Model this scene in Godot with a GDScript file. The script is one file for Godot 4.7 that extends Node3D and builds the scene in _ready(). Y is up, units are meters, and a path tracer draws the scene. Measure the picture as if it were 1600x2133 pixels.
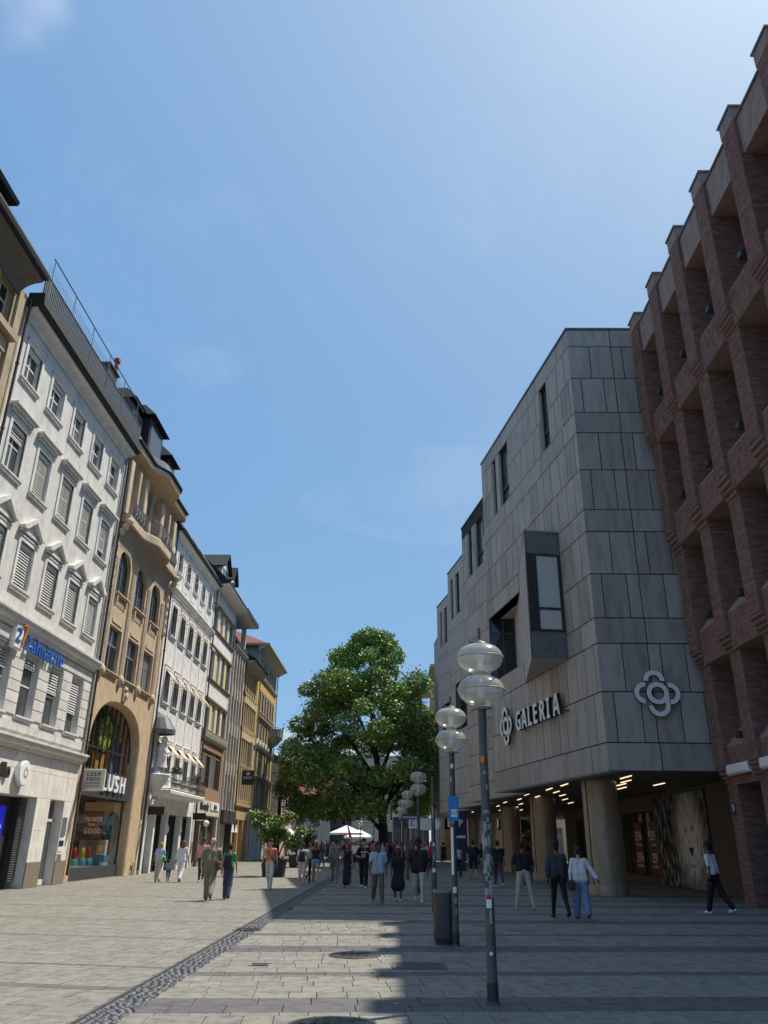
extends Node3D

# ---------------------------------------------------------------- mesh builder
class MB:
	var t := Transform3D.IDENTITY
	var v := PackedVector3Array()
	var n := PackedVector3Array()
	var c := PackedColorArray()
	var uv := PackedVector2Array()
	var ix := PackedInt32Array()
	var col := Color.WHITE
	var colored := false
	var mapped := false
	func at(tr: Transform3D) -> MB:
		t = tr
		return self
	func tint(k: Color) -> MB:
		col = k
		colored = true
		return self
	func pt(p: Vector3, nn: Vector3, q := Vector2.ZERO) -> int:
		v.append(t * p)
		n.append((t.basis * nn).normalized())
		uv.append(q)
		c.append(col)
		return v.size() - 1
	func tri(a: Vector3, b: Vector3, d: Vector3) -> void:
		var nn := (b - a).cross(d - a)
		if nn.length_squared() < 1e-16:
			return
		var i := pt(a, nn)
		pt(b, nn)
		pt(d, nn)
		ix.append_array(PackedInt32Array([i, i + 2, i + 1]))
	# corners run counter-clockwise seen from outside
	func quad(a: Vector3, b: Vector3, d: Vector3, e: Vector3) -> void:
		var nn := (d - a).cross(e - b)
		if nn.length_squared() < 1e-16:
			return
		var i := pt(a, nn, Vector2(0, 1))
		pt(b, nn, Vector2(1, 1))
		pt(d, nn, Vector2(1, 0))
		pt(e, nn, Vector2(0, 0))
		ix.append_array(PackedInt32Array([i, i + 2, i + 1, i, i + 3, i + 2]))
	func box(x0: float, y0: float, z0: float, x1: float, y1: float, z1: float) -> MB:
		var a := Vector3(x0, y0, z0)
		var b := Vector3(x1, y0, z0)
		var d := Vector3(x1, y1, z0)
		var e := Vector3(x0, y1, z0)
		var f := Vector3(x0, y0, z1)
		var g := Vector3(x1, y0, z1)
		var h := Vector3(x1, y1, z1)
		var k := Vector3(x0, y1, z1)
		quad(f, g, h, k)
		quad(b, a, e, d)
		quad(a, f, k, e)
		quad(g, b, d, h)
		quad(k, h, d, e)
		quad(a, b, g, f)
		return self
	# a block on the plane z0 whose front edges are chamfered
	func slab(x0: float, y0: float, z0: float, x1: float, y1: float, z1: float, ch: float) -> MB:
		var zb := z1 - ch
		var o := [Vector3(x0, y0, z0), Vector3(x1, y0, z0), Vector3(x1, y1, z0), Vector3(x0, y1, z0)]
		var m := [Vector3(x0, y0, zb), Vector3(x1, y0, zb), Vector3(x1, y1, zb), Vector3(x0, y1, zb)]
		var f := [Vector3(x0 + ch, y0 + ch, z1), Vector3(x1 - ch, y0 + ch, z1), Vector3(x1 - ch, y1 - ch, z1), Vector3(x0 + ch, y1 - ch, z1)]
		for i in 4:
			var j := (i + 1) % 4
			quad(o[i], o[j], m[j], m[i])
			quad(m[i], m[j], f[j], f[i])
		quad(f[0], f[1], f[2], f[3])
		return self
	func quadbox(a: Vector3, b: Vector3) -> MB:
		return box(a.x, a.y, a.z, b.x, b.y, b.z)
	# polygon (counter-clockwise in x, y) pushed from z0 to z1
	func prism(p: PackedVector2Array, z0: float, z1: float) -> MB:
		var k := Geometry2D.triangulate_polygon(p)
		for i in range(0, k.size(), 3):
			var a := p[k[i]]
			var b := p[k[i + 1]]
			var d := p[k[i + 2]]
			if (b - a).cross(d - a) < 0:
				var s := b
				b = d
				d = s
			tri(Vector3(a.x, a.y, z1), Vector3(b.x, b.y, z1), Vector3(d.x, d.y, z1))
			tri(Vector3(a.x, a.y, z0), Vector3(d.x, d.y, z0), Vector3(b.x, b.y, z0))
		for i in p.size():
			var a := p[i]
			var b := p[(i + 1) % p.size()]
			quad(Vector3(a.x, a.y, z0), Vector3(b.x, b.y, z0), Vector3(b.x, b.y, z1), Vector3(a.x, a.y, z1))
		return self
	# polygon given as (x, z), pushed from y0 to y1
	func prism_y(p: PackedVector2Array, y0: float, y1: float) -> MB:
		var old := t
		t = t * Transform3D(Basis(Vector3(1, 0, 0), Vector3(0, 0, 1), Vector3(0, -1, 0)), Vector3.ZERO)
		var q := PackedVector2Array(p)
		if Geometry2D.is_polygon_clockwise(q):
			q.reverse()
		prism(q, -y1, -y0)
		t = old
		return self
	func grid(rows: Array, closed: bool) -> void:
		# rows of [position, normal]; smooth
		var base := []
		for r in rows:
			var line := []
			for q in r:
				line.append(pt(q[0], q[1]))
			base.append(line)
		for i in rows.size() - 1:
			var m: int = rows[i].size()
			for j in (m if closed else m - 1):
				var k := (j + 1) % m
				ix.append_array(PackedInt32Array([base[i][j], base[i + 1][k], base[i][k], base[i][j], base[i + 1][j], base[i + 1][k]]))
	func tube(p: Array, r: Array, sides := 8, caps := true) -> MB:
		var rows := []
		var side := Vector3.ZERO
		for i in p.size():
			var d: Vector3 = (p[min(i + 1, p.size() - 1)] - p[max(i - 1, 0)]).normalized()
			if side == Vector3.ZERO:
				side = d.cross(Vector3.UP if absf(d.y) < 0.9 else Vector3.RIGHT).normalized()
			else:
				side = (side - d * side.dot(d)).normalized()
			var up := side.cross(d)
			var row := []
			for k in sides:
				var a := -TAU * k / sides
				var o := side * cos(a) + up * sin(a)
				row.append([p[i] + o * float(r[i]), o])
			rows.append(row)
		grid(rows, true)
		if caps:
			for e in [0, p.size() - 1]:
				var row: Array = rows[e]
				for k in sides:
					var a: Vector3 = row[k][0]
					var b: Vector3 = row[(k + 1) % sides][0]
					if e != 0:
						tri(p[e], a, b)
					else:
						tri(p[e], b, a)
		return self
	# profile of (radius, height) turned round the y axis, upwards
	func lathe(pr: Array, segs := 20, at0 := Vector3.ZERO) -> MB:
		var rows := []
		for i in pr.size():
			var d: Vector2 = pr[min(i + 1, pr.size() - 1)] - pr[max(i - 1, 0)]
			var nn := Vector2(d.y, -d.x).normalized()
			var row := []
			for k in segs:
				var a := -TAU * k / segs
				row.append([at0 + Vector3(cos(a) * pr[i].x, pr[i].y, sin(a) * pr[i].x), Vector3(cos(a) * nn.x, nn.y, sin(a) * nn.x)])
			rows.append(row)
		grid(rows, true)
		return self
	func ball(o: Vector3, r: Vector3, rings := 8, segs := 12, b := Basis.IDENTITY) -> MB:
		var rows := []
		for i in rings + 1:
			var th := PI * i / rings - PI / 2
			var row := []
			for k in segs:
				var a := -TAU * k / segs
				var d := Vector3(cos(th) * cos(a), sin(th), cos(th) * sin(a))
				row.append([o + b * (d * r), b * (d / r)])
			rows.append(row)
		grid(rows, true)
		return self
	# a sheet through rows of points, flat shaded, optionally with thickness
	func strip(a: Array, b: Array) -> MB:
		for i in a.size() - 1:
			quad(a[i], a[i + 1], b[i + 1], b[i])
		return self
	func mesh() -> ArrayMesh:
		var m := ArrayMesh.new()
		if v.is_empty():
			return m
		var arr := []
		arr.resize(Mesh.ARRAY_MAX)
		arr[Mesh.ARRAY_VERTEX] = v
		arr[Mesh.ARRAY_NORMAL] = n
		if mapped:
			arr[Mesh.ARRAY_TEX_UV] = uv
		if colored:
			arr[Mesh.ARRAY_COLOR] = c
		arr[Mesh.ARRAY_INDEX] = ix
		m.add_surface_from_arrays(Mesh.PRIMITIVE_TRIANGLES, arr)
		return m

# ---------------------------------------------------------------- nodes
var taken := {}
var M := {}
var cache := {}
var rng := RandomNumberGenerator.new()
const XL := -13.48

func numbered(called: String) -> String:
	var k: int = taken.get(called, 0)
	taken[called] = k + 1
	return called if k == 0 else "%s_%03d" % [called, k]

func tag(o: Node, label: String, category: String, group := "") -> void:
	o.set_meta("label", label)
	o.set_meta("category", category)
	if group:
		o.set_meta("group", group)

func thing(called: String, label: String, category: String, pos := Vector3.ZERO, turn := 0.0, group := "") -> Node3D:
	var o := Node3D.new()
	o.name = numbered(called)
	add_child(o)
	o.position = pos
	o.rotation.y = turn
	tag(o, label, category, group)
	return o

func put(mb: MB, called: String, m: Material, parent: Node, pos := Vector3.ZERO) -> MeshInstance3D:
	return inst(mb.mesh(), called, m, parent, pos)

func inst(me: Mesh, called: String, m: Material, parent: Node, pos := Vector3.ZERO) -> MeshInstance3D:
	var o := MeshInstance3D.new()
	o.mesh = me
	o.material_override = m
	o.name = numbered(called) if parent == self else called
	parent.add_child(o, true)
	o.position = pos
	return o

func struct(mb: MB, called: String, m: Material) -> MeshInstance3D:
	var o := put(mb, called, m, self)
	o.set_meta("kind", "structure")
	return o

func box_part(b: Node, called: String, m: Material, x0: float, y0: float, z0: float, x1: float, y1: float, z1: float) -> MeshInstance3D:
	return put(MB.new().box(x0, y0, z0, x1, y1, z1), called, m, b)

func keyed(key: String, make: Callable) -> Mesh:
	if not cache.has(key):
		cache[key] = make.call().mesh()
	return cache[key]

func text_part(parent: Node, called: String, words: String, m: Material, pos: Vector3, height: float, depth := 0.02, bold := true, squeeze := 1.0, turn := 0.0, serif := false) -> MeshInstance3D:
	var f := SystemFont.new()
	f.font_names = PackedStringArray(["Droid Serif" if serif else "Droid Sans"])
	f.font_weight = 700 if bold else 400
	var tm := TextMesh.new()
	tm.text = words
	tm.font = f
	tm.font_size = 64
	tm.pixel_size = height / 46.0
	tm.depth = depth
	tm.curve_step = 2.0
	var o := inst(tm, called, m, parent, pos)
	o.scale.x = squeeze
	o.rotation.y = turn
	return o

# ---------------------------------------------------------------- materials
func noise(s: int, freq: float, oct: int, lo: Color, hi: Color, mid := Color(0, 0, 0, 0), size := 512, kind := FastNoiseLite.TYPE_SIMPLEX_SMOOTH) -> NoiseTexture2D:
	var f := FastNoiseLite.new()
	f.seed = s
	f.noise_type = kind
	f.frequency = freq
	f.fractal_octaves = oct
	f.fractal_gain = 0.6
	var g := Gradient.new()
	g.set_color(0, lo)
	g.set_color(1, hi)
	if mid.a > 0:
		g.add_point(0.5, mid)
	var nt := NoiseTexture2D.new()
	nt.width = size
	nt.height = size
	nt.seamless = true
	nt.noise = f
	nt.color_ramp = g
	return nt

func bumps(s: int, freq: float, oct: int, strength := 4.0, size := 512) -> NoiseTexture2D:
	var f := FastNoiseLite.new()
	f.seed = s
	f.frequency = freq
	f.fractal_octaves = oct
	var nt := NoiseTexture2D.new()
	nt.width = size
	nt.height = size
	nt.seamless = true
	nt.as_normal_map = true
	nt.bump_strength = strength
	nt.noise = f
	return nt

func gray(x: float) -> Color:
	return Color(x, x, x)

func mat(key: String, r: float, g: float, b: float, rough := 0.8, tex: Texture2D = null, scale := Vector3.ONE, bump: Texture2D = null, bump_scale := 0.5, world := true) -> StandardMaterial3D:
	var m := StandardMaterial3D.new()
	m.albedo_color = Color(r, g, b).linear_to_srgb()
	m.roughness = rough
	if tex or bump:
		m.uv1_triplanar = true
		m.uv1_world_triplanar = world
		m.uv1_scale = scale
	if tex:
		m.albedo_texture = tex
	if bump:
		m.normal_enabled = true
		m.normal_texture = bump
		m.normal_scale = bump_scale
	m.resource_name = key
	M[key] = m
	return m

func tone(from: String, key: String, r: float, g: float, b: float) -> StandardMaterial3D:
	var m: StandardMaterial3D = M[from].duplicate()
	m.albedo_color = Color(r, g, b).linear_to_srgb()
	m.resource_name = key
	M[key] = m
	return m

func make_materials() -> void:
	var blotch := noise(3, 0.006, 6, gray(0.86), gray(1.0), gray(0.96))
	var speck := noise(5, 0.30, 3, gray(0.70), gray(1.0), gray(0.90))
	var streak := noise(7, 0.012, 6, gray(0.78), gray(1.0), gray(0.93))
	var grain := noise(6, 0.42, 2, gray(0.80), gray(1.0), gray(0.90))
	var fine := bumps(11, 0.09, 4, 3.0)
	var coarse := bumps(12, 0.03, 5, 6.0)
	# plasters and stones of the left row
	mat("plaster_grey", 0.72, 0.70, 0.65, 0.9, blotch, Vector3(0.3, 0.3, 0.3), fine, 0.35)
	var pg: StandardMaterial3D = M.plaster_grey
	pg.detail_enabled = true
	pg.detail_blend_mode = BaseMaterial3D.BLEND_MODE_MUL
	pg.detail_albedo = noise(66, 0.014, 6, gray(0.90), gray(1.0), gray(0.985))
	pg.detail_uv_layer = BaseMaterial3D.DETAIL_UV_2
	pg.uv2_triplanar = true
	pg.uv2_world_triplanar = true
	pg.uv2_scale = Vector3(0.4, 0.06, 0.4)
	tone("plaster_grey", "trim_grey", 0.78, 0.76, 0.71)
	tone("plaster_grey", "stone_band", 0.70, 0.675, 0.62)
	tone("plaster_grey", "cream_stone", 0.85, 0.81, 0.73)
	tone("plaster_grey", "plaster_white", 0.85, 0.83, 0.78)
	tone("plaster_grey", "trim_white", 0.88, 0.865, 0.82)
	tone("plaster_grey", "panel_white", 0.86, 0.85, 0.81)
	tone("plaster_grey", "beige", 0.48, 0.375, 0.245)
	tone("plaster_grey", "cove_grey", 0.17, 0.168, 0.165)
	tone("plaster_grey", "pale_beige", 0.62, 0.55, 0.45)
	tone("plaster_grey", "pink_panel", 0.52, 0.38, 0.29)
	tone("plaster_grey", "ochre", 0.56, 0.37, 0.17)
	tone("plaster_grey", "yellow", 0.68, 0.42, 0.11)
	tone("plaster_grey", "tan_frame", 0.35, 0.22, 0.125)
	tone("plaster_grey", "ochre_light", 0.68, 0.53, 0.31)
	tone("plaster_grey", "grey_trim", 0.46, 0.43, 0.365)
	tone("plaster_grey", "orange_wall", 0.55, 0.29, 0.14)
	tone("plaster_grey", "stone_far", 0.52, 0.48, 0.40)
	mat("sandstone", 0.64, 0.475, 0.30, 0.9, streak, Vector3(0.45, 0.16, 0.45), fine, 0.5)
	tone("sandstone", "sandstone_pale", 0.66, 0.52, 0.36)
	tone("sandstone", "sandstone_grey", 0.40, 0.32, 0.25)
	mat("plinth", 0.30, 0.24, 0.18, 0.7, speck, Vector3(1.2, 1.2, 1.2))
	# department store stone: four tones of the same speckled granite
	for k in 5:
		var q: float = [0.56, 0.60, 0.51, 0.58, 0.47][k]
		mat("granite%d" % k, q, q * 0.925, q * 0.83, 0.85, grain, Vector3(0.45, 0.45, 0.45))
		var gm: StandardMaterial3D = M["granite%d" % k]
		gm.detail_enabled = true
		gm.detail_blend_mode = BaseMaterial3D.BLEND_MODE_MUL
		gm.detail_albedo = noise(70 + k, 0.012, 6, gray(0.82), gray(1.0), gray(0.96))
		gm.detail_uv_layer = BaseMaterial3D.DETAIL_UV_2
		gm.uv2_triplanar = true
		gm.uv2_world_triplanar = true
		gm.uv2_scale = Vector3(0.35, 0.07, 0.35)
	mat("joint", 0.03, 0.03, 0.032, 0.95)
	mat("column_stone", 0.42, 0.325, 0.22, 0.25, streak, Vector3(0.8, 0.18, 0.8))
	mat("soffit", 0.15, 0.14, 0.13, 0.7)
	# bricks
	mat("mortar", 0.30, 0.25, 0.225, 0.95, speck, Vector3(1, 1, 1))
	mat("brick", 1, 1, 1, 0.88, speck, Vector3(1.5, 1.5, 1.5))
	M.brick.vertex_color_use_as_albedo = true
	for k in 4:
		var q: Array = [[0.29, 0.155, 0.125], [0.25, 0.135, 0.11], [0.32, 0.18, 0.145], [0.21, 0.12, 0.10]][k]
		mat("brick%d" % k, q[0], q[1], q[2], 0.88, speck, Vector3(1.5, 1.5, 1.5))
	mat("apron", 0.36, 0.25, 0.21, 0.85, streak, Vector3(0.5, 0.2, 0.5), coarse, 0.5)
	# roofs and metal
	mat("slate", 0.024, 0.025, 0.029, 0.8, blotch, Vector3(0.4, 0.4, 0.4))
	mat("zinc", 0.17, 0.18, 0.185, 0.45, streak, Vector3(0.4, 0.2, 0.4))
	mat("zinc_light", 0.33, 0.345, 0.35, 0.5, streak, Vector3(0.4, 0.2, 0.4))
	mat("red_tile", 0.33, 0.095, 0.055, 0.85, speck, Vector3(0.5, 0.5, 0.5))
	mat("copper", 0.10, 0.22, 0.19, 0.7, streak, Vector3(0.3, 0.1, 0.3))
	mat("iron", 0.03, 0.031, 0.034, 0.5)
	mat("rail", 0.16, 0.165, 0.17, 0.45)
	mat("pipe", 0.055, 0.040, 0.040, 0.5)
	mat("pipe_grey", 0.30, 0.29, 0.265, 0.6)
	mat("red_pipe", 0.30, 0.05, 0.04, 0.6)
	mat("steel", 0.42, 0.42, 0.42, 0.35)
	M.steel.metallic = 0.7
	# joinery and glass
	mat("frame_white", 0.70, 0.70, 0.69, 0.45)
	mat("frame_dark", 0.035, 0.036, 0.038, 0.4)
	mat("frame_grey", 0.24, 0.25, 0.25, 0.45)
	mat("frame_yellow", 0.80, 0.58, 0.20, 0.6)
	mat("blind", 0.62, 0.61, 0.57, 0.45)
	mat("glass", 0.022, 0.026, 0.030, 0.04)
	mat("glass_mid", 0.075, 0.082, 0.085, 0.06)
	mat("glass_curtain", 0.52, 0.53, 0.52, 0.10)
	mat("glass_soft", 0.20, 0.20, 0.19, 0.08)
	mat("glass_warm", 0.10, 0.082, 0.065, 0.08)
	mat("pane_clear", 0.02, 0.024, 0.022, 0.02)
	M.pane_clear.transparency = BaseMaterial3D.TRANSPARENCY_ALPHA
	M.pane_clear.albedo_color.a = 0.10
	mat("black", 0.012, 0.012, 0.013, 0.5)
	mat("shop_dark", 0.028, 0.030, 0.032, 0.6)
	mat("anthracite", 0.045, 0.048, 0.050, 0.55)
	mat("awning", 0.66, 0.53, 0.40, 0.9)
	M.awning.backlight = Color(0.3, 0.25, 0.2)
	mat("canvas", 0.82, 0.80, 0.76, 0.85)
	M.canvas.backlight = Color(0.35, 0.34, 0.32)
	mat("white", 0.80, 0.80, 0.79, 0.55)
	mat("letter_white", 0.82, 0.82, 0.82, 0.5)
	mat("letter_black", 0.015, 0.015, 0.015, 0.5)
	mat("letter_blue", 0.03, 0.12, 0.42, 0.45)
	mat("orange_paint", 0.75, 0.22, 0.03, 0.5)
	mat("red_paint", 0.45, 0.03, 0.04, 0.5)
	mat("poster_red", 0.20, 0.018, 0.018, 0.5)
	mat("sign_blue", 0.02, 0.20, 0.52, 0.4)
	mat("navy_sign", 0.012, 0.022, 0.085, 0.4)
	mat("brown_sign", 0.022, 0.013, 0.010, 0.6)
	mat("brown_wall", 0.17, 0.145, 0.12, 0.8)
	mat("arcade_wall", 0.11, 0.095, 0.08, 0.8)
	mat("sign_cream", 0.62, 0.58, 0.49, 0.6)
	mat("lime", 0.45, 0.55, 0.06, 0.6)
	mat("orange_panel", 0.55, 0.30, 0.07, 0.6)
	mat("pink_panel2", 0.50, 0.10, 0.20, 0.6)
	mat("blue_panel", 0.12, 0.19, 0.40, 0.6)
	mat("teal_board", 0.04, 0.22, 0.22, 0.6)
	mat("cyan_box", 0.06, 0.36, 0.55, 0.5)
	mat("poster_dark", 0.05, 0.015, 0.045, 0.5)
	mat("shop_wall", 0.10, 0.10, 0.085, 0.8)
	mat("shop_side", 0.62, 0.64, 0.58, 0.7)
	mat("screen", 0.01, 0.02, 0.15, 0.3)
	M.screen.emission_enabled = true
	M.screen.emission = Color(0.05, 0.10, 0.75)
	M.screen.emission_energy_multiplier = 0.35
	mat("globe_lit", 0.9, 0.6, 0.3, 0.4)
	M.globe_lit.emission_enabled = true
	M.globe_lit.emission = Color(1.0, 0.62, 0.25)
	M.globe_lit.emission_energy_multiplier = 0.6
	# street
	mat("ground_sheet", 0.20, 0.19, 0.165, 0.92, blotch, Vector3(0.2, 0.2, 0.2))
	mat("bed", 0.10, 0.093, 0.083, 0.95, speck, Vector3(1, 1, 1))
	mat("paver", 1, 1, 1, 0.86, noise(31, 0.02, 6, gray(0.74), gray(1.0), gray(0.92)), Vector3(0.35, 0.35, 0.35), fine, 0.25)
	M.paver.vertex_color_use_as_albedo = true
	for k in 5:
		var q: float = [0.268, 0.288, 0.248, 0.276, 0.26][k]
		var m: StandardMaterial3D = M.paver.duplicate()
		m.vertex_color_use_as_albedo = false
		m.albedo_color = Color(q, q * 0.955, q * 0.82).linear_to_srgb()
		m.resource_name = "paver%d" % k
		M["paver%d" % k] = m
	var db: StandardMaterial3D = M.paver0.duplicate()
	db.albedo_color = Color(0.14, 0.138, 0.132).linear_to_srgb()
	M["paver_dark"] = db
	mat("sett", 1, 1, 1, 0.75, speck, Vector3(2, 2, 2))
	M.sett.vertex_color_use_as_albedo = true
	for k in 3:
		var q: float = [0.25, 0.21, 0.29][k]
		mat("sett%d" % k, q, q, q * 1.02, 0.75, speck, Vector3(2, 2, 2))
	mat("cast_iron", 0.045, 0.044, 0.042, 0.6, speck, Vector3(3, 3, 3), coarse, 0.8)
	mat("pole", 0.115, 0.118, 0.115, 0.5, noise(41, 0.01, 6, gray(0.55), gray(1.0), gray(0.85)), Vector3(1.2, 0.5, 1.2))
	mat("globe", 0.70, 0.69, 0.62, 0.18)
	M.globe.transparency = BaseMaterial3D.TRANSPARENCY_ALPHA
	M.globe.albedo_color.a = 0.36
	mat("brass", 0.45, 0.40, 0.30, 0.4)
	mat("paper", 0.62, 0.60, 0.57, 0.9, noise(43, 0.03, 5, gray(0.25), gray(1.0), gray(0.8)), Vector3(3, 3, 3))
	mat("binmetal", 0.038, 0.042, 0.045, 0.45, blotch, Vector3(1.5, 1.5, 1.5))
	mat("planter", 0.045, 0.045, 0.046, 0.7)
	# green
	mat("bark", 0.055, 0.042, 0.032, 0.95, streak, Vector3(1.5, 0.4, 1.5), coarse, 1.0)
	mat("leaf", 1, 1, 1, 0.55)
	M.leaf.vertex_color_use_as_albedo = true
	M.leaf.backlight = Color(0.7, 0.9, 0.35)
	mat("skin_and_cloth", 1, 1, 1, 0.8)
	M.skin_and_cloth.vertex_color_use_as_albedo = true
	mat("lamp_warm", 1.0, 0.75, 0.45, 0.5)
	M.lamp_warm.emission_enabled = true
	M.lamp_warm.emission = Color(1.0, 0.86, 0.70)
	M.lamp_warm.emission_energy_multiplier = 0.9

# ---------------------------------------------------------------- walls and windows
# front of a wall with rectangular holes [u0, y0, u1, y1] and their reveals
func wall(b: Node, called: String, m: Material, u0: float, u1: float, y0: float, y1: float, holes: Array, d := 0.3, z := 0.0) -> MeshInstance3D:
	var mb := MB.new()
	wall_in(mb, u0, u1, y0, y1, holes, d, z)
	return put(mb, called, m, b)

func wall_in(mb: MB, u0: float, u1: float, y0: float, y1: float, holes: Array, d := 0.3, z := 0.0) -> void:
	var us := [u0, u1]
	var ys := [y0, y1]
	for h in holes:
		us.append(clampf(h[0], u0, u1))
		us.append(clampf(h[2], u0, u1))
		ys.append(clampf(h[1], y0, y1))
		ys.append(clampf(h[3], y0, y1))
	us.sort()
	ys.sort()
	for j in ys.size() - 1:
		if ys[j + 1] - ys[j] < 1e-4:
			continue
		var run := -1.0
		for i in us.size() - 1:
			if us[i + 1] - us[i] < 1e-4:
				continue
			var cu: float = (us[i] + us[i + 1]) / 2
			var cy: float = (ys[j] + ys[j + 1]) / 2
			var open := false
			for h in holes:
				if cu > h[0] and cu < h[2] and cy > h[1] and cy < h[3]:
					open = true
			if open:
				if run > -0.5:
					mb.quad(Vector3(us[int(run)], ys[j], z), Vector3(us[i], ys[j], z), Vector3(us[i], ys[j + 1], z), Vector3(us[int(run)], ys[j + 1], z))
				run = -1.0
			elif run < -0.5:
				run = i
		if run > -0.5:
			mb.quad(Vector3(us[int(run)], ys[j], z), Vector3(u1, ys[j], z), Vector3(u1, ys[j + 1], z), Vector3(us[int(run)], ys[j + 1], z))
	var zb := z - d
	for h in holes:
		var a := Vector3(h[0], h[1], z)
		var e := Vector3(h[2], h[1], z)
		var f := Vector3(h[2], h[3], z)
		var g := Vector3(h[0], h[3], z)
		var dz := Vector3(0, 0, zb - z)
		mb.quad(a + dz, a, g, g + dz)
		mb.quad(e, e + dz, f + dz, f)
		mb.quad(g, f, f + dz, g + dz)
		if h[1] > y0 + 0.01:
			mb.quad(a + dz, e + dz, e, a)

var window_count := 0

# a window at u (middle), y (foot); parts: pane, surround, sill, hood, blind
func window(b: Node, u: float, y: float, w: float, h: float, o: Dictionary) -> MeshInstance3D:
	var d: float = o.get("d", 0.22)
	var nx: int = o.get("nx", 2)
	var rows: Array = o.get("rows", [0.0, 1.0])
	var ft: float = o.get("ft", 0.06)
	var z: float = o.get("z", 0.0)
	var fm: Material = M[o.get("frame", "frame_white")]
	var pk0: String = o.get("pane", "glass")
	window_count += 1
	var pick := (window_count * 7919 + 13) % 10
	if pk0 != "glass_curtain" and pick < 4:
		pk0 = ["glass_soft", "glass", "glass_soft", "glass_mid"][pick]
	var pm: Material = M[pk0]
	var key := "win %.2f %.2f %.2f %d %s %.2f" % [w, h, d, nx, str(rows), ft]
	var fr := keyed(key, func():
		var mb := MB.new()
		var z0 := -d - 0.03
		var z1 := -d + 0.03
		mb.box(-w / 2, 0, z0, -w / 2 + ft, h, z1)
		mb.box(w / 2 - ft, 0, z0, w / 2, h, z1)
		mb.box(-w / 2 + ft, 0, z0, w / 2 - ft, ft, z1)
		mb.box(-w / 2 + ft, h - ft, z0, w / 2 - ft, h, z1)
		for i in range(1, nx):
			var x := -w / 2 + w * i / nx
			mb.box(x - ft * 0.55, ft, z0, x + ft * 0.55, h - ft, z1 - 0.005)
		for i in range(1, rows.size() - 1):
			mb.box(-w / 2 + ft, h * rows[i] - ft * 0.5, z0, w / 2 - ft, h * rows[i] + ft * 0.5, z1 - 0.01)
		return mb)
	var wn := inst(fr, "window", fm, b, Vector3(u, y, z))
	for j in rows.size() - 1:
		for i in nx:
			var pw := w / nx
			var ph: float = h * (rows[j + 1] - rows[j])
			var pk := keyed("pane %.3f %.3f" % [pw, ph], func(): return MB.new().box(-pw / 2, 0, -0.008, pw / 2, ph, 0.008))
			inst(pk, "pane", pm, wn, Vector3(-w / 2 + pw * (i + 0.5), h * rows[j], -d - 0.012))
	if o.has("trim"):
		var tw: float = o.trim
		var tm: Material = M[o.get("trim_mat", "trim_grey")]
		inst(keyed("trim %.2f %.2f %.2f" % [w, h, tw], func():
			var mb := MB.new()
			mb.box(-w / 2 - tw, -tw * 0.4, -0.05, -w / 2, h + tw, 0.045)
			mb.box(w / 2, -tw * 0.4, -0.05, w / 2 + tw, h + tw, 0.045)
			mb.box(-w / 2, h, -0.05, w / 2, h + tw, 0.045)
			mb.box(-w / 2 - tw * 1.25, h + tw, -0.05, w / 2 + tw * 1.25, h + tw + 0.04, 0.075)
			return mb), "surround", tm, wn)
	if o.has("sill"):
		var sp: float = o.sill
		var ov: float = o.get("trim", 0.08)
		inst(keyed("sill %.2f %.2f %.2f %.2f" % [w, sp, ov, d], func():
			var mb := MB.new()
			mb.box(-w / 2 - ov, -0.14, -0.05, w / 2 + ov, -0.055, sp * 0.7)
			mb.box(-w / 2 - ov * 1.1, -0.05, -0.05, w / 2 + ov * 1.1, 0.012, sp)
			mb.box(-w / 2 + 0.005, -0.05, -d - 0.03, w / 2 - 0.005, 0.008, -0.05)
			return mb), "sill", M[o.get("sill_mat", o.get("trim_mat", "trim_grey"))], wn)
	if o.get("hood", "") == "bar":
		inst(keyed("hood bar %.2f %.2f" % [w, h], func():
			var mb := MB.new()
			mb.box(-w / 2 - 0.2, h + 0.27, -0.03, w / 2 + 0.2, h + 0.42, 0.10)
			mb.box(-w / 2 - 0.27, h + 0.42, -0.03, w / 2 + 0.27, h + 0.50, 0.20)
			mb.box(-w / 2 - 0.33, h + 0.50, -0.03, w / 2 + 0.33, h + 0.58, 0.27)
			return mb), "hood", M[o.get("trim_mat", "trim_grey")], wn)
	if o.get("hood", "") == "gable":
		inst(keyed("hood gable %.2f %.2f" % [w, h], func():
			var mb := MB.new()
			var e := w / 2 + 0.30
			var y0 := h + 0.30
			mb.box(-e + 0.06, y0, -0.03, e - 0.06, y0 + 0.09, 0.12)
			mb.prism(PackedVector2Array([Vector2(-e + 0.1, y0 + 0.09), Vector2(e - 0.1, y0 + 0.09), Vector2(0, y0 + 0.62)]), -0.02, 0.05)
			mb.prism(PackedVector2Array([Vector2(-e, y0 + 0.09), Vector2(-e + 0.24, y0 + 0.10), Vector2(0, y0 + 0.58), Vector2(0, y0 + 0.74), Vector2(-e, y0 + 0.20)]), -0.02, 0.24)
			mb.prism(PackedVector2Array([Vector2(e, y0 + 0.09), Vector2(e, y0 + 0.20), Vector2(0, y0 + 0.74), Vector2(0, y0 + 0.58), Vector2(e - 0.24, y0 + 0.10)]), -0.02, 0.238)
			return mb), "pediment", M[o.get("trim_mat", "trim_grey")], wn)
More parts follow.
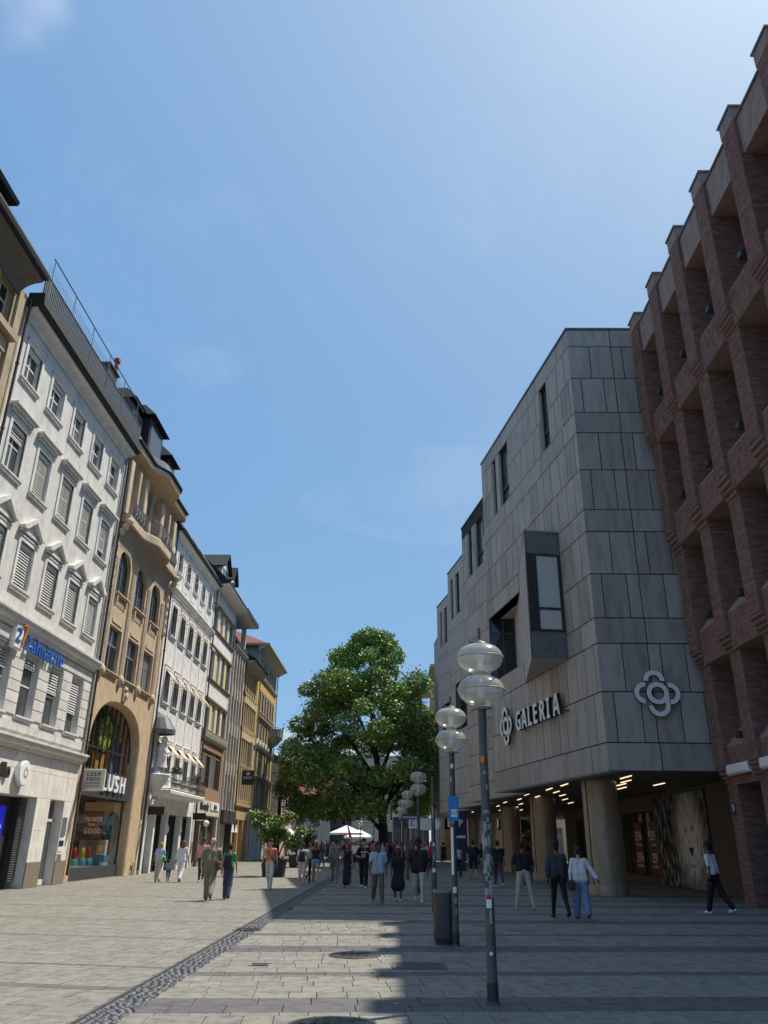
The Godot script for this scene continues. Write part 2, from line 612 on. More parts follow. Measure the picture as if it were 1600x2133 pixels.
	if o.get("blind", 0.0) > 0.0:
		var drop: float = o.blind
		inst(keyed("blind %.2f %.2f %.2f %.2f" % [w, h, drop, d], func():
			var mb := MB.new()
			var zc := -d + 0.075
			mb.box(-w / 2 + 0.03, h - 0.16, zc - 0.05, w / 2 - 0.03, h - 0.01, zc + 0.05)
			var yy := h - 0.2
			var tilt := Basis(Vector3.RIGHT, 1.12)
			while yy > h * (1.0 - drop):
				mb.at(Transform3D(tilt, Vector3(0, yy, zc)))
				mb.box(-w / 2 + 0.04, -0.004, -0.042, w / 2 - 0.04, 0.004, 0.042)
				yy -= 0.105
			mb.at(Transform3D.IDENTITY)
			mb.box(-w / 2 + 0.04, yy - 0.02, zc - 0.03, w / 2 - 0.04, yy + 0.03, zc + 0.03)
			return mb), "blind", M.blind, wn)
	return wn

# long moulding: profile of (z, y) swept along u
func moulding(b: Node, called: String, m: Material, u0: float, u1: float, prof: Array) -> MeshInstance3D:
	var p := PackedVector2Array()
	for q in prof:
		p.append(Vector2(q[0], q[1]))
	var mb := MB.new()
	# x of the prism -> z, z of the prism -> -u
	mb.at(Transform3D(Basis(Vector3(0, 0, 1), Vector3(0, 1, 0), Vector3(-1, 0, 0)), Vector3(0, 0, 0)))
	mb.prism(p, -u1, -u0)
	return put(mb, called, m, b)

func bldg(called: String, label: String, s0: float) -> Node3D:
	return thing(called, label, "building", Vector3(XL, 0, -s0), PI / 2)

func drain(b: Node, u: float, y0: float, y1: float, m: String, z := 0.12) -> void:
	var mb := MB.new()
	mb.tube([Vector3(u, y0, z), Vector3(u, y1, z)], [0.055, 0.055], 8)
	var y := y0 + 1.2
	while y < y1:
		mb.tube([Vector3(u, y, z), Vector3(u, y + 0.05, z)], [0.075, 0.075], 8)
		y += 2.6
	put(mb, "downpipe", M[m], b)

# ---------------------------------------------------------------- camera, sky, sun
const SUN := Vector3(0.402, 0.874, -0.271)

func make_camera() -> void:
	var cam := Camera3D.new()
	cam.name = "camera"
	add_child(cam)
	cam.transform = Transform3D(Basis(Vector3(0.99990223, 0.00957708, -0.01018834), Vector3(-0.00485081, 0.9209564, 0.38963543), Vector3(0.01311459, -0.38954792, 0.92091282)), Vector3(0, 1.68, 0))
	cam.fov = 66.49
	cam.near = 0.1
	cam.far = 2000.0
	cam.current = true

func sky_picture() -> Image:
	var w := 1024
	var h := 512
	var im := Image.create_empty(w, h, false, Image.FORMAT_RGBF)
	var ci := FastNoiseLite.new()
	ci.seed = 21
	ci.frequency = 1.6
	ci.fractal_octaves = 5
	ci.domain_warp_enabled = true
	ci.domain_warp_amplitude = 0.35
	ci.domain_warp_frequency = 1.2
	var cu := FastNoiseLite.new()
	cu.seed = 9
	cu.frequency = 9.0
	cu.fractal_octaves = 5
	for j in h:
		var el := PI / 2 - PI * (j + 0.5) / h
		var y := sin(el)
		var ch := cos(el)
		for i in w:
			var az := TAU * (i + 0.5) / w
			var d := Vector3(sin(az) * ch, y, -cos(az) * ch)
			if y < -0.03:
				im.set_pixel(i, j, Color(0.13, 0.127, 0.12))
				continue
			var e := clampf(y, 0, 1)
			var k := pow(1.0 - e, 2.6)
			var c := Vector3(0.115, 0.283, 0.575).lerp(Vector3(0.285, 0.51, 0.76), k)
			var an := acos(clampf(d.dot(SUN), -1, 1))
			c = c.lerp(Vector3(0.58, 0.70, 0.83), 0.95 * exp(-pow(an / 0.60, 1.5)))
			c += Vector3(0.95, 0.9, 0.8) * 0.7 * exp(-pow(an / 0.20, 1.5))
			# thin high veils, drawn out along one direction
			var q := d / maxf(d.y + 0.25, 0.1)
			var v := ci.get_noise_3d(q.x * 0.7 + q.z * 0.5, 0.0, q.z * 0.55 - q.x * 0.35)
			c = c.lerp(Vector3(0.50, 0.63, 0.80), clampf(v * 0.6 - 0.03, 0, 0.16))
			# one old vapour trail and a wisp high on the left
			var tr := absf(d.dot(Vector3(-0.8194, -0.5005, -0.2794))) + 0.012 * ci.get_noise_3d(d.x * 4.0, d.y * 4.0, d.z * 4.0)
			if d.z < 0.1:
				c = c.lerp(Vector3(0.55, 0.67, 0.82), 0.028 * exp(-pow(tr / 0.008, 2.0)))
			var wi := d.distance_to(Vector3(-0.3539, 0.7765, -0.5214)) + 0.05 * cu.get_noise_3d(d.x, d.y, d.z)
			c = c.lerp(Vector3(0.72, 0.80, 0.90), 0.3 * smoothstep(0.06, 0.0, wi))
			# cumulus low over the horizon
			var deg := rad_to_deg(el)
			if deg > -1.0 and deg < 9.0:
				var u := cu.get_noise_3d(d.x, d.y * 2.2, d.z) + 0.55 * cu.get_noise_3d(d.x * 0.3 + 4.0, 0.0, d.z * 0.3)
				var top := 6.3 + 3.0 * u
				var cover := smoothstep(0.0, 0.9, top - deg) * clampf(u * 3.2 + 0.85, 0, 1)
				c = c.lerp(Vector3(0.72, 0.77, 0.83), clampf(cover, 0, 1) * 0.85)
			im.set_pixel(i, j, Color(c.x, c.y, c.z) / 1.6)
	return im

func make_world() -> void:
	var env := Environment.new()
	env.background_mode = Environment.BG_SKY
	var sk := Sky.new()
	var pm := PanoramaSkyMaterial.new()
	pm.panorama = ImageTexture.create_from_image(sky_picture())
	sk.sky_material = pm
	env.sky = sk
	env.tonemap_mode = Environment.TONE_MAPPER_LINEAR
	env.tonemap_exposure = 1.8
	env.sdfgi_enabled = true
	env.ssao_enabled = true
	env.ssil_enabled = true
	var we := WorldEnvironment.new()
	we.name = "world_environment"
	we.environment = env
	add_child(we)
	var sun := DirectionalLight3D.new()
	sun.name = "sun"
	add_child(sun)
	sun.look_at_from_position(SUN * 50.0, Vector3.ZERO, Vector3.UP)
	sun.light_energy = 0.98
	sun.light_color = Color(1.0, 0.965, 0.91)
	sun.light_angular_distance = 0.5
	sun.shadow_enabled = true

# ---------------------------------------------------------------- ground
var stones_left := 300

func pave(parent: Node, x0: float, x1: float, z0: float, z1: float, slope: float, depth: float, wmin: float, wmax: float, dark: Array, seed_: int) -> void:
	# rows of stones across the street; a row starts at x0 and runs to x1, tilted by slope
	var r := RandomNumberGenerator.new()
	r.seed = seed_
	var unit := MB.new().at(Transform3D(Basis(Vector3.RIGHT, -PI / 2), Vector3.ZERO)).slab(-0.5, -0.5, -0.06, 0.5, 0.5, 0.0, 0.0).mesh()
	var turn := Basis(Vector3.UP, -atan(slope))
	var tr: Array[Transform3D] = []
	var cs: Array[Color] = []
	var z := z0
	while z > z1:
		var dp := depth
		var is_dark := false
		for q in dark:
			if z <= q[0] and z > q[0] - q[1] - 0.001:
				is_dark = true
				dp = q[1]
		if not is_dark:
			for q in dark:
				if z > q[0] and z - dp < q[0]:
					dp = z - q[0]
		if dp < 0.05:
			z -= maxf(dp, 0.01)
			continue
		var x := x0 - r.randf() * wmin
		while x < x1:
			var w := r.randf_range(wmin, wmax) if not is_dark else r.randf_range(0.5, 0.8)
			var a := maxf(x, x0)
			if x + w - a > 0.08:
				var cx := (a + x + w) / 2
				var g := 0.009
				var ctr := Vector3(cx, r.randf_range(-0.0015, 0.0015), z - dp / 2 + slope * (cx - x0))
				var bs := turn * Basis.from_scale(Vector3(x + w - a - g, 1, dp - g))
				var q := r.randf_range(0.238, 0.285) + (0.02 if r.randf() < 0.12 else 0.0)
				var cc := Color(q, q * r.randf_range(0.945, 0.97), q * r.randf_range(0.80, 0.845))
				if not is_dark and r.randf() < 0.04:
					var w2 := r.randf_range(0.66, 0.82)
					cc = Color(cc.r * w2, cc.g * w2, cc.b * w2 * 1.02)
				if is_dark:
					q = r.randf_range(0.12, 0.155)
					cc = Color(q, q * 0.995, q * 0.98)
				if stones_left > 0 and ctr.z < -8.4 and ctr.z > -14.2 and absf(ctr.x) < -ctr.z * 0.46 and r.randf() < 0.9:
					stones_left -= 1
					var o := inst(unit, "paving_stone", M["paver_dark"] if is_dark else M["paver%d" % r.randi_range(0, 4)], parent)
					o.transform = Transform3D(bs, ctr)
				else:
					tr.append(Transform3D(bs, ctr))
					cs.append(cc)
			x += w
		z -= dp
	var mm := MultiMesh.new()
	mm.transform_format = MultiMesh.TRANSFORM_3D
	mm.use_colors = true
	mm.mesh = unit
	mm.instance_count = tr.size()
	for i in tr.size():
		mm.set_instance_transform(i, tr[i])
		mm.set_instance_color(i, cs[i])
	var mi := MultiMeshInstance3D.new()
	mi.multimesh = mm
	mi.material_override = M.paver
	mi.name = "paving"
	mi.set_meta("kind", "stuff")
	parent.add_child(mi, true)

func make_ground() -> void:
	var gm := MB.new()
	gm.quad(Vector3(-300, -0.075, 40), Vector3(300, -0.075, 40), Vector3(300, -0.075, -500), Vector3(-300, -0.075, -500))
	struct(gm, "ground", M.bed)
	var far := MB.new()
	far.box(-40, -0.07, -200, 40, 0.0, -64)
	struct(far, "square", M.ground_sheet)
	var side := MB.new()
	side.box(-22, -0.07, -64, XL - 0.02, 0.0, 6)
	side.box(14.6, -0.07, -64, 40, 0.0, 6)
	struct(side, "pavement_edge", M.ground_sheet)
	var pv := Node3D.new()
	pv.name = "pavement"
	pv.set_meta("kind", "structure")
	add_child(pv)
	var dr := []
	var z := -4.6
	var k := 0
	while z > -64:
		dr.append([z, 0.42 if k % 2 == 0 else 0.16])
		z -= 2.5
		k += 1
	pave(pv, -2.745, 14.6, -3.0, -64.0, -0.085, 0.40, 0.30, 0.62, dr, 4)
	var dl := [[-4.2, 0.3], [-7.4, 0.12], [-10.9, 0.24], [-12.7, 0.12], [-16.2, 0.14], [-19.5, 0.12], [-23.0, 0.14], [-27.0, 0.14], [-32.0, 0.14], [-38.0, 0.14], [-45.0, 0.14], [-53.0, 0.14]]
	# left half: rows run from the gutter to the shop fronts
	var pl := Node3D.new()
	pl.name = "pavement_strip"
	pl.set_meta("kind", "structure")
	add_child(pl)
	pl.transform = Transform3D(Basis(Vector3(-1, 0, 0), Vector3(0, 1, 0), Vector3(0, 0, -1)), Vector3(-3.20, 0, 0))
	# turned by 180 degrees, so x and z run the other way
	pave_left(pl, dl)
	# gutter of small setts
	var gt := Node3D.new()
	gt.name = "gutter"
	gt.set_meta("kind", "structure")
	add_child(gt)
	var r := RandomNumberGenerator.new()
	r.seed = 77
	var shapes := []
	for s in 3:
		var mb := MB.new()
		var e := 0.012 + 0.004 * s
		mb.at(Transform3D(Basis(Vector3.RIGHT, -PI / 2), Vector3.ZERO)).slab(-0.5, -0.5, -0.06, 0.5, 0.5, 0.0, 0.0)
		shapes.append(sett_mesh(r))
	var trs: Array[Transform3D] = []
	var cs: Array[Color] = []
	var left := 300
	z = -3.5
	while z > -60.0:
		var dz := r.randf_range(0.075, 0.105)
		var x := -3.17
		while x < -2.78:
			var w := r.randf_range(0.07, 0.115)
			if x + w > -2.75:
				w = -2.75 - x
			if w > 0.03:
				var drop := -0.012 + 0.014 * pow((x + w / 2 + 2.96) / 0.21, 2)
				var tf := Transform3D(Basis(Vector3.UP, r.randf_range(-0.12, 0.12)) * Basis.from_scale(Vector3(w - 0.010, 1, dz - 0.010)), Vector3(x + w / 2, drop - 0.010 + r.randf_range(-0.005, 0.005), z - dz / 2 + r.randf_range(-0.012, 0.012)))
				if left > 0 and z < -8.8:
					left -= 1
					var o := inst(shapes[left % 3], "sett", M["sett%d" % r.randi_range(0, 2)], gt)
					o.transform = tf
				else:
					trs.append(tf)
					var q := r.randf_range(0.20, 0.31)
					cs.append(Color(q, q, q * 1.02))
			x += w
		z -= dz
	var mm := MultiMesh.new()
	mm.transform_format = MultiMesh.TRANSFORM_3D
	mm.use_colors = true
	mm.mesh = shapes[0]
	mm.instance_count = trs.size()
	for i in trs.size():
		mm.set_instance_transform(i, trs[i])
		mm.set_instance_color(i, cs[i])
	var mi := MultiMeshInstance3D.new()
	mi.multimesh = mm
	mi.material_override = M.sett
	mi.name = "setts"
	mi.set_meta("kind", "stuff")
	gt.add_child(mi)
	put(MB.new().box(-3.205, -0.06, -62, -3.175, 0.002, -3), "edging", M.paver_dark, gt)
	# trodden gum and specks of litter
	var gr := RandomNumberGenerator.new()
	gr.seed = 15
	var disc := MB.new().lathe([Vector2(1.0, 0.0), Vector2(0.9, 0.8), Vector2(0.0, 1.0)], 7).mesh()
	var gum := MultiMesh.new()
	gum.transform_format = MultiMesh.TRANSFORM_3D
	gum.use_colors = true
	gum.mesh = disc
	gum.instance_count = 420
	for i in 420:
		var gz := -8.5 - 22.0 * pow(gr.randf(), 1.4)
		var rad := gr.randf_range(0.008, 0.024)
		gum.set_instance_transform(i, Transform3D(Basis.from_scale(Vector3(rad * gr.randf_range(0.7, 1.6), 0.002, rad)), Vector3(gr.randf_range(-9.0, 9.0), 0.0015, gz)))
		var q := gr.randf_range(0.10, 0.2) if gr.randf() < 0.8 else gr.randf_range(0.5, 0.75)
		gum.set_instance_color(i, Color(q, q, q * 0.96))
	var gi := MultiMeshInstance3D.new()
	gi.multimesh = gum
	gi.material_override = M.sett
	gi.name = "gum_spots"
	gi.set_meta("kind", "stuff")
	pv.add_child(gi)
	# covers in the paving
	var mh := thing("manhole_cover", "round dark manhole cover in the sunlit paving beside the shade's edge", "manhole", Vector3(-0.60, 0, -14.35))
	cover(mh, 0.42)
	mh = thing("manhole_cover", "large round dark manhole cover at the bottom edge of the picture", "manhole", Vector3(-0.60, 0, -9.10))
	cover(mh, 0.44)
	var ac := thing("access_cover", "rectangular dark access cover set in the shaded paving left of the litter bin", "cover", Vector3(0.40, 0, -13.25))
	put(MB.new().box(-0.34, 0.001, -0.30, 0.34, 0.010, 0.30), "plate", M.cast_iron, ac)
	for s in [-1, 1]:
		put(MB.new().box(s * 0.37 - 0.03, 0.001, -0.36, s * 0.37 + 0.03, 0.008, 0.36), "rim", M.paver_dark, ac)
		put(MB.new().box(-0.34, 0.001, s * 0.33 - 0.03, 0.34, 0.008, s * 0.33 + 0.03), "rim", M.paver_dark, ac)
	var dg := thing("drain_grate", "small iron drain grate lying across the cobbled gutter", "grate", Vector3(-2.96, 0, -18.2))
	for i in 7:
		put(MB.new().box(-0.25 + i * 0.075, -0.01, -0.2, -0.21 + i * 0.075, 0.008, 0.2), "bar", M.cast_iron, dg)
	for s in [-1, 1]:
		put(MB.new().box(-0.3, -0.02, s * 0.24 - 0.04, 0.3, 0.007, s * 0.24 + 0.04), "rim", M.cast_iron, dg)
	var vc := thing("valve_cover", "tiny square iron valve cover in the sunlit paving right of the gutter", "cover", Vector3(-1.95, 0, -13.2))
	put(MB.new().box(-0.10, 0.001, -0.10, 0.10, 0.008, 0.10), "lid", M.cast_iron, vc)
	for s in [-1, 1]:
		put(MB.new().box(-0.14, 0.0005, s * 0.1225 - 0.0175, 0.14, 0.006, s * 0.1225 + 0.0175), "rim", M.cast_iron, vc)

func sett_mesh(r: RandomNumberGenerator) -> ArrayMesh:
	# a cobble with a rounded, uneven top on a unit square
	var mb := MB.new()
	var rows := []
	var prof := [Vector2(0.5, -0.06), Vector2(0.5, -0.008), Vector2(0.44, 0.004), Vector2(0.30, 0.012), Vector2(0.0, 0.014)]
	for p in prof:
		var row := []
		for k in 8:
			var a := -TAU * (k + 0.5) / 8
			var d := Vector2(cos(a), sin(a))
			d /= maxf(absf(d.x), absf(d.y))
			d *= 0.94 + 0.06 * r.randf()
			row.append([Vector3(d.x * p.x, p.y, d.y * p.x), Vector3(d.x * (0.8 if p.y < 0.0 else 0.12), 1.0 if p.y > -0.01 else 0.0, d.y * (0.8 if p.y < 0.0 else 0.12)).normalized()])
		rows.append(row)
	mb.grid(rows, true)
	return mb.mesh()

func cover(o: Node, rad: float) -> void:
	var mb := MB.new()
	mb.lathe([Vector2(rad - 0.04, 0.002), Vector2(rad - 0.04, 0.011), Vector2(rad - 0.06, 0.012), Vector2(0, 0.012)], 40)
	for i in 6:
		for j in 6:
			var p := Vector2(i - 2.5, j - 2.5) * 0.12
			if p.length() < rad - 0.12:
				mb.box(p.x - 0.035, 0.011, p.y - 0.035, p.x + 0.035, 0.018, p.y + 0.035)
	put(mb, "lid", M.cast_iron, o)
	put(MB.new().lathe([Vector2(rad, 0.0), Vector2(rad, 0.009), Vector2(rad - 0.03, 0.010), Vector2(rad - 0.032, 0.0)], 40), "rim", M.cast_iron, o)

func pave_left(parent: Node, dark: Array) -> void:
	# in the turned frame: x runs to the shop fronts, z away from the viewer
	var r := RandomNumberGenerator.new()
	r.seed = 12
	var unit := MB.new().at(Transform3D(Basis(Vector3.RIGHT, -PI / 2), Vector3.ZERO)).slab(-0.5, -0.5, -0.06, 0.5, 0.5, 0.0, 0.0).mesh()
	var slope := 0.142
	var turn := Basis(Vector3.UP, -atan(slope))
	var tr: Array[Transform3D] = []
	var cs: Array[Color] = []
	var z := 2.0
	while z < 64.0:
		var dp := 0.46
		var is_dark := false
		for q in dark:
			if z >= -q[0] - 0.001 and z < -q[0] + q[1]:
				is_dark = true
				dp = q[1]
		if not is_dark:
			for q in dark:
				if z < -q[0] and z + dp > -q[0]:
					dp = -q[0] - z
		if dp < 0.05:
			z += maxf(dp, 0.01)
			continue
		var x := 0.0
		while x < 10.28:
			var w := r.randf_range(0.55, 0.85) if not is_dark else r.randf_range(0.6, 1.1)
			if x == 0.0:
				w *= r.randf_range(0.4, 1.0)
			w = minf(w, 10.28 - x)
			if w > 0.06:
				var cx := x + w / 2
				var ctr := Vector3(cx, r.randf_range(-0.0012, 0.0012), z + dp / 2 + slope * cx)
				var bs := turn * Basis.from_scale(Vector3(w - 0.009, 1, dp - 0.009))
				var q := r.randf_range(0.238, 0.278) + (0.02 if r.randf() < 0.10 else 0.0)
				var cc := Color(q, q * r.randf_range(0.945, 0.965), q * r.randf_range(0.80, 0.84))
				if is_dark:
					q = r.randf_range(0.14, 0.165)
					cc = Color(q, q * 0.985, q * 0.95)
				tr.append(Transform3D(bs, ctr))
				cs.append(cc)
			x += w
		z += dp
	var mm := MultiMesh.new()
	mm.transform_format = MultiMesh.TRANSFORM_3D
	mm.use_colors = true
	mm.mesh = unit
	mm.instance_count = tr.size()
	for i in tr.size():
		mm.set_instance_transform(i, tr[i])
		mm.set_instance_color(i, cs[i])
	var mi := MultiMeshInstance3D.new()
	mi.multimesh = mm
	mi.material_override = M.paver
	mi.name = "paving"
	mi.set_meta("kind", "stuff")
	parent.add_child(mi, true)

# ---------------------------------------------------------------- left row of houses
func body(b: Node, w: float, h: float, m: Material, z0 := -0.62) -> void:
	# everything behind the street front
	put(MB.new().box(0.02, 0.0, -14.0, w - 0.02, h, z0), "rear_walls", m, b)

func house_a() -> void:
	# beige house of which only the top corner shows
	var b := bldg("beige_house", "beige stone house with dark overhanging eaves at the picture's left edge", 9.0)
	var w := 14.25
	body(b, w, 19.8, M.beige)
	var cs := [1.6, 4.0, 6.4, 8.8, 11.2, 12.95]
	var holes := []
	for y in [1.0, 5.7, 9.8, 13.6, 17.9]:
		for u in cs.slice(0, 5) if y < 17 else [1.6, 4.0, 6.4, 8.8, 11.1, 12.75]:
			holes.append([u - 0.55, y, u + 0.55, y + (1.7 if y > 17 else 2.1)])
	wall(b, "front_wall", M.beige, 0, w, 0, 20.0, holes, 0.35)
	for h in holes:
		window(b, (h[0] + h[2]) / 2, h[1], 1.1, h[3] - h[1], {d = 0.24, nx = 2, rows = [0.0, 0.62, 1.0], trim = 0.16, trim_mat = "beige", sill = 0.18})
	# pilaster and heavy sill block under the last window
	box_part(b, "pilaster", M.beige, 13.45, 13.4, 0.0, 13.85, 19.6, 0.14)
	box_part(b, "sill_course", M.beige, 9.9, 17.45, 0.0, 13.42, 17.7, 0.42)
	box_part(b, "sill_bracket", M.beige, 10.1, 16.9, 0.0, 13.2, 17.45, 0.20)
	# coved eaves
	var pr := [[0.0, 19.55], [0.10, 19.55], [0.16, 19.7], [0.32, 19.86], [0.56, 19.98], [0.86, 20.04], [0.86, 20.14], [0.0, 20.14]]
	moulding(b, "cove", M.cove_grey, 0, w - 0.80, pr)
	moulding(b, "gutter", M.slate, 0, w - 0.74, [[0.80, 20.15], [1.02, 20.15], [1.06, 20.30], [1.02, 20.42], [0.80, 20.42]])
	moulding(b, "roof", M.slate, 0, w - 0.76, [[0.84, 20.42], [-5.0, 25.2], [-5.0, 20.15], [0.80, 20.15]])
	var dm := MB.new()
	dm.box(0, 20.6, -2.6, w - 3.2, 21.5, 0.1)
	put(dm, "dormer", M.slate, b)
	moulding(b, "dormer_eaves", M.slate, 0, w - 2.95, [[-0.2, 21.5], [0.62, 21.5], [0.68, 21.64], [-2.6, 22.6]])
	drain(b, w - 0.06, 0.3, 19.9, "pipe", 0.16)

func house_b() -> void:
	var b := bldg("grey_house", "light grey house with gabled window hoods and slatted blinds, second from the left", 23.25)
	var s0 := 23.25
	var w := 11.8
	body(b, w, 19.5, M.plaster_grey)
	var cu := [24.55, 26.8, 29.1, 31.4, 33.65]
	var c2 := [24.3, 26.6, 28.87, 31.12, 33.35]
	var holes := []
	for i in 5:
		var u: float = cu[i] - s0
		holes.append([u - 0.58, 17.02, u + 0.58, 18.48])
		holes.append([u - 0.58, 13.46, u + 0.58, 15.30])
		holes.append([u - 0.58, 9.92, u + 0.58, 11.62])
	wall(b, "front_wall", M.plaster_grey, 0, w, 8.9, 19.55, holes, 0.36)
	var bl5 := [0.55, 0.85, 0.12, 0.10, 0.10]
	var bl4 := [0.25, 0.97, 0.80, 0.82, 0.70]
	var bl3 := [0.8, 1.0, 0.93, 1.0, 0.96]
	for i in 5:
		var u: float = cu[i] - s0
		window(b, u, 17.02, 1.16, 1.46, {d = 0.17, nx = 2, rows = [0.0, 0.55, 1.0], trim = 0.16, sill = 0.12, blind = bl5[(i + 4) % 5] if i < 1 else [0.85, 0.14, 0.12, 0.12, 0.12][i], pane = "glass_mid"})
		window(b, u, 13.46, 1.16, 1.84, {d = 0.17, nx = 2, rows = [0.0, 0.6, 1.0], trim = 0.16, sill = 0.12, hood = "bar", blind = bl4[i], pane = "glass_mid"})
		window(b, u, 9.92, 1.16, 1.70, {d = 0.17, nx = 2, rows = [0.0, 0.6, 1.0], trim = 0.16, sill = 0.12, hood = "gable", blind = bl3[i], pane = "glass_mid"})
	# rusticated first floor
	var h2 := []
	for u in c2:
		h2.append([u - s0 - 0.64, 5.72, u - s0 + 0.64, 8.02])
	wall(b, "band_wall", M.stone_band, 0, w, 4.95, 8.95, h2, 0.40)
	for i in 5:
		window(b, c2[i] - s0, 5.72, 1.28, 2.30, {d = 0.2, nx = 1, rows = [0.0, 0.5, 1.0], sill = 0.14, sill_mat = "frame_white", blind = [0.5, 0.35, 0.22, 0.42, 0.62][i], pane = "glass_mid"})
	var edges := [0.0]
	for u in c2:
		edges.append(u - s0 - 0.64)
		edges.append(u - s0 + 0.64)
	edges.append(w)
	for r in 6:
		var y := 5.72 + r * 0.385
		for i in range(0, edges.size(), 2):
			put(MB.new().slab(edges[i] + 0.01, y + 0.012, 0.0, edges[i + 1] - 0.01, y + 0.373, 0.045, 0.015), "stone_course", M.trim_grey if r % 2 else M.stone_band, b)
	put(MB.new().slab(0, 5.2, 0, w, 5.55, 0.05, 0.015), "stone_course", M.stone_band, b)
	put(MB.new().slab(0, 8.1, 0, w, 8.5, 0.05, 0.015), "stone_course", M.stone_band, b)
	moulding(b, "cornice", M.trim_grey, 0, w, [[0.0, 8.58], [0.10, 8.58], [0.14, 8.70], [0.26, 8.78], [0.30, 8.92], [0.36, 8.94], [0.36, 9.02], [0.0, 9.08]])
	moulding(b, "cornice", M.trim_grey, 0, w, [[0.0, 4.62], [0.12, 4.62], [0.16, 4.74], [0.28, 4.80], [0.30, 4.92], [0.36, 4.94], [0.36, 5.02], [0.0, 5.08]])
	moulding(b, "eaves_cove", M.trim_grey, 0, w, [[0.0, 19.2], [0.06, 19.2], [0.10, 19.36], [0.24, 19.46], [0.42, 19.52], [0.42, 19.6], [0.0, 19.6]])
	moulding(b, "gutter", M.slate, -0.02, w + 0.05, [[0.0, 19.61], [0.55, 19.61], [0.64, 19.70], [0.60, 20.18], [0.52, 20.22], [0.0, 20.22]])
	# roof terrace: slatted screen and rail
	var sc := MB.new()
	var u := 0.05
	while u < w:
		sc.box(u, 20.2, 0.44, u + 0.06, 21.1, 0.50)
		u += 0.13
	put(sc, "slat_screen", M.rail, b).set_meta("kind", "stuff")
	var rl := MB.new()
	for y in [21.1, 22.05]:
		rl.tube([Vector3(0.3, y, 0.50), Vector3(w, y, 0.50)], [0.028, 0.028], 6)
	u = 0.4
	while u < w:
		rl.tube([Vector3(u, 20.3, 0.50), Vector3(u, 22.05, 0.50)], [0.02, 0.02], 5)
		u += 2.1
	put(rl, "railing", M.rail, b)
	var bars := MB.new()
	u = 0.1
	while u < w:
		bars.tube([Vector3(u, 21.1, 0.50), Vector3(u, 21.6, 0.50)], [0.008, 0.008], 4, false)
		u += 0.16
	put(bars, "railing_bars", M.rail, b).set_meta("kind", "stuff")
	box_part(b, "roof_pavilion", M.zinc, 8.6, 20.2, -3.4, w - 0.1, 22.2, -0.5)
	box_part(b, "roof", M.slate, 0.02, 19.52, -14.0, w - 0.02, 20.2, -0.3)
	var ch := put(MB.new().box(10.2, 20.2, -1.9, 11.4, 23.9, -1.0), "chimney", M.slate, b)
	put(MB.new().box(10.1, 23.9, -2.0, 11.5, 24.0, -0.9), "cap", M.slate, ch)
	put(MB.new().tube([Vector3(11.55, 22.4, -1.2), Vector3(11.55, 24.9, -1.2)], [0.11, 0.11], 10).tube([Vector3(11.55, 24.9, -1.2), Vector3(11.55, 25.1, -1.2)], [0.17, 0.17], 10), "flue", M.red_pipe, ch)
	drain(b, w - 0.14, 4.9, 19.6, "pipe_grey", 0.10)
	# ground floor: cream slabs, dark optician's shop, house door
	var gh := [[0.6, 0.0, 8.05, 3.10], [9.32, 0.0, 10.72, 3.10]]
	wall(b, "ground_floor_wall", M.cream_stone, 0, w, 0.0, 4.65, gh, 0.55)
	var us := [0.0, 1.35, 2.7, 4.05, 5.4, 6.75, 8.05, 9.32, 10.72, w]
	for i in us.size() - 1:
		put(MB.new().slab(us[i] + 0.004, 3.12, 0.0, us[i + 1] - 0.004, 4.0, 0.03, 0.006), "stone_panel", M.cream_stone, b)
		put(MB.new().slab(us[i] + 0.004, 4.01, 0.0, us[i + 1] - 0.004, 4.6, 0.03, 0.006), "stone_panel", M.cream_stone, b)
	for q in [[8.06, 9.31], [10.73, w]]:
		put(MB.new().slab(q[0], 0.87, 0.0, q[1], 1.95, 0.03, 0.006), "stone_panel", M.cream_stone, b)
		put(MB.new().slab(q[0], 1.96, 0.0, q[1], 3.11, 0.03, 0.006), "stone_panel", M.cream_stone, b)
		put(MB.new().slab(q[0], 0.0, 0.0, q[1], 0.86, 0.045, 0.008), "plinth", M.plinth, b)
	# shop recess
	var rc := MB.new()
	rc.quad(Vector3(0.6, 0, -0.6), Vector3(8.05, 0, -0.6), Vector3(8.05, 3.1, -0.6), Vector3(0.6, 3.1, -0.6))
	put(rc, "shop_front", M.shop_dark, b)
	for k in 3:
		box_part(b, "shop_mullion", M.frame_dark, 0.9 + k * 2.3, 0, -0.6, 1.0 + k * 2.3, 3.1, -0.5)
	var dp := box_part(b, "shop_screen", M.screen, 5.5, 1.25, -0.42, 6.5, 2.75, -0.36)
	put(MB.new().ball(Vector3(6.1, 2.05, -0.355), Vector3(0.22, 0.11, 0.01), 6, 14), "screen_mark", M.letter_white, dp)
	for k in 38:
		put(MB.new().at(Transform3D(Basis(Vector3.RIGHT, 0.5), Vector3(0, 0.1 + k * 0.078, 0))).box(7.50, -0.006, -0.42, 8.04, 0.006, -0.34), "louvre", M.zinc, b)
	box_part(b, "louvre_frame", M.frame_dark, 7.44, 0, -0.55, 7.50, 3.1, -0.32)
	# house door
	var dr := box_part(b, "door", M.frame_white, 9.34, 2.32, -0.36, 10.70, 2.42, -0.28)
	put(MB.new().box(9.34, 0.02, -0.34, 9.44, 3.1, -0.28).box(10.60, 0.02, -0.34, 10.70, 3.1, -0.28).box(9.98, 0.02, -0.34, 10.04, 2.3, -0.28).box(9.46, 0.02, -0.338, 10.58, 0.22, -0.282), "door_frame", M.frame_white, dr)
	put(MB.new().box(9.42, 0.2, -0.33, 10.0, 2.32, -0.31).box(10.02, 0.2, -0.33, 10.62, 2.32, -0.31).box(9.44, 2.42, -0.33, 10.6, 3.08, -0.31), "door_glass", M.glass_mid, dr)
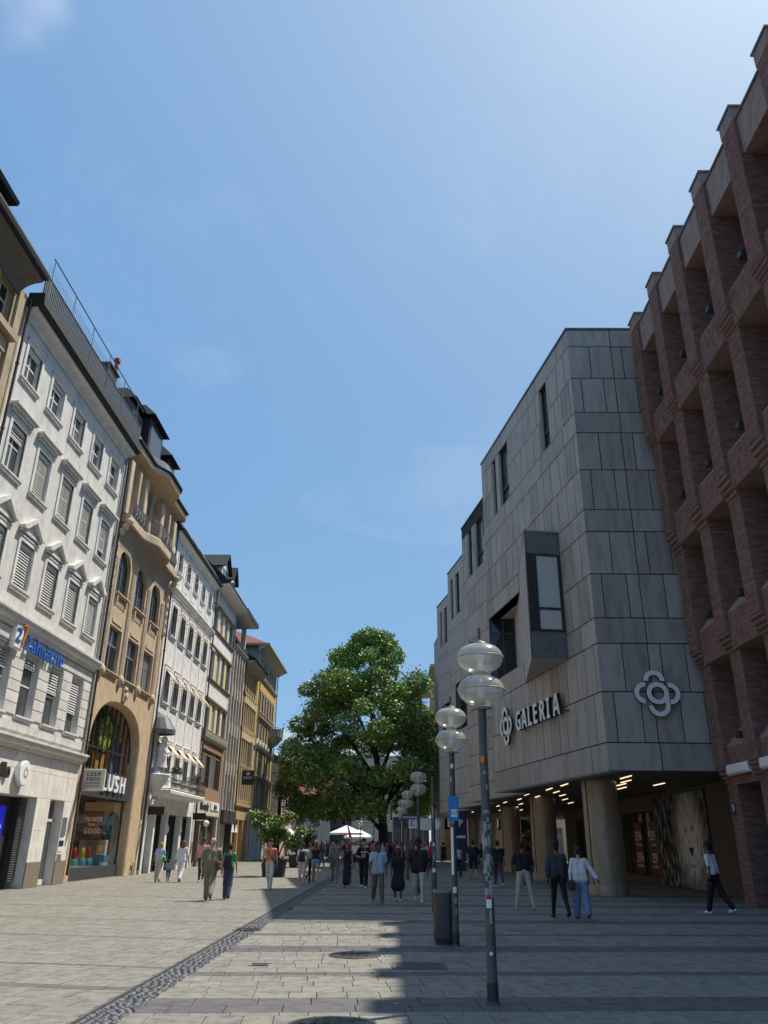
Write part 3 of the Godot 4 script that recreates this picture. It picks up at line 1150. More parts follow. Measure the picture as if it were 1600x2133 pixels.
	put(MB.new().tube([Vector3(9.94, 0.9, -0.24), Vector3(9.94, 1.5, -0.24)], [0.018, 0.018], 6), "handle", M.steel, dr)
	put(MB.new().box(9.6, 1.55, -0.305, 9.85, 2.05, -0.300), "notice", M.paper, dr)
	# plates beside the door
	box_part(b, "plate", M.steel, 10.80, 1.80, 0.03, 11.24, 2.50, 0.06)
	box_part(b, "plate", M.navy_sign, 10.80, 1.42, 0.03, 11.24, 1.62, 0.05)
	box_part(b, "plate", M.letter_white, 10.80, 1.22, 0.03, 11.24, 1.38, 0.05)
	box_part(b, "letterbox", M.steel, 10.80, 0.86, 0.03, 11.20, 1.12, 0.05)
	# signs
	var dz := thing("dentist_sign", "blue dentist lettering with an orange tooth mark on the grey house", "sign", Vector3(XL + 0.10, 7.9, -27.2), PI / 2)
	text_part(dz, "letters", "Zahnärzte", M.letter_blue, Vector3(2.35, 0.32, 0.06), 0.52, 0.06, true, 0.98)
	put(MB.new().slab(-0.42, -0.05, -0.05, 0.30, 0.86, 0.12, 0.04), "sign_box", M.trim_white, dz)
	text_part(dz, "letters", "2", M.letter_blue, Vector3(-0.2, 0.42, 0.14), 0.5, 0.04)
	put(MB.new().tube([Vector3(0.02, 0.80, 0.16), Vector3(0.20, 0.84, 0.16), Vector3(0.26, 0.62, 0.16), Vector3(0.15, 0.30, 0.16), Vector3(0.12, 0.02, 0.16)], [0.03, 0.05, 0.055, 0.045, 0.02], 8), "tooth_mark", M.orange_paint, dz)
	var ap := thing("optician_sign", "dark raised optician lettering with a round white disc on cream stone", "sign", Vector3(XL + 0.05, 3.84, -28.0), PI / 2)
	text_part(ap, "letters", "apollo", M.anthracite, Vector3(-0.35, 0, 0.05), 0.46, 0.09, true, 0.9)
	put(MB.new().at(Transform3D(Basis(Vector3.RIGHT, PI / 2), Vector3(1.42, 0.0, 0.1))).lathe([Vector2(0.0, -0.1), Vector2(0.44, -0.1), Vector2(0.44, 0.08), Vector2(0.40, 0.10), Vector2(0, 0.10)], 32), "disc", M.letter_white, ap)
	var dots := MB.new()
	for k in 22:
		var a := TAU * k / 22.0
		for rr in [0.12, 0.17]:
			dots.ball(Vector3(1.46 + cos(a) * rr, sin(a) * rr * (1.2 if sin(a) > 0 else 0.9), 0.205), Vector3(0.016, 0.016, 0.006), 3, 6)
	put(dots, "dot_ring", M.red_paint, ap)

func arch_points(cx: float, a: float, ys: float, rise: float, seg: int, ex := 2.0) -> Array:
	var p := []
	for i in seg + 1:
		var th := PI - PI * i / seg
		var x := signf(cos(th)) * pow(absf(cos(th)), 2.0 / ex)
		var y := pow(absf(sin(th)), 2.0 / ex)
		p.append(Vector2(cx + a * x, ys + rise * y))
	return p

func bulge(u: float) -> float:
	# plan of the wavy balcony and cornice of the sandstone house
	return smoothstep(2.7, 4.1, u) * (1.0 - smoothstep(6.0, 7.3, u))

func sweep_u(mb: MB, u0: float, u1: float, n: int, prof: Callable) -> void:
	# prof(u) gives a list of (z, y) running so that the sheet faces outwards
	var prev: Array = prof.call(u0)
	var up := u0
	for i in range(1, n + 1):
		var u := lerpf(u0, u1, float(i) / n)
		var cur: Array = prof.call(u)
		for k in cur.size() - 1:
			mb.quad(Vector3(up, prev[k].y, prev[k].x), Vector3(u, cur[k].y, cur[k].x), Vector3(u, cur[k + 1].y, cur[k + 1].x), Vector3(up, prev[k + 1].y, prev[k + 1].x))
		prev = cur
		up = u

func house_c() -> void:
	var s0 := 35.08
	var b := bldg("sandstone_house", "narrow ochre sandstone house with a big shop arch and wavy balcony", s0)
	var w := 9.75
	body(b, w, 20.2, M.sandstone_grey, -2.6)
	var cs := [1.95, 4.75, 7.45]
	# arch storey
	var ax := 4.3
	var arch := arch_points(ax, 3.72, 5.35, 2.55, 28, 2.5)
	var mb := MB.new()
	wall_in(mb, 0, w, 0, 8.8, [[ax - 3.72, -0.01, ax + 3.72, 7.9]], 0.0)
	for i in arch.size() - 1:
		var p: Vector2 = arch[i]
		var q: Vector2 = arch[i + 1]
		mb.quad(Vector3(p.x, p.y, 0), Vector3(q.x, q.y, 0), Vector3(q.x, 7.9, 0), Vector3(p.x, 7.9, 0))
	# rounded reveal of the arch
	var line := [Vector2(ax - 3.72, 0.0)] + arch + [Vector2(ax + 3.72, 0.0)]
	var rows := []
	for k in 7:
		var z: float = [0.0, -0.02, -0.06, -0.14, -0.25, -0.38, -0.52][k]
		var inn: float = [0.0, 0.05, 0.10, 0.14, 0.16, 0.17, 0.17][k]
		var row := []
		for i in line.size():
			var p: Vector2 = line[i]
			var d := (Vector2(ax, 5.0) - p)
			d = Vector2(signf(d.x), 0) if p.y < 5.3 else d.normalized()
			row.append(Vector3(p.x + d.x * inn, p.y + (d.y * inn if p.y > 5.3 else 0.0), z))
		rows.append(row)
	for k in 6:
		for i in line.size() - 1:
			mb.quad(rows[k][i + 1], rows[k][i], rows[k + 1][i], rows[k + 1][i + 1])
	put(mb, "arch_wall", M.sandstone, b)
	put(MB.new().box(4.05, 8.0, 0.0, 4.55, 8.75, 0.10).ball(Vector3(4.3, 8.25, 0.1), Vector3(0.16, 0.2, 0.12), 6, 10).ball(Vector3(4.3, 8.58, 0.1), Vector3(0.2, 0.1, 0.1), 6, 10), "keystone", M.sandstone_pale, b)
	# glazing in the arch
	var gz := -0.46
	var ul := ax - 3.55
	var ur := ax + 3.55
	var inner := arch_points(ax, 3.58, 5.35, 2.42, 28, 2.5)
	var fr := MB.new()
	for i in inner.size() - 1:
		var p: Vector2 = inner[i]
		var q: Vector2 = inner[i + 1]
		fr.tube([Vector3(p.x, p.y, gz), Vector3(q.x, q.y, gz)], [0.06, 0.06], 5, false)
	for k in 9:
		var u := lerpf(ul, ur, (k + 1) / 10.0)
		var top := 5.35
		for i in inner.size() - 1:
			if inner[i].x <= u and inner[i + 1].x >= u:
				top = lerpf(inner[i].y, inner[i + 1].y, (u - inner[i].x) / maxf(inner[i + 1].x - inner[i].x, 1e-4))
		fr.box(u - 0.03, 4.6, gz - 0.04, u + 0.03, top, gz + 0.04)
	fr.box(ul, 5.62, gz - 0.045, ur, 5.70, gz + 0.045)
	var aw := put(fr, "arch_window", M.frame_dark, b)
	var gp := MB.new()
	for i in inner.size() - 1:
		gp.quad(Vector3(inner[i].x, 4.6, gz - 0.01), Vector3(inner[i + 1].x, 4.6, gz - 0.01), Vector3(inner[i + 1].x, inner[i + 1].y, gz - 0.01), Vector3(inner[i].x, inner[i].y, gz - 0.01))
	put(gp, "glazing", M.pane_clear, aw)
	# upper shop room seen through the glass
	var rm := MB.new()
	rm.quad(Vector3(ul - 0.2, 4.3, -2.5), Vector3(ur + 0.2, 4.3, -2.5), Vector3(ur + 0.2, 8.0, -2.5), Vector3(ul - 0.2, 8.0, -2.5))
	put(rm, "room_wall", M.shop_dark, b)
	put(MB.new().at(Transform3D(Basis(Vector3.RIGHT, PI / 2), Vector3(4.6, 6.5, -0.75))).lathe([Vector2(0, -0.05), Vector2(0.85, -0.05), Vector2(0.85, 0.05), Vector2(0, 0.05)], 28), "wall_disc", M.lime, b)
	put(MB.new().box(4.0, 4.66, -1.0, 5.4, 5.6, -0.9), "wall_panel", M.orange_panel, b)
	put(MB.new().box(0.9, 4.66, -1.0, 1.5, 6.0, -0.9), "wall_panel", M.pink_panel2, b)
	put(MB.new().box(6.4, 4.66, -1.0, 7.7, 6.3, -0.9), "wall_panel", M.blue_panel, b)
	var pl := MB.new()
	leaf_cloud(pl, Vector3(4.3, 6.6, -0.95), Vector3(3.1, 1.1, 0.3), 1700, 0.17, 5, Color(0.10, 0.18, 0.04))
	put(pl, "hanging_greenery", M.leaf, b)
	# fascia with the shop's name
	box_part(b, "fascia", M.anthracite, ul - 0.02, 3.48, -0.60, ur + 0.02, 4.66, -0.16)
	text_part(b, "shop_letters", "LUSH", M.letter_white, Vector3(4.95, 4.16, -0.10), 0.74, 0.08, true, 1.35)
	# shop window
	box_part(b, "stall_riser", M.anthracite, ul - 0.02, 0.0, -0.54, ur + 0.02, 0.52, -0.36)
	var sw := MB.new()
	sw.box(ul, 0.52, -0.50, ul + 0.06, 3.48, -0.42).box(ur - 0.06, 0.52, -0.50, ur, 3.48, -0.42).box(ul + 0.06, 3.40, -0.50, ur - 0.06, 3.48, -0.42)
	var shop := put(sw, "shop_window", M.frame_dark, b)
	box_part(shop, "glazing", M.pane_clear, ul + 0.06, 0.52, -0.465, ur - 0.06, 3.40, -0.455)
	var inside := MB.new()
	inside.quad(Vector3(ul, 0.3, -2.45), Vector3(ur, 0.3, -2.45), Vector3(ur, 3.5, -2.45), Vector3(ul, 3.5, -2.45))
	inside.quad(Vector3(ul, 0.5, -0.8), Vector3(ur, 0.5, -0.8), Vector3(ur, 0.5, -2.45), Vector3(ul, 0.5, -2.45))
	put(inside, "display_back", M.shop_wall, b)
	put(MB.new().quadbox(Vector3(ur - 0.08, 0.5, -2.4), Vector3(ur - 0.02, 3.45, -0.52)), "display_side", M.shop_side, b)
	# boards and goods stand across the window, turned to people coming up the street
	var pb := Node3D.new()
	pb.name = "poster"
	b.add_child(pb)
	pb.position = Vector3(5.9, 0, -1.25)
	pb.rotation.y = -PI / 2
	box_part(pb, "poster_board", M.poster_dark, -0.58, 1.66, -0.05, 0.56, 2.98, 0.0)
	text_part(pb, "print", "POWER", M.letter_white, Vector3(0.08, 2.58, 0.006), 0.20, 0.008, true, 0.9)
	text_part(pb, "print", "FOR", M.letter_white, Vector3(0.0, 2.33, 0.006), 0.14, 0.008, true, 0.9)
	text_part(pb, "print", "GOOD", M.letter_white, Vector3(0.08, 2.05, 0.006), 0.24, 0.008, true, 0.9)
	var wb := Node3D.new()
	wb.name = "cutout_board"
	b.add_child(wb)
	wb.position = Vector3(ur - 0.14, 0, -0.84)
	wb.rotation.y = -PI / 2
	var wp := PackedVector2Array()
	for k in 32:
		var a := TAU * k / 32.0
		wp.append(Vector2(cos(a) * (0.33 + 0.09 * sin(3.0 * a + 0.6)), 2.0 + sin(a) * (1.08 + 0.08 * cos(2.0 * a))))
	put(MB.new().prism(wp, -0.03, 0.0), "board", M.teal_board, wb)
	put(MB.new().prism(PackedVector2Array([Vector2(0.20, 1.9), Vector2(0.36, 1.7), Vector2(0.30, 2.35), Vector2(0.16, 2.3)]), 0.001, 0.008), "board_patch", M.pink_panel2, wb)
	put(MB.new().prism(PackedVector2Array([Vector2(-0.05, 1.05), Vector2(0.22, 1.25), Vector2(0.18, 1.6), Vector2(-0.02, 1.5)]), 0.001, 0.008), "board_patch", M.orange_panel, wb)
	box_part(b, "pedestal", M.cyan_box, 6.2, 0.52, -1.02, 6.8, 0.98, -0.52)
	var pbx := box_part(b, "perfume_box", M.letter_white, 6.3, 0.98, -0.95, 6.6, 1.66, -0.55)
	box_part(pbx, "label", M.lime, 6.29, 1.08, -0.90, 6.30, 1.52, -0.60)
	box_part(pbx, "label_field", M.letter_white, 6.285, 1.14, -0.84, 6.29, 1.42, -0.66)
	box_part(b, "bottle_cap", M.black, 6.38, 1.66, -0.84, 6.54, 1.9, -0.66)
	for k in 3:
		var u: float = [3.6, 4.6, 5.4][k]
		put(MB.new().lathe([Vector2(0.18, 0.52), Vector2(0.18, 0.85), Vector2(0, 0.85)], 14, Vector3(u, 0, -1.0)), "pedestal", M.cyan_box, b)
		put(MB.new().lathe([Vector2(0.09, 0.85), Vector2(0.10, 1.1), Vector2(0.08, 1.26), Vector2(0, 1.34)], 12, Vector3(u, 0, -1.0)), "lipstick", M.red_paint if k != 1 else M.lime, b)
	for k in 4:
		var u: float = [0.95, 1.75, 2.1, 3.5][k]
		put(MB.new().ball(Vector3(u, 3.22 - 0.05 * (k % 2), -1.3 - 0.2 * (k % 2)), Vector3(0.17, 0.17, 0.17), 10, 14), "globe_lamp", M.globe_lit, b)
		var ol := OmniLight3D.new()
		ol.name = "lamp_glow"
		b.add_child(ol, true)
		ol.position = Vector3(u, 3.22 - 0.05 * (k % 2), -1.3 - 0.2 * (k % 2))
		ol.light_color = Color(1.0, 0.72, 0.42)
		ol.light_energy = 0.4
		ol.light_size = 0.17
		ol.omni_range = 12.0
		ol.shadow_enabled = true
	# middle storeys
	var holes := []
	for u in cs:
		holes.append([u - 0.88, 9.0, u + 0.88, 11.15])
		holes.append([u - 0.88, 12.75, u + 0.88, 15.08])
	var mw := MB.new()
	wall_in(mw, 0, w, 8.8, 16.2, holes, 0.0)
	for u in cs:
		wall_reveal(mw, u - 0.88, 9.0, u + 0.88, 11.15, 0.25)
		var ap := arch_points(u, 0.88, 14.2, 0.86, 16)
		for i in ap.size() - 1:
			mw.quad(Vector3(ap[i].x, ap[i].y, 0), Vector3(ap[i + 1].x, ap[i + 1].y, 0), Vector3(ap[i + 1].x, 15.08, 0), Vector3(ap[i].x, 15.08, 0))
			mw.quad(Vector3(ap[i + 1].x, ap[i + 1].y, 0), Vector3(ap[i].x, ap[i].y, 0), Vector3(ap[i].x, ap[i].y, -0.25), Vector3(ap[i + 1].x, ap[i + 1].y, -0.25))
		mw.quad(Vector3(u - 0.88, 12.75, -0.25), Vector3(u - 0.88, 12.75, 0), Vector3(u - 0.88, 14.2, 0), Vector3(u - 0.88, 14.2, -0.25))
		mw.quad(Vector3(u + 0.88, 12.75, 0), Vector3(u + 0.88, 12.75, -0.25), Vector3(u + 0.88, 14.2, -0.25), Vector3(u + 0.88, 14.2, 0))
		mw.quad(Vector3(u - 0.88, 12.75, -0.25), Vector3(u + 0.88, 12.75, -0.25), Vector3(u + 0.88, 12.75, 0), Vector3(u - 0.88, 12.75, 0))
	put(mw, "front_wall", M.sandstone, b)
	for u in cs:
		window(b, u, 9.0, 1.76, 2.15, {d = 0.20, nx = 2, rows = [0.0, 0.62, 1.0], frame = "frame_grey", ft = 0.07, sill = 0.16, trim_mat = "sandstone"})
		window(b, u, 12.75, 1.76, 2.33, {d = 0.20, nx = 2, rows = [0.0, 0.64, 1.0], frame = "frame_dark", ft = 0.07, sill = 0.16, trim_mat = "sandstone"})
		var gr := MB.new()
		for y in [12.95, 13.12]:
			gr.tube([Vector3(u - 0.9, y, 0.06), Vector3(u + 0.9, y, 0.06)], [0.015, 0.015], 5)
		put(gr, "guard_rail", M.iron, b)
		for q in [u - 0.7, u + 0.7]:
			put(MB.new().box(q - 0.07, 12.3, 0.0, q + 0.07, 12.6, 0.12), "bracket", M.sandstone_pale, b)
		put(MB.new().box(u - 0.6, 12.15, -0.01, u + 0.6, 12.55, 0.02), "apron_panel", M.sandstone_grey, b)
		put(MB.new().box(u - 0.7, 11.32, 0.0, u + 0.7, 11.5, 0.04), "carved_frieze", M.sandstone_pale, b)
	# shafts between the windows
	for u in [0.62, 3.35, 6.1, 8.78]:
		for du in [-0.17, 0.0, 0.17]:
			var r := 0.085 if du != 0.0 else 0.12
			put(MB.new().tube([Vector3(u + du, 8.9, 0.02), Vector3(u + du, 14.3, 0.02)], [r, r], 10, false), "shaft", M.sandstone_pale, b)
		put(MB.new().ball(Vector3(u, 8.85, 0.05), Vector3(0.26, 0.3, 0.2), 7, 10), "shaft_foot", M.sandstone_pale, b)
	for u in [0.2, 9.5]:
		put(MB.new().box(u - 0.14, 12.6, 0.0, u + 0.14, 15.6, 0.10), "carved_strip", M.sandstone_pale, b)
		for k in 6:
			put(MB.new().ball(Vector3(u, 12.8 + k * 0.5, 0.12), Vector3(0.1, 0.16, 0.06), 5, 8), "carving", M.sandstone, b)
		for k in 3:
			put(MB.new().ball(Vector3(u + (0.06 if u < 1 else -0.06) * k, 15.5 + 0.28 * k, 0.2 + 0.14 * k), Vector3(0.2, 0.2, 0.2), 6, 8), "corbel", M.sandstone_pale, b)
	# coved balcony
	var cv := MB.new()
	sweep_u(cv, 0.45, 9.3, 44, func(u): 
		var d := 0.42 + 0.50 * bulge(u)
		var dip := 0.25 * maxf(0.0, cos(TAU * (u - 1.95) / 2.75)) * 0.0
		var q := []
		for k in 9:
			var th := PI / 2 * k / 8.0
			q.append(Vector2(d * (1.0 - cos(th)), 14.95 + dip + 1.15 * sin(th)))
		return q)
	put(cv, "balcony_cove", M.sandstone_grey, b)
	var sb := MB.new()
	sweep_u(sb, 0.40, 9.36, 44, func(u):
		var d := 0.44 + 0.50 * bulge(u)
		return [Vector2(0, 16.09), Vector2(d, 16.09), Vector2(d + 0.02, 16.14), Vector2(d + 0.02, 16.50), Vector2(d - 0.03, 16.56), Vector2(-0.6, 16.56)])
	for u in [0.40, 9.36]:
		sb.box(u - 0.01, 16.09, -0.3, u + 0.01, 16.55, 0.44)
	put(sb, "balcony_slab", M.sandstone_pale, b)
	# loggia storey
	var lw := []
	for u in [1.35, 2.35, 4.2, 5.3, 7.1, 8.1]:
		lw.append([u - 0.36, 16.6, u + 0.36, 19.2])
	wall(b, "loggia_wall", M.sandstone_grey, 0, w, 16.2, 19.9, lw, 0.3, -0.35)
	for h in lw:
		window(b, (h[0] + h[2]) / 2, 16.6, 0.72, 2.6, {d = 0.16, z = -0.35, nx = 1, rows = [0.0, 0.7, 1.0], frame = "frame_dark", ft = 0.05})
	for q in [[0.25, 0.75], [1.72, 1.98], [2.8, 3.3], [5.95, 6.5], [7.5, 7.75], [8.6, 9.1]]:
		put(MB.new().slab(q[0], 16.56, -0.36, q[1], 19.5, 0.22, 0.04), "pillar", M.sandstone_pale, b)
	for q in [[4.55, 4.95]]:
		put(MB.new().slab(q[0], 16.56, -0.36, q[1], 19.5, 0.02, 0.04), "pillar", M.sandstone_grey, b)
	# wrought-iron railings
	for q in [[0.9, 3.0], [3.4, 6.6], [7.0, 9.1]]:
		var rl := MB.new()
		var n := 26
		var top := []
		var low := []
		for i in n + 1:
			var u := lerpf(q[0], q[1], float(i) / n)
			var z := 0.38 + 0.50 * bulge(u)
			top.append(Vector3(u, 17.42, z))
			low.append(Vector3(u, 16.68, z))
			rl.tube([Vector3(u, 16.62, z), Vector3(u, 17.42, z)], [0.013, 0.013], 4, false)
		var rr := []
		rr.resize(n + 1)
		rr.fill(0.022)
		rl.tube(top, rr, 5, false)
		rl.tube(low, rr, 5, false)
		# fanned curls
		for k in 5:
			var uc := lerpf(q[0], q[1], (k + 0.5) / 5.0)
			for a in range(-3, 4):
				var ps := []
				for t in 5:
					var f := t / 4.0
					var u := uc + sin(a * 0.42) * 0.42 * f
					ps.append(Vector3(u, 16.66 + 0.74 * f * cos(a * 0.30) , 0.39 + 0.50 * bulge(u) + 0.08 * sin(PI * f)))
				rl.tube(ps, [0.014, 0.014, 0.013, 0.012, 0.010], 4, false)
		put(rl, "balcony_railing", M.rail, b)
	# wavy cornice
	var cn := MB.new()
	sweep_u(cn, -0.05, 9.85, 50, func(u):
		var d := 0.50 + 0.55 * bulge(u)
		var q := [Vector2(-0.35, 19.3)]
		for k in 8:
			var th := PI / 2 * k / 7.0
			q.append(Vector2(-0.3 + (d + 0.12) * (1.0 - cos(th)), 19.42 + 0.62 * sin(th)))
		q.append(Vector2(d, 20.06))
		q.append(Vector2(d + 0.02, 20.30))
		q.append(Vector2(d - 0.08, 20.36))
		q.append(Vector2(-1.0, 20.40))
		return q)
	for u in [-0.05, 9.85]:
		cn.box(u - 0.01, 19.9, -0.6, u + 0.01, 20.36, 0.47)
	put(cn, "cornice", M.sandstone_pale, b)
	var gt := MB.new()
	sweep_u(gt, -0.05, 9.85, 50, func(u):
		var d := 0.55 + 0.55 * bulge(u)
		return [Vector2(d - 0.1, 20.37), Vector2(d + 0.08, 20.37), Vector2(d + 0.10, 20.46), Vector2(d - 0.1, 20.48)])
	put(gt, "gutter", M.slate, b)
	# glass-like screen on the cornice and the roof behind
	var gs := MB.new()
	sweep_u(gs, 0.2, 9.7, 50, func(u):
		var d := 0.25 + 0.55 * bulge(u)
		return [Vector2(d, 20.42), Vector2(d, 21.05)])
	put(gs, "parapet_screen", M.zinc_light, b)
	moulding(b, "roof", M.slate, 0.0, w, [[0.3, 20.42], [-1.6, 22.4], [-9.0, 24.0], [-9.0, 20.2], [0.0, 20.2]])
	box_part(b, "roof_base", M.sandstone_grey, 0.02, 19.8, -9.0, w - 0.02, 20.2, -0.66)
	for q in [[0.5, 1.7, 24.0, -0.35], [2.6, 5.0, 24.2, 0.0], [6.4, 7.8, 23.6, 0.0]]:
		var dm := put(MB.new().box(q[0], 20.5, -2.6, q[1], q[2] - 0.9, q[3]), "dormer", M.slate, b)
		var m: float = (q[0] + q[1]) / 2
		var hp := MB.new()
		var e := 0.32
		var y0: float = q[2] - 0.9
		var c4 := [Vector3(q[0] - e, y0, q[3] + e), Vector3(q[1] + e, y0, q[3] + e), Vector3(q[1] + e, y0, -3.0), Vector3(q[0] - e, y0, -3.0)]
		var rg := [Vector3(q[0] + 0.25, q[2], q[3] - 0.5), Vector3(q[1] - 0.25, q[2], q[3] - 0.5), Vector3(q[1] - 0.25, q[2], -2.4), Vector3(q[0] + 0.25, q[2], -2.4)]
		for i in 4:
			var j := (i + 1) % 4
			hp.quad(c4[i], c4[j], rg[j], rg[i])
		hp.quad(rg[0], rg[1], rg[2], rg[3])
		hp.quad(c4[3], c4[2], c4[1], c4[0])
		put(hp, "hipped_cap", M.slate, dm)
		put(MB.new().box(q[0] + 0.2, 20.9, q[3] + 0.001, q[1] - 0.2, y0 - 0.2, q[3] + 0.03), "dormer_window", M.glass_mid, dm)
	put(MB.new().lathe([Vector2(0.16, 23.9), Vector2(0.07, 24.15), Vector2(0.14, 24.3), Vector2(0.05, 24.5), Vector2(0.12, 24.75), Vector2(0.03, 25.0), Vector2(0, 25.2)], 10, Vector3(4.0, 0, -1.2)), "finial", M.zinc_light, b)
	drain(b, 0.05, 0.3, 19.6, "pipe", 0.14)
	drain(b, w - 0.05, 0.2, 19.4, "pipe", 0.16)
	# standing gas pipes at the pavement
	put(MB.new().tube([Vector3(8.9, 0, 0.12), Vector3(8.9, 0.62, 0.12), Vector3(9.15, 0.62, 0.12), Vector3(9.15, 0, 0.12)], [0.05, 0.05, 0.05, 0.05], 8), "standpipe", M.sandstone_pale, b)
	# square sign standing out from the front
	var sg := thing("shop_sign", "square cream sign reading LUSH FRESH HANDMADE COSMETICS on the sandstone arch", "sign", Vector3(XL + 0.02, 3.59, -35.35), 0.0)
	put(MB.new().slab(0.08, 0.0, -0.12, 1.02, 0.90, 0.0, 0.02), "sign_panel", M.sign_cream, sg)
	put(MB.new().box(-0.02, 0.4, -0.1, 0.08, 0.48, -0.04), "bracket", M.iron, sg)
	text_part(sg, "print", "LUSH", M.letter_black, Vector3(0.55, 0.69, 0.004), 0.175, 0.008, true, 1.0)
	text_part(sg, "print", "FRESH", M.letter_black, Vector3(0.55, 0.48, 0.004), 0.15, 0.008, true, 0.95)
	text_part(sg, "print", "HANDMADE", M.letter_black, Vector3(0.55, 0.315, 0.004), 0.098, 0.008, false, 0.92)
	text_part(sg, "print", "COSMETICS", M.letter_black, Vector3(0.55, 0.185, 0.004), 0.098, 0.008, false, 0.92)

func wall_reveal(mb: MB, u0: float, y0: float, u1: float, y1: float, d: float) -> void:
	var o := Vector3(0, 0, -d)
	var a := Vector3(u0, y0, 0)
	var e := Vector3(u1, y0, 0)
	var f := Vector3(u1, y1, 0)
	var g := Vector3(u0, y1, 0)
	mb.quad(a + o, a, g, g + o)
	mb.quad(e, e + o, f + o, f)
	mb.quad(g, f, f + o, g + o)
	mb.quad(a + o, e + o, e, a)

func awning(wn: Node, w: float, h: float, cloth: bool) -> void:
	# small drop-arm awning over a window, with its arms
	var y1 := h - 0.05
	var z0 := 0.02
	if cloth:
		inst(keyed("awn %.2f %.2f" % [w, h], func():
			var mb := MB.new()
			var a := Vector3(-w / 2, y1, z0)
			var b := Vector3(w / 2, y1, z0)
			var d := Vector3(w / 2, y1 - 0.62, 0.62)
			var e := Vector3(-w / 2, y1 - 0.62, 0.62)
			mb.quad(e, d, b, a)
			var o := Vector3(0, -0.012, -0.012)
			mb.quad(a + o, b + o, d + o, e + o)
			mb.box(-w / 2, y1 - 0.74, 0.615, w / 2, y1 - 0.60, 0.63)
			return mb), "awning", M.awning, wn)
	inst(keyed("arms %.2f %.2f" % [w, h], func():
		var mb := MB.new()
		var yy := y1 - 0.68
		for s in [-1.0, 1.0]:
			mb.tube([Vector3(s * w / 2, yy, 0.0), Vector3(s * w / 2, yy, 0.62)], [0.016, 0.016], 4)
		mb.tube([Vector3(-w / 2, yy, 0.62), Vector3(w / 2, yy, 0.62)], [0.018, 0.018], 4)
		return mb), "awning_arm", M.pale_beige, wn)

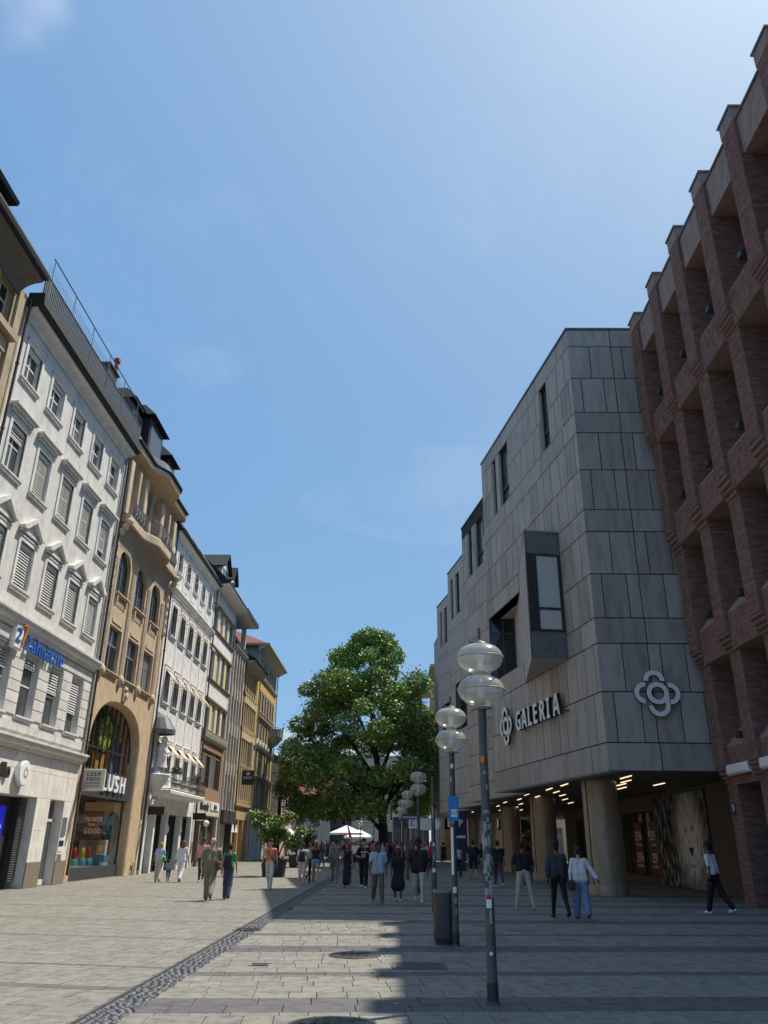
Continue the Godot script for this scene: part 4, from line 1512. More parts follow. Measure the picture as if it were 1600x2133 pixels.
func house_d() -> void:
	var s0 := 44.85
	var b := bldg("white_house", "white plastered house with small window awnings, corner statue and iron balcony", s0)
	var w := 11.75
	body(b, w, 19.3, M.plaster_white, -0.7)
	var cs := []
	for i in 5:
		cs.append(46.55 + 2.14 * i - s0)
	var holes := []
	for u in cs:
		holes.append([u - 0.47, 17.08, u + 0.47, 18.40])
		holes.append([u - 0.52, 13.05, u + 0.52, 14.98])
		holes.append([u - 0.52, 9.10, u + 0.52, 11.05])
		holes.append([u - 0.52, 5.0, u + 0.52, 7.0])
	wall(b, "front_wall", M.plaster_white, 0, w, 4.15, 19.3, holes, 0.36)
	for i in 5:
		var u: float = cs[i]
		var wn := window(b, u, 17.08, 0.94, 1.32, {d = 0.13, nx = 1, rows = [0.0, 1.0], frame = "frame_grey", pane = "glass_warm", trim = 0.10, trim_mat = "trim_white", sill = 0.12})
		awning(wn, 1.0, 1.32, false)
		wn = window(b, u, 13.05, 1.04, 1.93, {d = 0.14, nx = 1, rows = [0.0, 1.0], frame = "frame_grey", pane = "glass_warm", trim = 0.20, trim_mat = "trim_white", sill = 0.14})
		awning(wn, 1.04, 1.93, true)
		wn = window(b, u, 9.10, 1.04, 1.95, {d = 0.14, nx = 1, rows = [0.0, 1.0], frame = "frame_grey", pane = "glass_warm", trim = 0.20, trim_mat = "trim_white", sill = 0.14})
		awning(wn, 1.04, 1.95, true)
		wn = window(b, u, 5.0, 1.04, 2.0, {d = 0.14, nx = 1, rows = [0.0, 1.0], frame = "frame_grey", pane = "glass_warm", trim = 0.14, trim_mat = "trim_white", sill = 0.14})
		awning(wn, 1.04, 2.0, true)
		if i < 4:
			for y in [[16.0, 19.1], [7.3, 15.5]]:
				put(MB.new().box(u + 1.0, y[0], 0.0, u + 1.14, y[1], 0.025), "lesene", M.trim_white, b)
	moulding(b, "cornice", M.trim_white, 0, w, [[0.0, 15.50], [0.08, 15.50], [0.12, 15.62], [0.22, 15.70], [0.28, 15.82], [0.28, 15.88], [0.0, 15.92]])
	moulding(b, "eaves_cornice", M.trim_white, 0, w, [[0.0, 18.95], [0.06, 18.95], [0.12, 19.12], [0.30, 19.24], [0.34, 19.34], [0.0, 19.34]])
	moulding(b, "roof", M.slate, 0, w, [[0.36, 19.35], [0.42, 19.46], [-0.5, 20.9], [-4.0, 23.0], [-9.0, 24.0], [-9.0, 19.0], [0.0, 19.35]])
	moulding(b, "gutter", M.slate, 0, w + 0.05, [[0.34, 19.34], [0.50, 19.36], [0.53, 19.48], [0.40, 19.50]])
	for i in 6:
		put(MB.new().at(Transform3D(Basis(Vector3.RIGHT, -0.57), Vector3(1.0 + i * 1.9, 20.1, 0.06))).box(-0.4, -0.4, 0.0, 0.4, 0.4, 0.05), "skylight", M.zinc_light, b)
	# corner statue under a metal canopy, on a shell console
	var st := MB.new()
	st.ball(Vector3(0.75, 6.9, 0.55), Vector3(0.17, 0.2, 0.18), 8, 10)
	st.lathe([Vector2(0.36, 5.4), Vector2(0.30, 5.7), Vector2(0.26, 6.1), Vector2(0.30, 6.45), Vector2(0.22, 6.68), Vector2(0.09, 6.78)], 14, Vector3(0.75, 0, 0.5))
	st.tube([Vector3(0.5, 6.5, 0.6), Vector3(0.45, 6.15, 0.8), Vector3(0.7, 6.2, 0.9)], [0.09, 0.08, 0.06], 7)
	st.tube([Vector3(1.0, 6.5, 0.6), Vector3(1.08, 6.1, 0.75), Vector3(0.85, 6.0, 0.88)], [0.09, 0.08, 0.06], 7)
	put(st, "statue", M.trim_white, b)
	var cp := MB.new()
	for k in 8:
		var a0 := PI * k / 8.0
		var a1 := PI * (k + 1) / 8.0
		var p0 := Vector3(0.75 - cos(a0) * 0.75, 7.45, sin(a0) * 1.1)
		var p1 := Vector3(0.75 - cos(a1) * 0.75, 7.45, sin(a1) * 1.1)
		var q0 := Vector3(0.75 - cos(a0) * 0.45, 8.1, sin(a0) * 0.7)
		var q1 := Vector3(0.75 - cos(a1) * 0.45, 8.1, sin(a1) * 0.7)
		cp.quad(p0, p1, q1, q0)
		cp.tri(q0, q1, Vector3(0.75, 8.5, 0.0))
		cp.quad(p0 - Vector3(0, 0.25, 0), p1 - Vector3(0, 0.25, 0), p1, p0)
	put(cp, "canopy", M.zinc, b)
	put(MB.new().lathe([Vector2(0.0, 3.9), Vector2(0.18, 3.95), Vector2(0.30, 4.3), Vector2(0.62, 4.75), Vector2(0.72, 5.0), Vector2(0.66, 5.06), Vector2(0.3, 5.1), Vector2(0.34, 5.4), Vector2(0, 5.4)], 18, Vector3(0.75, 0, 0.35)), "console", M.trim_white, b)
	put(MB.new().lathe([Vector2(0.30, 0.0), Vector2(0.30, 0.08)], 20, Vector3(0.75, 4.9, 0.9)), "console_ring", M.trim_white, b)
	# balcony with plants
	moulding(b, "balcony_slab", M.trim_white, 1.5, w - 1.6, [[0.0, 3.98], [0.55, 3.98], [1.0, 4.12], [1.02, 4.26], [0.98, 4.30], [0.0, 4.30]])
	var rl := MB.new()
	var u := 1.55
	while u < w - 1.65:
		rl.tube([Vector3(u, 4.3, 0.94), Vector3(u + 0.05, 4.6, 0.96), Vector3(u - 0.03, 4.9, 0.94), Vector3(u, 5.2, 0.94)], [0.014, 0.014, 0.014, 0.014], 4, false)
		rl.tube([Vector3(u, 4.45, 0.95), Vector3(u + 0.14, 4.75, 0.97), Vector3(u + 0.28, 4.45, 0.95)], [0.012, 0.012, 0.012], 4, false)
		rl.tube([Vector3(u, 5.08, 0.95), Vector3(u + 0.14, 4.78, 0.97), Vector3(u + 0.28, 5.08, 0.95)], [0.012, 0.012, 0.012], 4, false)
		u += 0.28
	for z in [4.36, 5.2]:
		rl.tube([Vector3(1.52, z, 0.05), Vector3(1.52, z, 0.94), Vector3(w - 1.6, z, 0.94), Vector3(w - 1.6, z, 0.05)], [0.024, 0.024, 0.024, 0.024], 5)
	put(rl, "balcony_railing", M.iron, b)
	for q in [1.9, 2.6, 7.2]:
		box_part(b, "flower_box", M.letter_white if q < 3.0 else M.planter, q, 4.9, 0.99, q + 0.45, 5.15, 1.18)
		var lf := MB.new()
		leaf_cloud(lf, Vector3(q + 0.22, 5.35, 1.0), Vector3(0.42, 0.28, 0.3), 160, 0.12, int(q * 10), Color(0.035, 0.07, 0.02))
		put(lf, "balcony_plant", M.leaf, b)
	# ground floor: corner portal and glass doors
	var gh := [[0.55, 0.0, 1.9, 3.25], [2.55, 0.0, 5.0, 3.12], [5.45, 0.0, 8.3, 3.12], [8.8, 0.0, 11.2, 3.12]]
	wall(b, "ground_floor_wall", M.plaster_white, 0, w, 0.0, 4.2, gh, 0.5)
	put(MB.new().box(0.25, 0.0, 0.0, 0.55, 3.5, 0.16).box(1.9, 0.0, 0.0, 2.2, 3.5, 0.16).box(0.2, 3.5, 0.0, 2.25, 3.75, 0.22), "portal", M.trim_white, b)
	box_part(b, "portal_panel", M.zinc_light, 0.56, 0.75, -0.3, 1.89, 3.24, -0.2)
	box_part(b, "portal_base", M.frame_dark, 0.56, 0.0, -0.3, 1.89, 0.75, -0.17)
	for g in gh.slice(1):
		var dw := box_part(b, "shop_door", M.frame_dark, g[0], g[3] - 0.1, -0.42, g[2], g[3], -0.30)
		for k in 4:
			var x := lerpf(g[0], g[2] - 0.08, k / 3.0)
			box_part(dw, "mullion", M.frame_dark, x, 0.0, -0.42, x + 0.08, g[3] - 0.1, -0.32)
		box_part(dw, "door_glass", M.glass, g[0], 0.02, -0.46, g[2], g[3] - 0.02, -0.43)
		put(MB.new().ball(Vector3((g[0] + g[2]) / 2, 2.3, -0.36), Vector3(0.24, 0.24, 0.05), 8, 14), "lantern", M.letter_white, dw)
	for q in [[45.35, "dark rectangular hanging shop sign beside the white corner portal"], [55.6, "dark rectangular hanging shop sign under the iron balcony's far end"]]:
		var sg := thing("hanging_sign", q[1], "sign", Vector3(XL + 0.05, 2.95, -q[0]))
		put(MB.new().slab(0.12, 0.0, -0.08, 0.98, 0.42, 0.0, 0.01), "sign_panel", M.brown_sign, sg)
		put(MB.new().tube([Vector3(-0.05, 0.36, -0.04), Vector3(0.14, 0.36, -0.04)], [0.02, 0.02], 6), "bracket", M.iron, sg)
	drain(b, w - 0.02, 0.3, 19.2, "pipe", 0.16)

func house_e() -> void:
	var s0 := 56.65
	var b := bldg("striped_house", "white house with long window bands and yellow panels over a tan front", s0)
	var w := 7.95
	body(b, w, 19.6, M.panel_white, -0.5)
	var bands := [[16.35, 18.15], [12.65, 14.95], [9.05, 11.15]]
	var holes := []
	for q in bands:
		holes.append([0.25, q[0], w - 0.25, q[1]])
	wall(b, "front_wall", M.panel_white, 0, w, 8.3, 19.7, holes, 0.34)
	for q in bands:
		var h: float = q[1] - q[0]
		for i in 4:
			var u := 0.25 + (w - 0.5) * (i + 0.5) / 4.0
			window(b, u, q[0], (w - 0.5) / 4.0, h, {d = 0.10, nx = 3, rows = [0.0, 1.0], frame = "frame_grey", pane = ["glass_mid", "glass_curtain", "glass_mid"][i % 3], ft = 0.05})
		for i in 3:
			var u := 0.25 + (w - 0.5) * (i + 1.0) / 4.0
			put(MB.new().slab(u - 0.28, q[0] + 0.05, -0.2, u + 0.28, q[1] - 0.10, 0.0, 0.02), "yellow_panel", M.frame_yellow, b)
			put(MB.new().box(u - 0.34, q[0] + 0.02, -0.3, u - 0.28, q[1], 0.0).box(u + 0.28, q[0] + 0.02, -0.3, u + 0.34, q[1], 0.0).box(u - 0.28, q[1] - 0.10, -0.3, u + 0.28, q[1], 0.0), "panel_frame", M.trim_white, b)
		moulding(b, "band_cap", M.tan_frame, 0, w, [[0.0, q[1] + 0.02], [0.16, q[1] + 0.02], [0.16, q[1] + 0.14], [0.0, q[1] + 0.14]])
		moulding(b, "band_sill", M.tan_frame, 0, w, [[0.0, q[0] - 0.16], [0.10, q[0] - 0.16], [0.16, q[0] - 0.04], [0.16, q[0] + 0.0], [0.0, q[0] + 0.0]])
	moulding(b, "cornice", M.grey_trim, 0, w, [[0.0, 8.32], [0.14, 8.32], [0.24, 8.5], [0.30, 8.78], [0.30, 8.86], [0.0, 8.88]])
	# tan two-storey frame with four dark lights
	wall(b, "tan_front", M.tan_frame, 0, w, 4.35, 8.32, [[0.75, 5.15, w - 0.75, 7.75]], 0.3)
	for i in 4:
		window(b, 0.75 + (w - 1.5) * (i + 0.5) / 4.0, 5.15, (w - 1.5) / 4.0 - 0.02, 2.6, {d = 0.12, nx = 1, rows = [0.0, 0.88, 1.0], frame = "tan_frame", pane = "glass", ft = 0.07})
	put(MB.new().box(3.2, 5.25, -0.18, 3.5, 6.6, -0.16).box(4.7, 5.25, -0.18, 5.0, 6.2, -0.16), "curtain", M.blue_panel, b)
	wall(b, "shop_wall", M.pale_beige, 0, w, 0.0, 4.35, [[0.5, 0.0, w - 0.5, 3.3]], 0.6)
	box_part(b, "shop_fascia", M.sign_cream, 0.3, 3.35, 0.0, w - 0.3, 4.3, 0.10)
	text_part(b, "shop_letters", "M6 mode", M.anthracite, Vector3(2.4, 3.9, 0.13), 0.5, 0.03, true, 0.9)
	box_part(b, "sign_plate", M.letter_white, 4.4, 3.75, 0.11, 7.3, 4.25, 0.16)
	text_part(b, "shop_letters", "Mavi", M.anthracite, Vector3(5.8, 3.98, 0.18), 0.36, 0.02, false, 1.0)
	for k in 4:
		var x := 0.55 + k * (w - 1.15) / 3.0
		box_part(b, "shop_post", M.tan_frame, x - 0.05, 0.0, -0.4, x + 0.1, 3.3, -0.2)
	box_part(b, "shop_glass", M.glass_mid, 0.5, 0.3, -0.45, w - 0.5, 3.3, -0.4)
	box_part(b, "shop_riser", M.plinth, 0.5, 0.0, -0.46, w - 0.5, 0.3, -0.38)
	for k in 12:
		put(MB.new().box(0.02, 4.4 + k * 0.32, 0.0, 0.28, 4.6 + k * 0.32, 0.05), "quoin", M.sandstone, b)
	put(MB.new().ball(Vector3(0.6, 2.75, 0.75), Vector3(0.2, 0.2, 0.2), 8, 12).tube([Vector3(0.6, 2.95, 0.0), Vector3(0.6, 2.95, 0.75)], [0.02, 0.02], 5), "globe_light", M.letter_white, b)
	# attic: deep eaves and dormers
	moulding(b, "eaves", M.trim_white, 0, w, [[0.0, 19.4], [0.3, 19.5], [1.0, 19.62], [1.0, 19.72], [0.0, 19.74]])
	moulding(b, "roof", M.slate, 0, w, [[1.04, 19.72], [1.06, 19.86], [-1.2, 21.9], [-8.0, 24.0], [-8.0, 19.0], [0.0, 19.6]])
	for q in [[0.4, 2.6], [4.0, 5.4]]:
		var m: float = (q[0] + q[1]) / 2
		var dm := put(MB.new().prism(PackedVector2Array([Vector2(q[0], 19.9), Vector2(q[1], 19.9), Vector2(q[1], 21.4), Vector2(m, 22.4), Vector2(q[0], 21.4)]), -3.0, 0.25), "dormer", M.trim_white, b)
		var rf := MB.new()
		rf.quad(Vector3(q[0] - 0.25, 21.22, 0.55), Vector3(m, 22.55, 0.55), Vector3(m, 22.55, -3.0), Vector3(q[0] - 0.25, 21.22, -3.0))
		rf.quad(Vector3(m, 22.55, 0.55), Vector3(q[1] + 0.25, 21.22, 0.55), Vector3(q[1] + 0.25, 21.22, -3.0), Vector3(m, 22.55, -3.0))
		rf.quad(Vector3(q[0] - 0.25, 21.12, -3.0), Vector3(m, 22.42, -3.0), Vector3(m, 22.42, 0.55), Vector3(q[0] - 0.25, 21.12, 0.55))
		rf.quad(Vector3(m, 22.42, -3.0), Vector3(q[1] + 0.25, 21.12, -3.0), Vector3(q[1] + 0.25, 21.12, 0.55), Vector3(m, 22.42, 0.55))
		put(rf, "dormer_roof", M.slate, dm)
		put(MB.new().box(q[0] + 0.35, 20.2, 0.26, q[1] - 0.35, 21.2, 0.30), "dormer_window", M.glass_mid, dm)
	# penthouse roof that runs on over the lower neighbour
	var ph := MB.new()
	ph.quad(Vector3(w, 19.55, -2.5), Vector3(w + 5.6, 19.55, -2.5), Vector3(w + 5.6, 19.62, 1.0), Vector3(w, 19.62, 1.0))
	put(ph, "roof_soffit", M.trim_white, b)
	put(MB.new().box(w, 19.63, -2.6, w + 5.7, 20.0, 1.06), "roof_overhang", M.slate, b)
	for u in [w + 0.15, w + 5.35]:
		put(MB.new().box(u - 0.12, 17.0, -0.4, u + 0.12, 19.56, 0.0), "roof_post", M.trim_white, b)
	drain(b, w - 0.1, 0.3, 19.3, "pipe_grey", 0.12)

func house_f() -> void:
	var s0 := 64.62
	var b := bldg("gridded_house", "narrow pale beige house with four columns of slim dark windows", s0)
	var w := 5.75
	body(b, w, 16.8, M.pale_beige, -0.5)
	var rows := [[13.8, 16.0], [10.75, 12.8], [7.65, 9.75], [4.1, 6.6]]
	var holes := []
	for q in rows:
		for i in 4:
			var u := 0.55 + (w - 1.1) * (i + 0.5) / 4.0
			holes.append([u - 0.45, q[0], u + 0.45, q[1]])
	wall(b, "front_wall", M.pale_beige, 0, w, 3.2, 16.95, holes, 0.34)
	for h in holes:
		window(b, (h[0] + h[2]) / 2, h[1], 0.9, h[3] - h[1], {d = 0.12, nx = 1, rows = [0.0, 0.5, 1.0], frame = "frame_grey", pane = "glass_warm", ft = 0.05})
		put(MB.new().slab(h[0] + 0.02, h[1] - 0.98, 0.0, h[2] - 0.02, h[1] - 0.12, 0.03, 0.01), "spandrel_panel", M.pink_panel, b)
	for i in 5:
		var u := 0.55 + (w - 1.1) * i / 4.0
		put(MB.new().box(u - 0.10, 3.4, 0.0, u + 0.10, 16.5, 0.14), "mullion", M.pale_beige, b)
	moulding(b, "eaves", M.grey_trim, 0, w, [[0.0, 16.5], [0.2, 16.6], [0.34, 16.9], [0.34, 17.0], [0.0, 17.0]])
	moulding(b, "roof", M.slate, 0, w, [[0.36, 17.0], [0.40, 17.1], [-1.4, 19.6], [-8.0, 20.5], [-8.0, 16.5], [0.0, 16.9]])
	wall(b, "shop_wall", M.frame_dark, 0, w, 0.0, 3.3, [[0.4, 0.0, w - 0.4, 2.9]], 0.7)
	box_part(b, "shop_glass", M.glass, 0.4, 0.0, -0.6, w - 0.4, 2.9, -0.55)
	box_part(b, "shop_fascia", M.anthracite, 0.3, 3.0, 0.0, w - 0.3, 3.9, 0.35)
	for k in 2:
		var sh := MB.new()
		var u := 0.9 + 1.4 * k
		sh.prism(PackedVector2Array([Vector2(u - 0.45, 2.3), Vector2(u + 0.45, 2.3), Vector2(u, 2.85)]), 1.0, 1.06)
		put(sh, "sunshade", M.canvas, b)
	drain(b, w - 0.1, 0.3, 16.6, "pipe", 0.2)

func house_g() -> void:
	var s0 := 70.38
	var b := bldg("ornate_house", "ochre neo-gothic house with zigzag gablets and close-set narrow windows", s0)
	var w := 7.6
	body(b, w, 16.4, M.ochre, -0.5)
	var rows := [[14.1, 16.0], [11.15, 13.1], [7.9, 10.0], [4.95, 7.0]]
	var holes := []
	for q in rows:
		for i in 6:
			var u := 0.7 + (w - 1.4) * (i + 0.5) / 6.0
			holes.append([u - 0.32, q[0], u + 0.32, q[1]])
	wall(b, "front_wall", M.ochre, 0, w, 4.6, 16.8, holes, 0.36)
	for h in holes:
		window(b, (h[0] + h[2]) / 2, h[1], 0.64, h[3] - h[1], {d = 0.13, nx = 1, rows = [0.0, 0.62, 1.0], frame = "tan_frame", pane = "glass_warm", ft = 0.05, sill = 0.10, trim_mat = "ochre_light"})
	for i in 7:
		var u := 0.7 + (w - 1.4) * i / 6.0
		put(MB.new().tube([Vector3(u, 4.9, 0.05), Vector3(u, 13.2, 0.05)], [0.11, 0.11], 7), "shaft", M.ochre_light, b)
	for y in [13.15, 10.05]:
		for i in 6:
			var u := 0.7 + (w - 1.4) * (i + 0.5) / 6.0
			put(MB.new().prism(PackedVector2Array([Vector2(u - 0.5, y), Vector2(u + 0.5, y), Vector2(u, y + 0.75)]), 0.0, 0.22), "gablet", M.ochre_light, b)
			put(MB.new().ball(Vector3(u, y + 0.75, 0.14), Vector3(0.09, 0.16, 0.09), 5, 7), "gablet_finial", M.ochre_light, b)
			put(MB.new().ball(Vector3(u, y - 0.05, 0.12), Vector3(0.2, 0.14, 0.1), 5, 7), "carving", M.tan_frame, b)
	for y in [7.25, 10.95, 13.95]:
		moulding(b, "string_course", M.ochre_light, 0, w, [[0.0, y], [0.12, y], [0.16, y + 0.12], [0.0, y + 0.14]])
	put(MB.new().tube([Vector3(4.6, 8.0, 0.35), Vector3(4.6, 9.4, 0.35), Vector3(4.6, 9.9, 0.35)], [0.18, 0.2, 0.08], 9).ball(Vector3(4.6, 10.05, 0.35), Vector3(0.14, 0.18, 0.14), 7, 9), "statue", M.stone_far, b)
	moulding(b, "eaves", M.grey_trim, 0, w, [[0.0, 16.3], [0.3, 16.4], [0.9, 16.75], [0.9, 16.9], [0.0, 16.9]])
	moulding(b, "roof", M.slate, 0, w, [[0.92, 16.8], [1.0, 16.95], [-3.0, 19.5], [-9.0, 20.2], [-9.0, 16.4], [0.0, 16.8]])
	wall(b, "shop_wall", M.ochre, 0, w, 0.0, 4.6, [[0.4, 0.0, 2.6, 3.4], [3.0, 0.0, 5.0, 3.4], [5.4, 0.0, 7.2, 3.4]], 0.7)
	for q in [[0.4, 2.6], [3.0, 5.0], [5.4, 7.2]]:
		box_part(b, "shop_glass", M.glass, q[0], 0.0, -0.62, q[1], 3.4, -0.57)
	moulding(b, "shop_cornice", M.ochre_light, 0, w, [[0.0, 4.4], [0.2, 4.5], [0.24, 4.72], [0.0, 4.75]])
	drain(b, w - 0.1, 0.3, 16.6, "pipe_grey", 0.25)
	# brown hanging sign with a crown
	var sg := thing("hotel_sign", "dark brown square hanging sign with a pale crown, high on the ochre house", "sign", Vector3(XL + 0.1, 5.95, -68.0))
	put(MB.new().slab(0.88, 0.0, -0.12, 1.86, 1.15, 0.0, 0.02), "sign_panel", M.brown_sign, sg)
	put(MB.new().tube([Vector3(-0.1, 0.2, -0.06), Vector3(0.9, 0.2, -0.06)], [0.03, 0.03], 6), "bracket", M.steel, sg)
	put(MB.new().tube([Vector3(-0.1, 0.95, -0.06), Vector3(0.9, 0.95, -0.06)], [0.03, 0.03], 6), "bracket", M.steel, sg)
	put(MB.new().prism(PackedVector2Array([Vector2(1.26, 0.76), Vector2(1.48, 0.76), Vector2(1.54, 1.0), Vector2(1.44, 0.87), Vector2(1.37, 1.04), Vector2(1.30, 0.87), Vector2(1.20, 1.0)]), 0.0, 0.012), "crown", M.sign_cream, sg)
	text_part(sg, "print", "REEY", M.sign_cream, Vector3(1.37, 0.55, 0.006), 0.17, 0.01, true, 1.1, 0.0, true)

func house_h() -> void:
	var s0 := 78.0
	var b := bldg("yellow_house", "yellow and grey house with wide eaves and a round balcony, last of the row", s0)
	var w := 12.6
	body(b, w, 19.5, M.grey_trim, -0.4)
	var rows := [[17.05, 18.8], [13.6, 15.6], [10.5, 12.6], [7.6, 10.0], [4.9, 7.0]]
	var holes := []
	for q in rows:
		for i in 6:
			var u := 0.9 + (w - 1.8) * (i + 0.5) / 6.0
			holes.append([u - 0.48, q[0], u + 0.48, q[1]])
	wall(b, "front_wall", M.yellow, 0, w, 4.4, 17.0, holes.filter(func(h): return h[1] < 17.0), 0.32)
	wall(b, "attic_wall", M.stone_far, 0, w, 17.0, 19.5, holes.filter(func(h): return h[1] > 17.0), 0.32)
	for h in holes:
		window(b, (h[0] + h[2]) / 2, h[1], 0.96, h[3] - h[1], {d = 0.12, nx = 2, rows = [0.0, 0.65, 1.0], frame = "frame_grey", pane = "glass_warm", ft = 0.06, trim = 0.16, trim_mat = "grey_trim", sill = 0.2, hood = "gable" if absf(h[1] - 7.6) < 0.1 else ("bar" if h[1] < 13.0 else "")})
	for y in [16.85, 10.1, 7.25]:
		moulding(b, "string_course", M.grey_trim, 0, w, [[0.0, y], [0.16, y], [0.22, y + 0.14], [0.0, y + 0.18]])
	for u in [0.25, 4.4, 8.6, w - 0.25]:
		put(MB.new().box(u - 0.22, 4.5, 0.0, u + 0.22, 7.2, 0.16), "pilaster", M.grey_trim, b)
	moulding(b, "eaves", M.stone_far, -0.8, w + 0.9, [[0.0, 19.2], [0.2, 19.4], [0.9, 19.75], [1.0, 19.95], [0.0, 20.0]])
	var rf := MB.new()
	var c4 := [Vector3(-0.7, 20.01, 0.9), Vector3(w + 0.8, 20.01, 0.9), Vector3(w + 0.8, 20.01, -13.0), Vector3(-0.7, 20.01, -13.0)]
	var r2 := [Vector3(4.5, 23.4, -5.8), Vector3(w - 4.5, 23.4, -5.8)]
	rf.quad(c4[0], c4[1], r2[1], r2[0])
	rf.tri(c4[1], c4[2], r2[1])
	rf.quad(c4[2], c4[3], r2[0], r2[1])
	rf.tri(c4[3], c4[0], r2[0])
	put(MB.new().box(-0.9, 19.80, -13.0, w + 1.0, 20.0, 1.10), "eaves_board", M.grey_trim, b)
	put(rf, "roof", M.red_tile, b)
	box_part(b, "side_wall", M.stone_far, 0.0, 15.0, -12.0, 0.02, 19.8, -0.01)
	# round corner balcony
	var bc := Vector3(10.2, 0, 0.0)
	put(MB.new().lathe([Vector2(0.2, 10.9), Vector2(0.8, 11.3), Vector2(1.35, 11.9), Vector2(1.45, 12.1), Vector2(0, 12.12)], 24, bc), "balcony", M.grey_trim, b)
	var br := MB.new()
	for k in 13:
		var a := PI * k / 12.0
		br.tube([bc + Vector3(cos(a) * 1.4, 12.1, sin(a) * 1.4), bc + Vector3(cos(a) * 1.4, 13.05, sin(a) * 1.4)], [0.03, 0.03], 5)
		if k < 12:
			var a2 := PI * (k + 1) / 12.0
			br.tube([bc + Vector3(cos(a) * 1.4, 13.05, sin(a) * 1.4), bc + Vector3(cos(a2) * 1.4, 13.05, sin(a2) * 1.4)], [0.04, 0.04], 5)
			br.quad(bc + Vector3(cos(a2) * 1.38, 12.15, sin(a2) * 1.38), bc + Vector3(cos(a) * 1.38, 12.15, sin(a) * 1.38), bc + Vector3(cos(a) * 1.38, 12.9, sin(a) * 1.38), bc + Vector3(cos(a2) * 1.38, 12.9, sin(a2) * 1.38))
	put(br, "balcony_railing", M.grey_trim, b)
	var gh := []
	for i in 5:
		gh.append([0.5 + i * 2.4, 0.0, 2.3 + i * 2.4, 3.4])
	wall(b, "shop_wall", M.trim_white, 0, w, 0.0, 4.4, gh, 0.7)
	for g in gh:
		box_part(b, "shop_glass", M.glass_warm, g[0], 0.0, -0.65, g[2], 3.4, -0.6)
	text_part(b, "shop_letters", "Wagner", M.anthracite, Vector3(4.0, 3.9, 0.05), 0.7, 0.05, false, 1.0)
	drain(b, 0.15, 0.3, 19.4, "pipe_grey", 0.2)
	drain(b, w - 0.1, 0.3, 19.4, "pipe_grey", 0.15)
	var cam := thing("security_camera", "small camera on a bent arm at the yellow house's far corner", "camera", Vector3(XL + 0.05, 8.6, -90.5))
	put(MB.new().tube([Vector3(0, 0, 0), Vector3(0.9, 0, 0), Vector3(1.1, 0.9, 0), Vector3(1.4, 0.9, 0)], [0.05, 0.05, 0.05, 0.05], 6), "arm", M.iron, cam)
	put(MB.new().lathe([Vector2(0.0, 0.6), Vector2(0.18, 0.66), Vector2(0.2, 0.9), Vector2(0.0, 1.0)], 10, Vector3(1.45, 0.2, 0)), "housing", M.iron, cam)

# ---------------------------------------------------------------- department store
const ROWS := [3.93, 4.84, 6.53, 8.21, 9.13, 10.78, 12.44, 13.33, 15.0, 16.62, 17.54, 19.13, 20.66, 21.5]
var panel_budget := 300

# stone panels on the local plane z = 0 of T, between u0 and u1; holes [u0, y0, u1, y1] lie on row lines
func clad(b: Node3D, tf: Transform3D, u0: float, u1: float, first: float, tall: Array, shortw: float, holes: Array, seed_: int, joined: MB = null) -> void:
	var r := RandomNumberGenerator.new()
	r.seed = seed_
	for j in ROWS.size() - 1:
		var y0: float = ROWS[j]
		var y1: float = ROWS[j + 1]
		var is_short := y1 - y0 < 1.2
		var spans := [[u0, u1]]
		for h in holes:
			if h[1] < y1 - 0.05 and h[3] > y0 + 0.05:
				var nx := []
				for s in spans:
					if h[2] <= s[0] or h[0] >= s[1]:
						nx.append(s)
					else:
						if h[0] - s[0] > 0.02:
							nx.append([s[0], h[0]])
						if s[1] - h[2] > 0.02:
							nx.append([h[2], s[1]])
				spans = nx
		# joints run from the near end (u1) backwards
		var cuts := []
		var u := u1
		var k := j % 2
		if is_short:
			u -= first
			while u > u0:
				cuts.append(u)
				u -= shortw
		else:
			u -= first * (0.48 if k == 0 else 1.0) * 0.5
			while u > u0:
				cuts.append(u)
				u -= tall[k % tall.size()]
				k += 1
		for s in spans:
			var es := [s[1]]
			for c in cuts:
				if c > s[0] + 0.12 and c < s[1] - 0.12:
					es.append(c)
			es.append(s[0])
			for i in es.size() - 1:
				var a: float = es[i + 1] + 0.026
				var e: float = es[i] - 0.026
				var z := r.randf_range(-0.004, 0.004)
				var q: int = [0, 0, 1, 1, 3, 3, 2, 4][r.randi_range(0, 7)]
				if joined == null and panel_budget > 0:
					panel_budget -= 1
					var me := keyed("panel %.2f %.2f" % [e - a, y1 - y0], func(): return MB.new().slab(-(e - a) / 2, 0.0, -0.04, (e - a) / 2, y1 - y0 - 0.04, 0.0, 0.006))
					var o := inst(me, "stone_panel", M["granite%d" % q], b)
					o.transform = tf * Transform3D(Basis.IDENTITY, Vector3((a + e) / 2, y0 + 0.02, z))
				elif joined:
					joined.at(tf).slab(a, y0 + 0.016, -0.04 + z, e, y1 - 0.016, z, 0.006)

func arc(mb: MB, cx: float, cy: float, ro: float, ri: float, a0: float, a1: float, z0: float, z1: float) -> void:
	var n := 20
	var p := PackedVector2Array()
	for i in n + 1:
		var a := lerpf(a0, a1, float(i) / n)
		p.append(Vector2(cx + cos(a) * ro, cy + sin(a) * ro))
	for i in n + 1:
		var a := lerpf(a1, a0, float(i) / n)
		p.append(Vector2(cx + cos(a) * ri, cy + sin(a) * ri))
	for i in n:
		var q := PackedVector2Array([p[i], p[i + 1], p[2 * n - i], p[2 * n + 1 - i]])
		mb.prism(q, z0, z1)

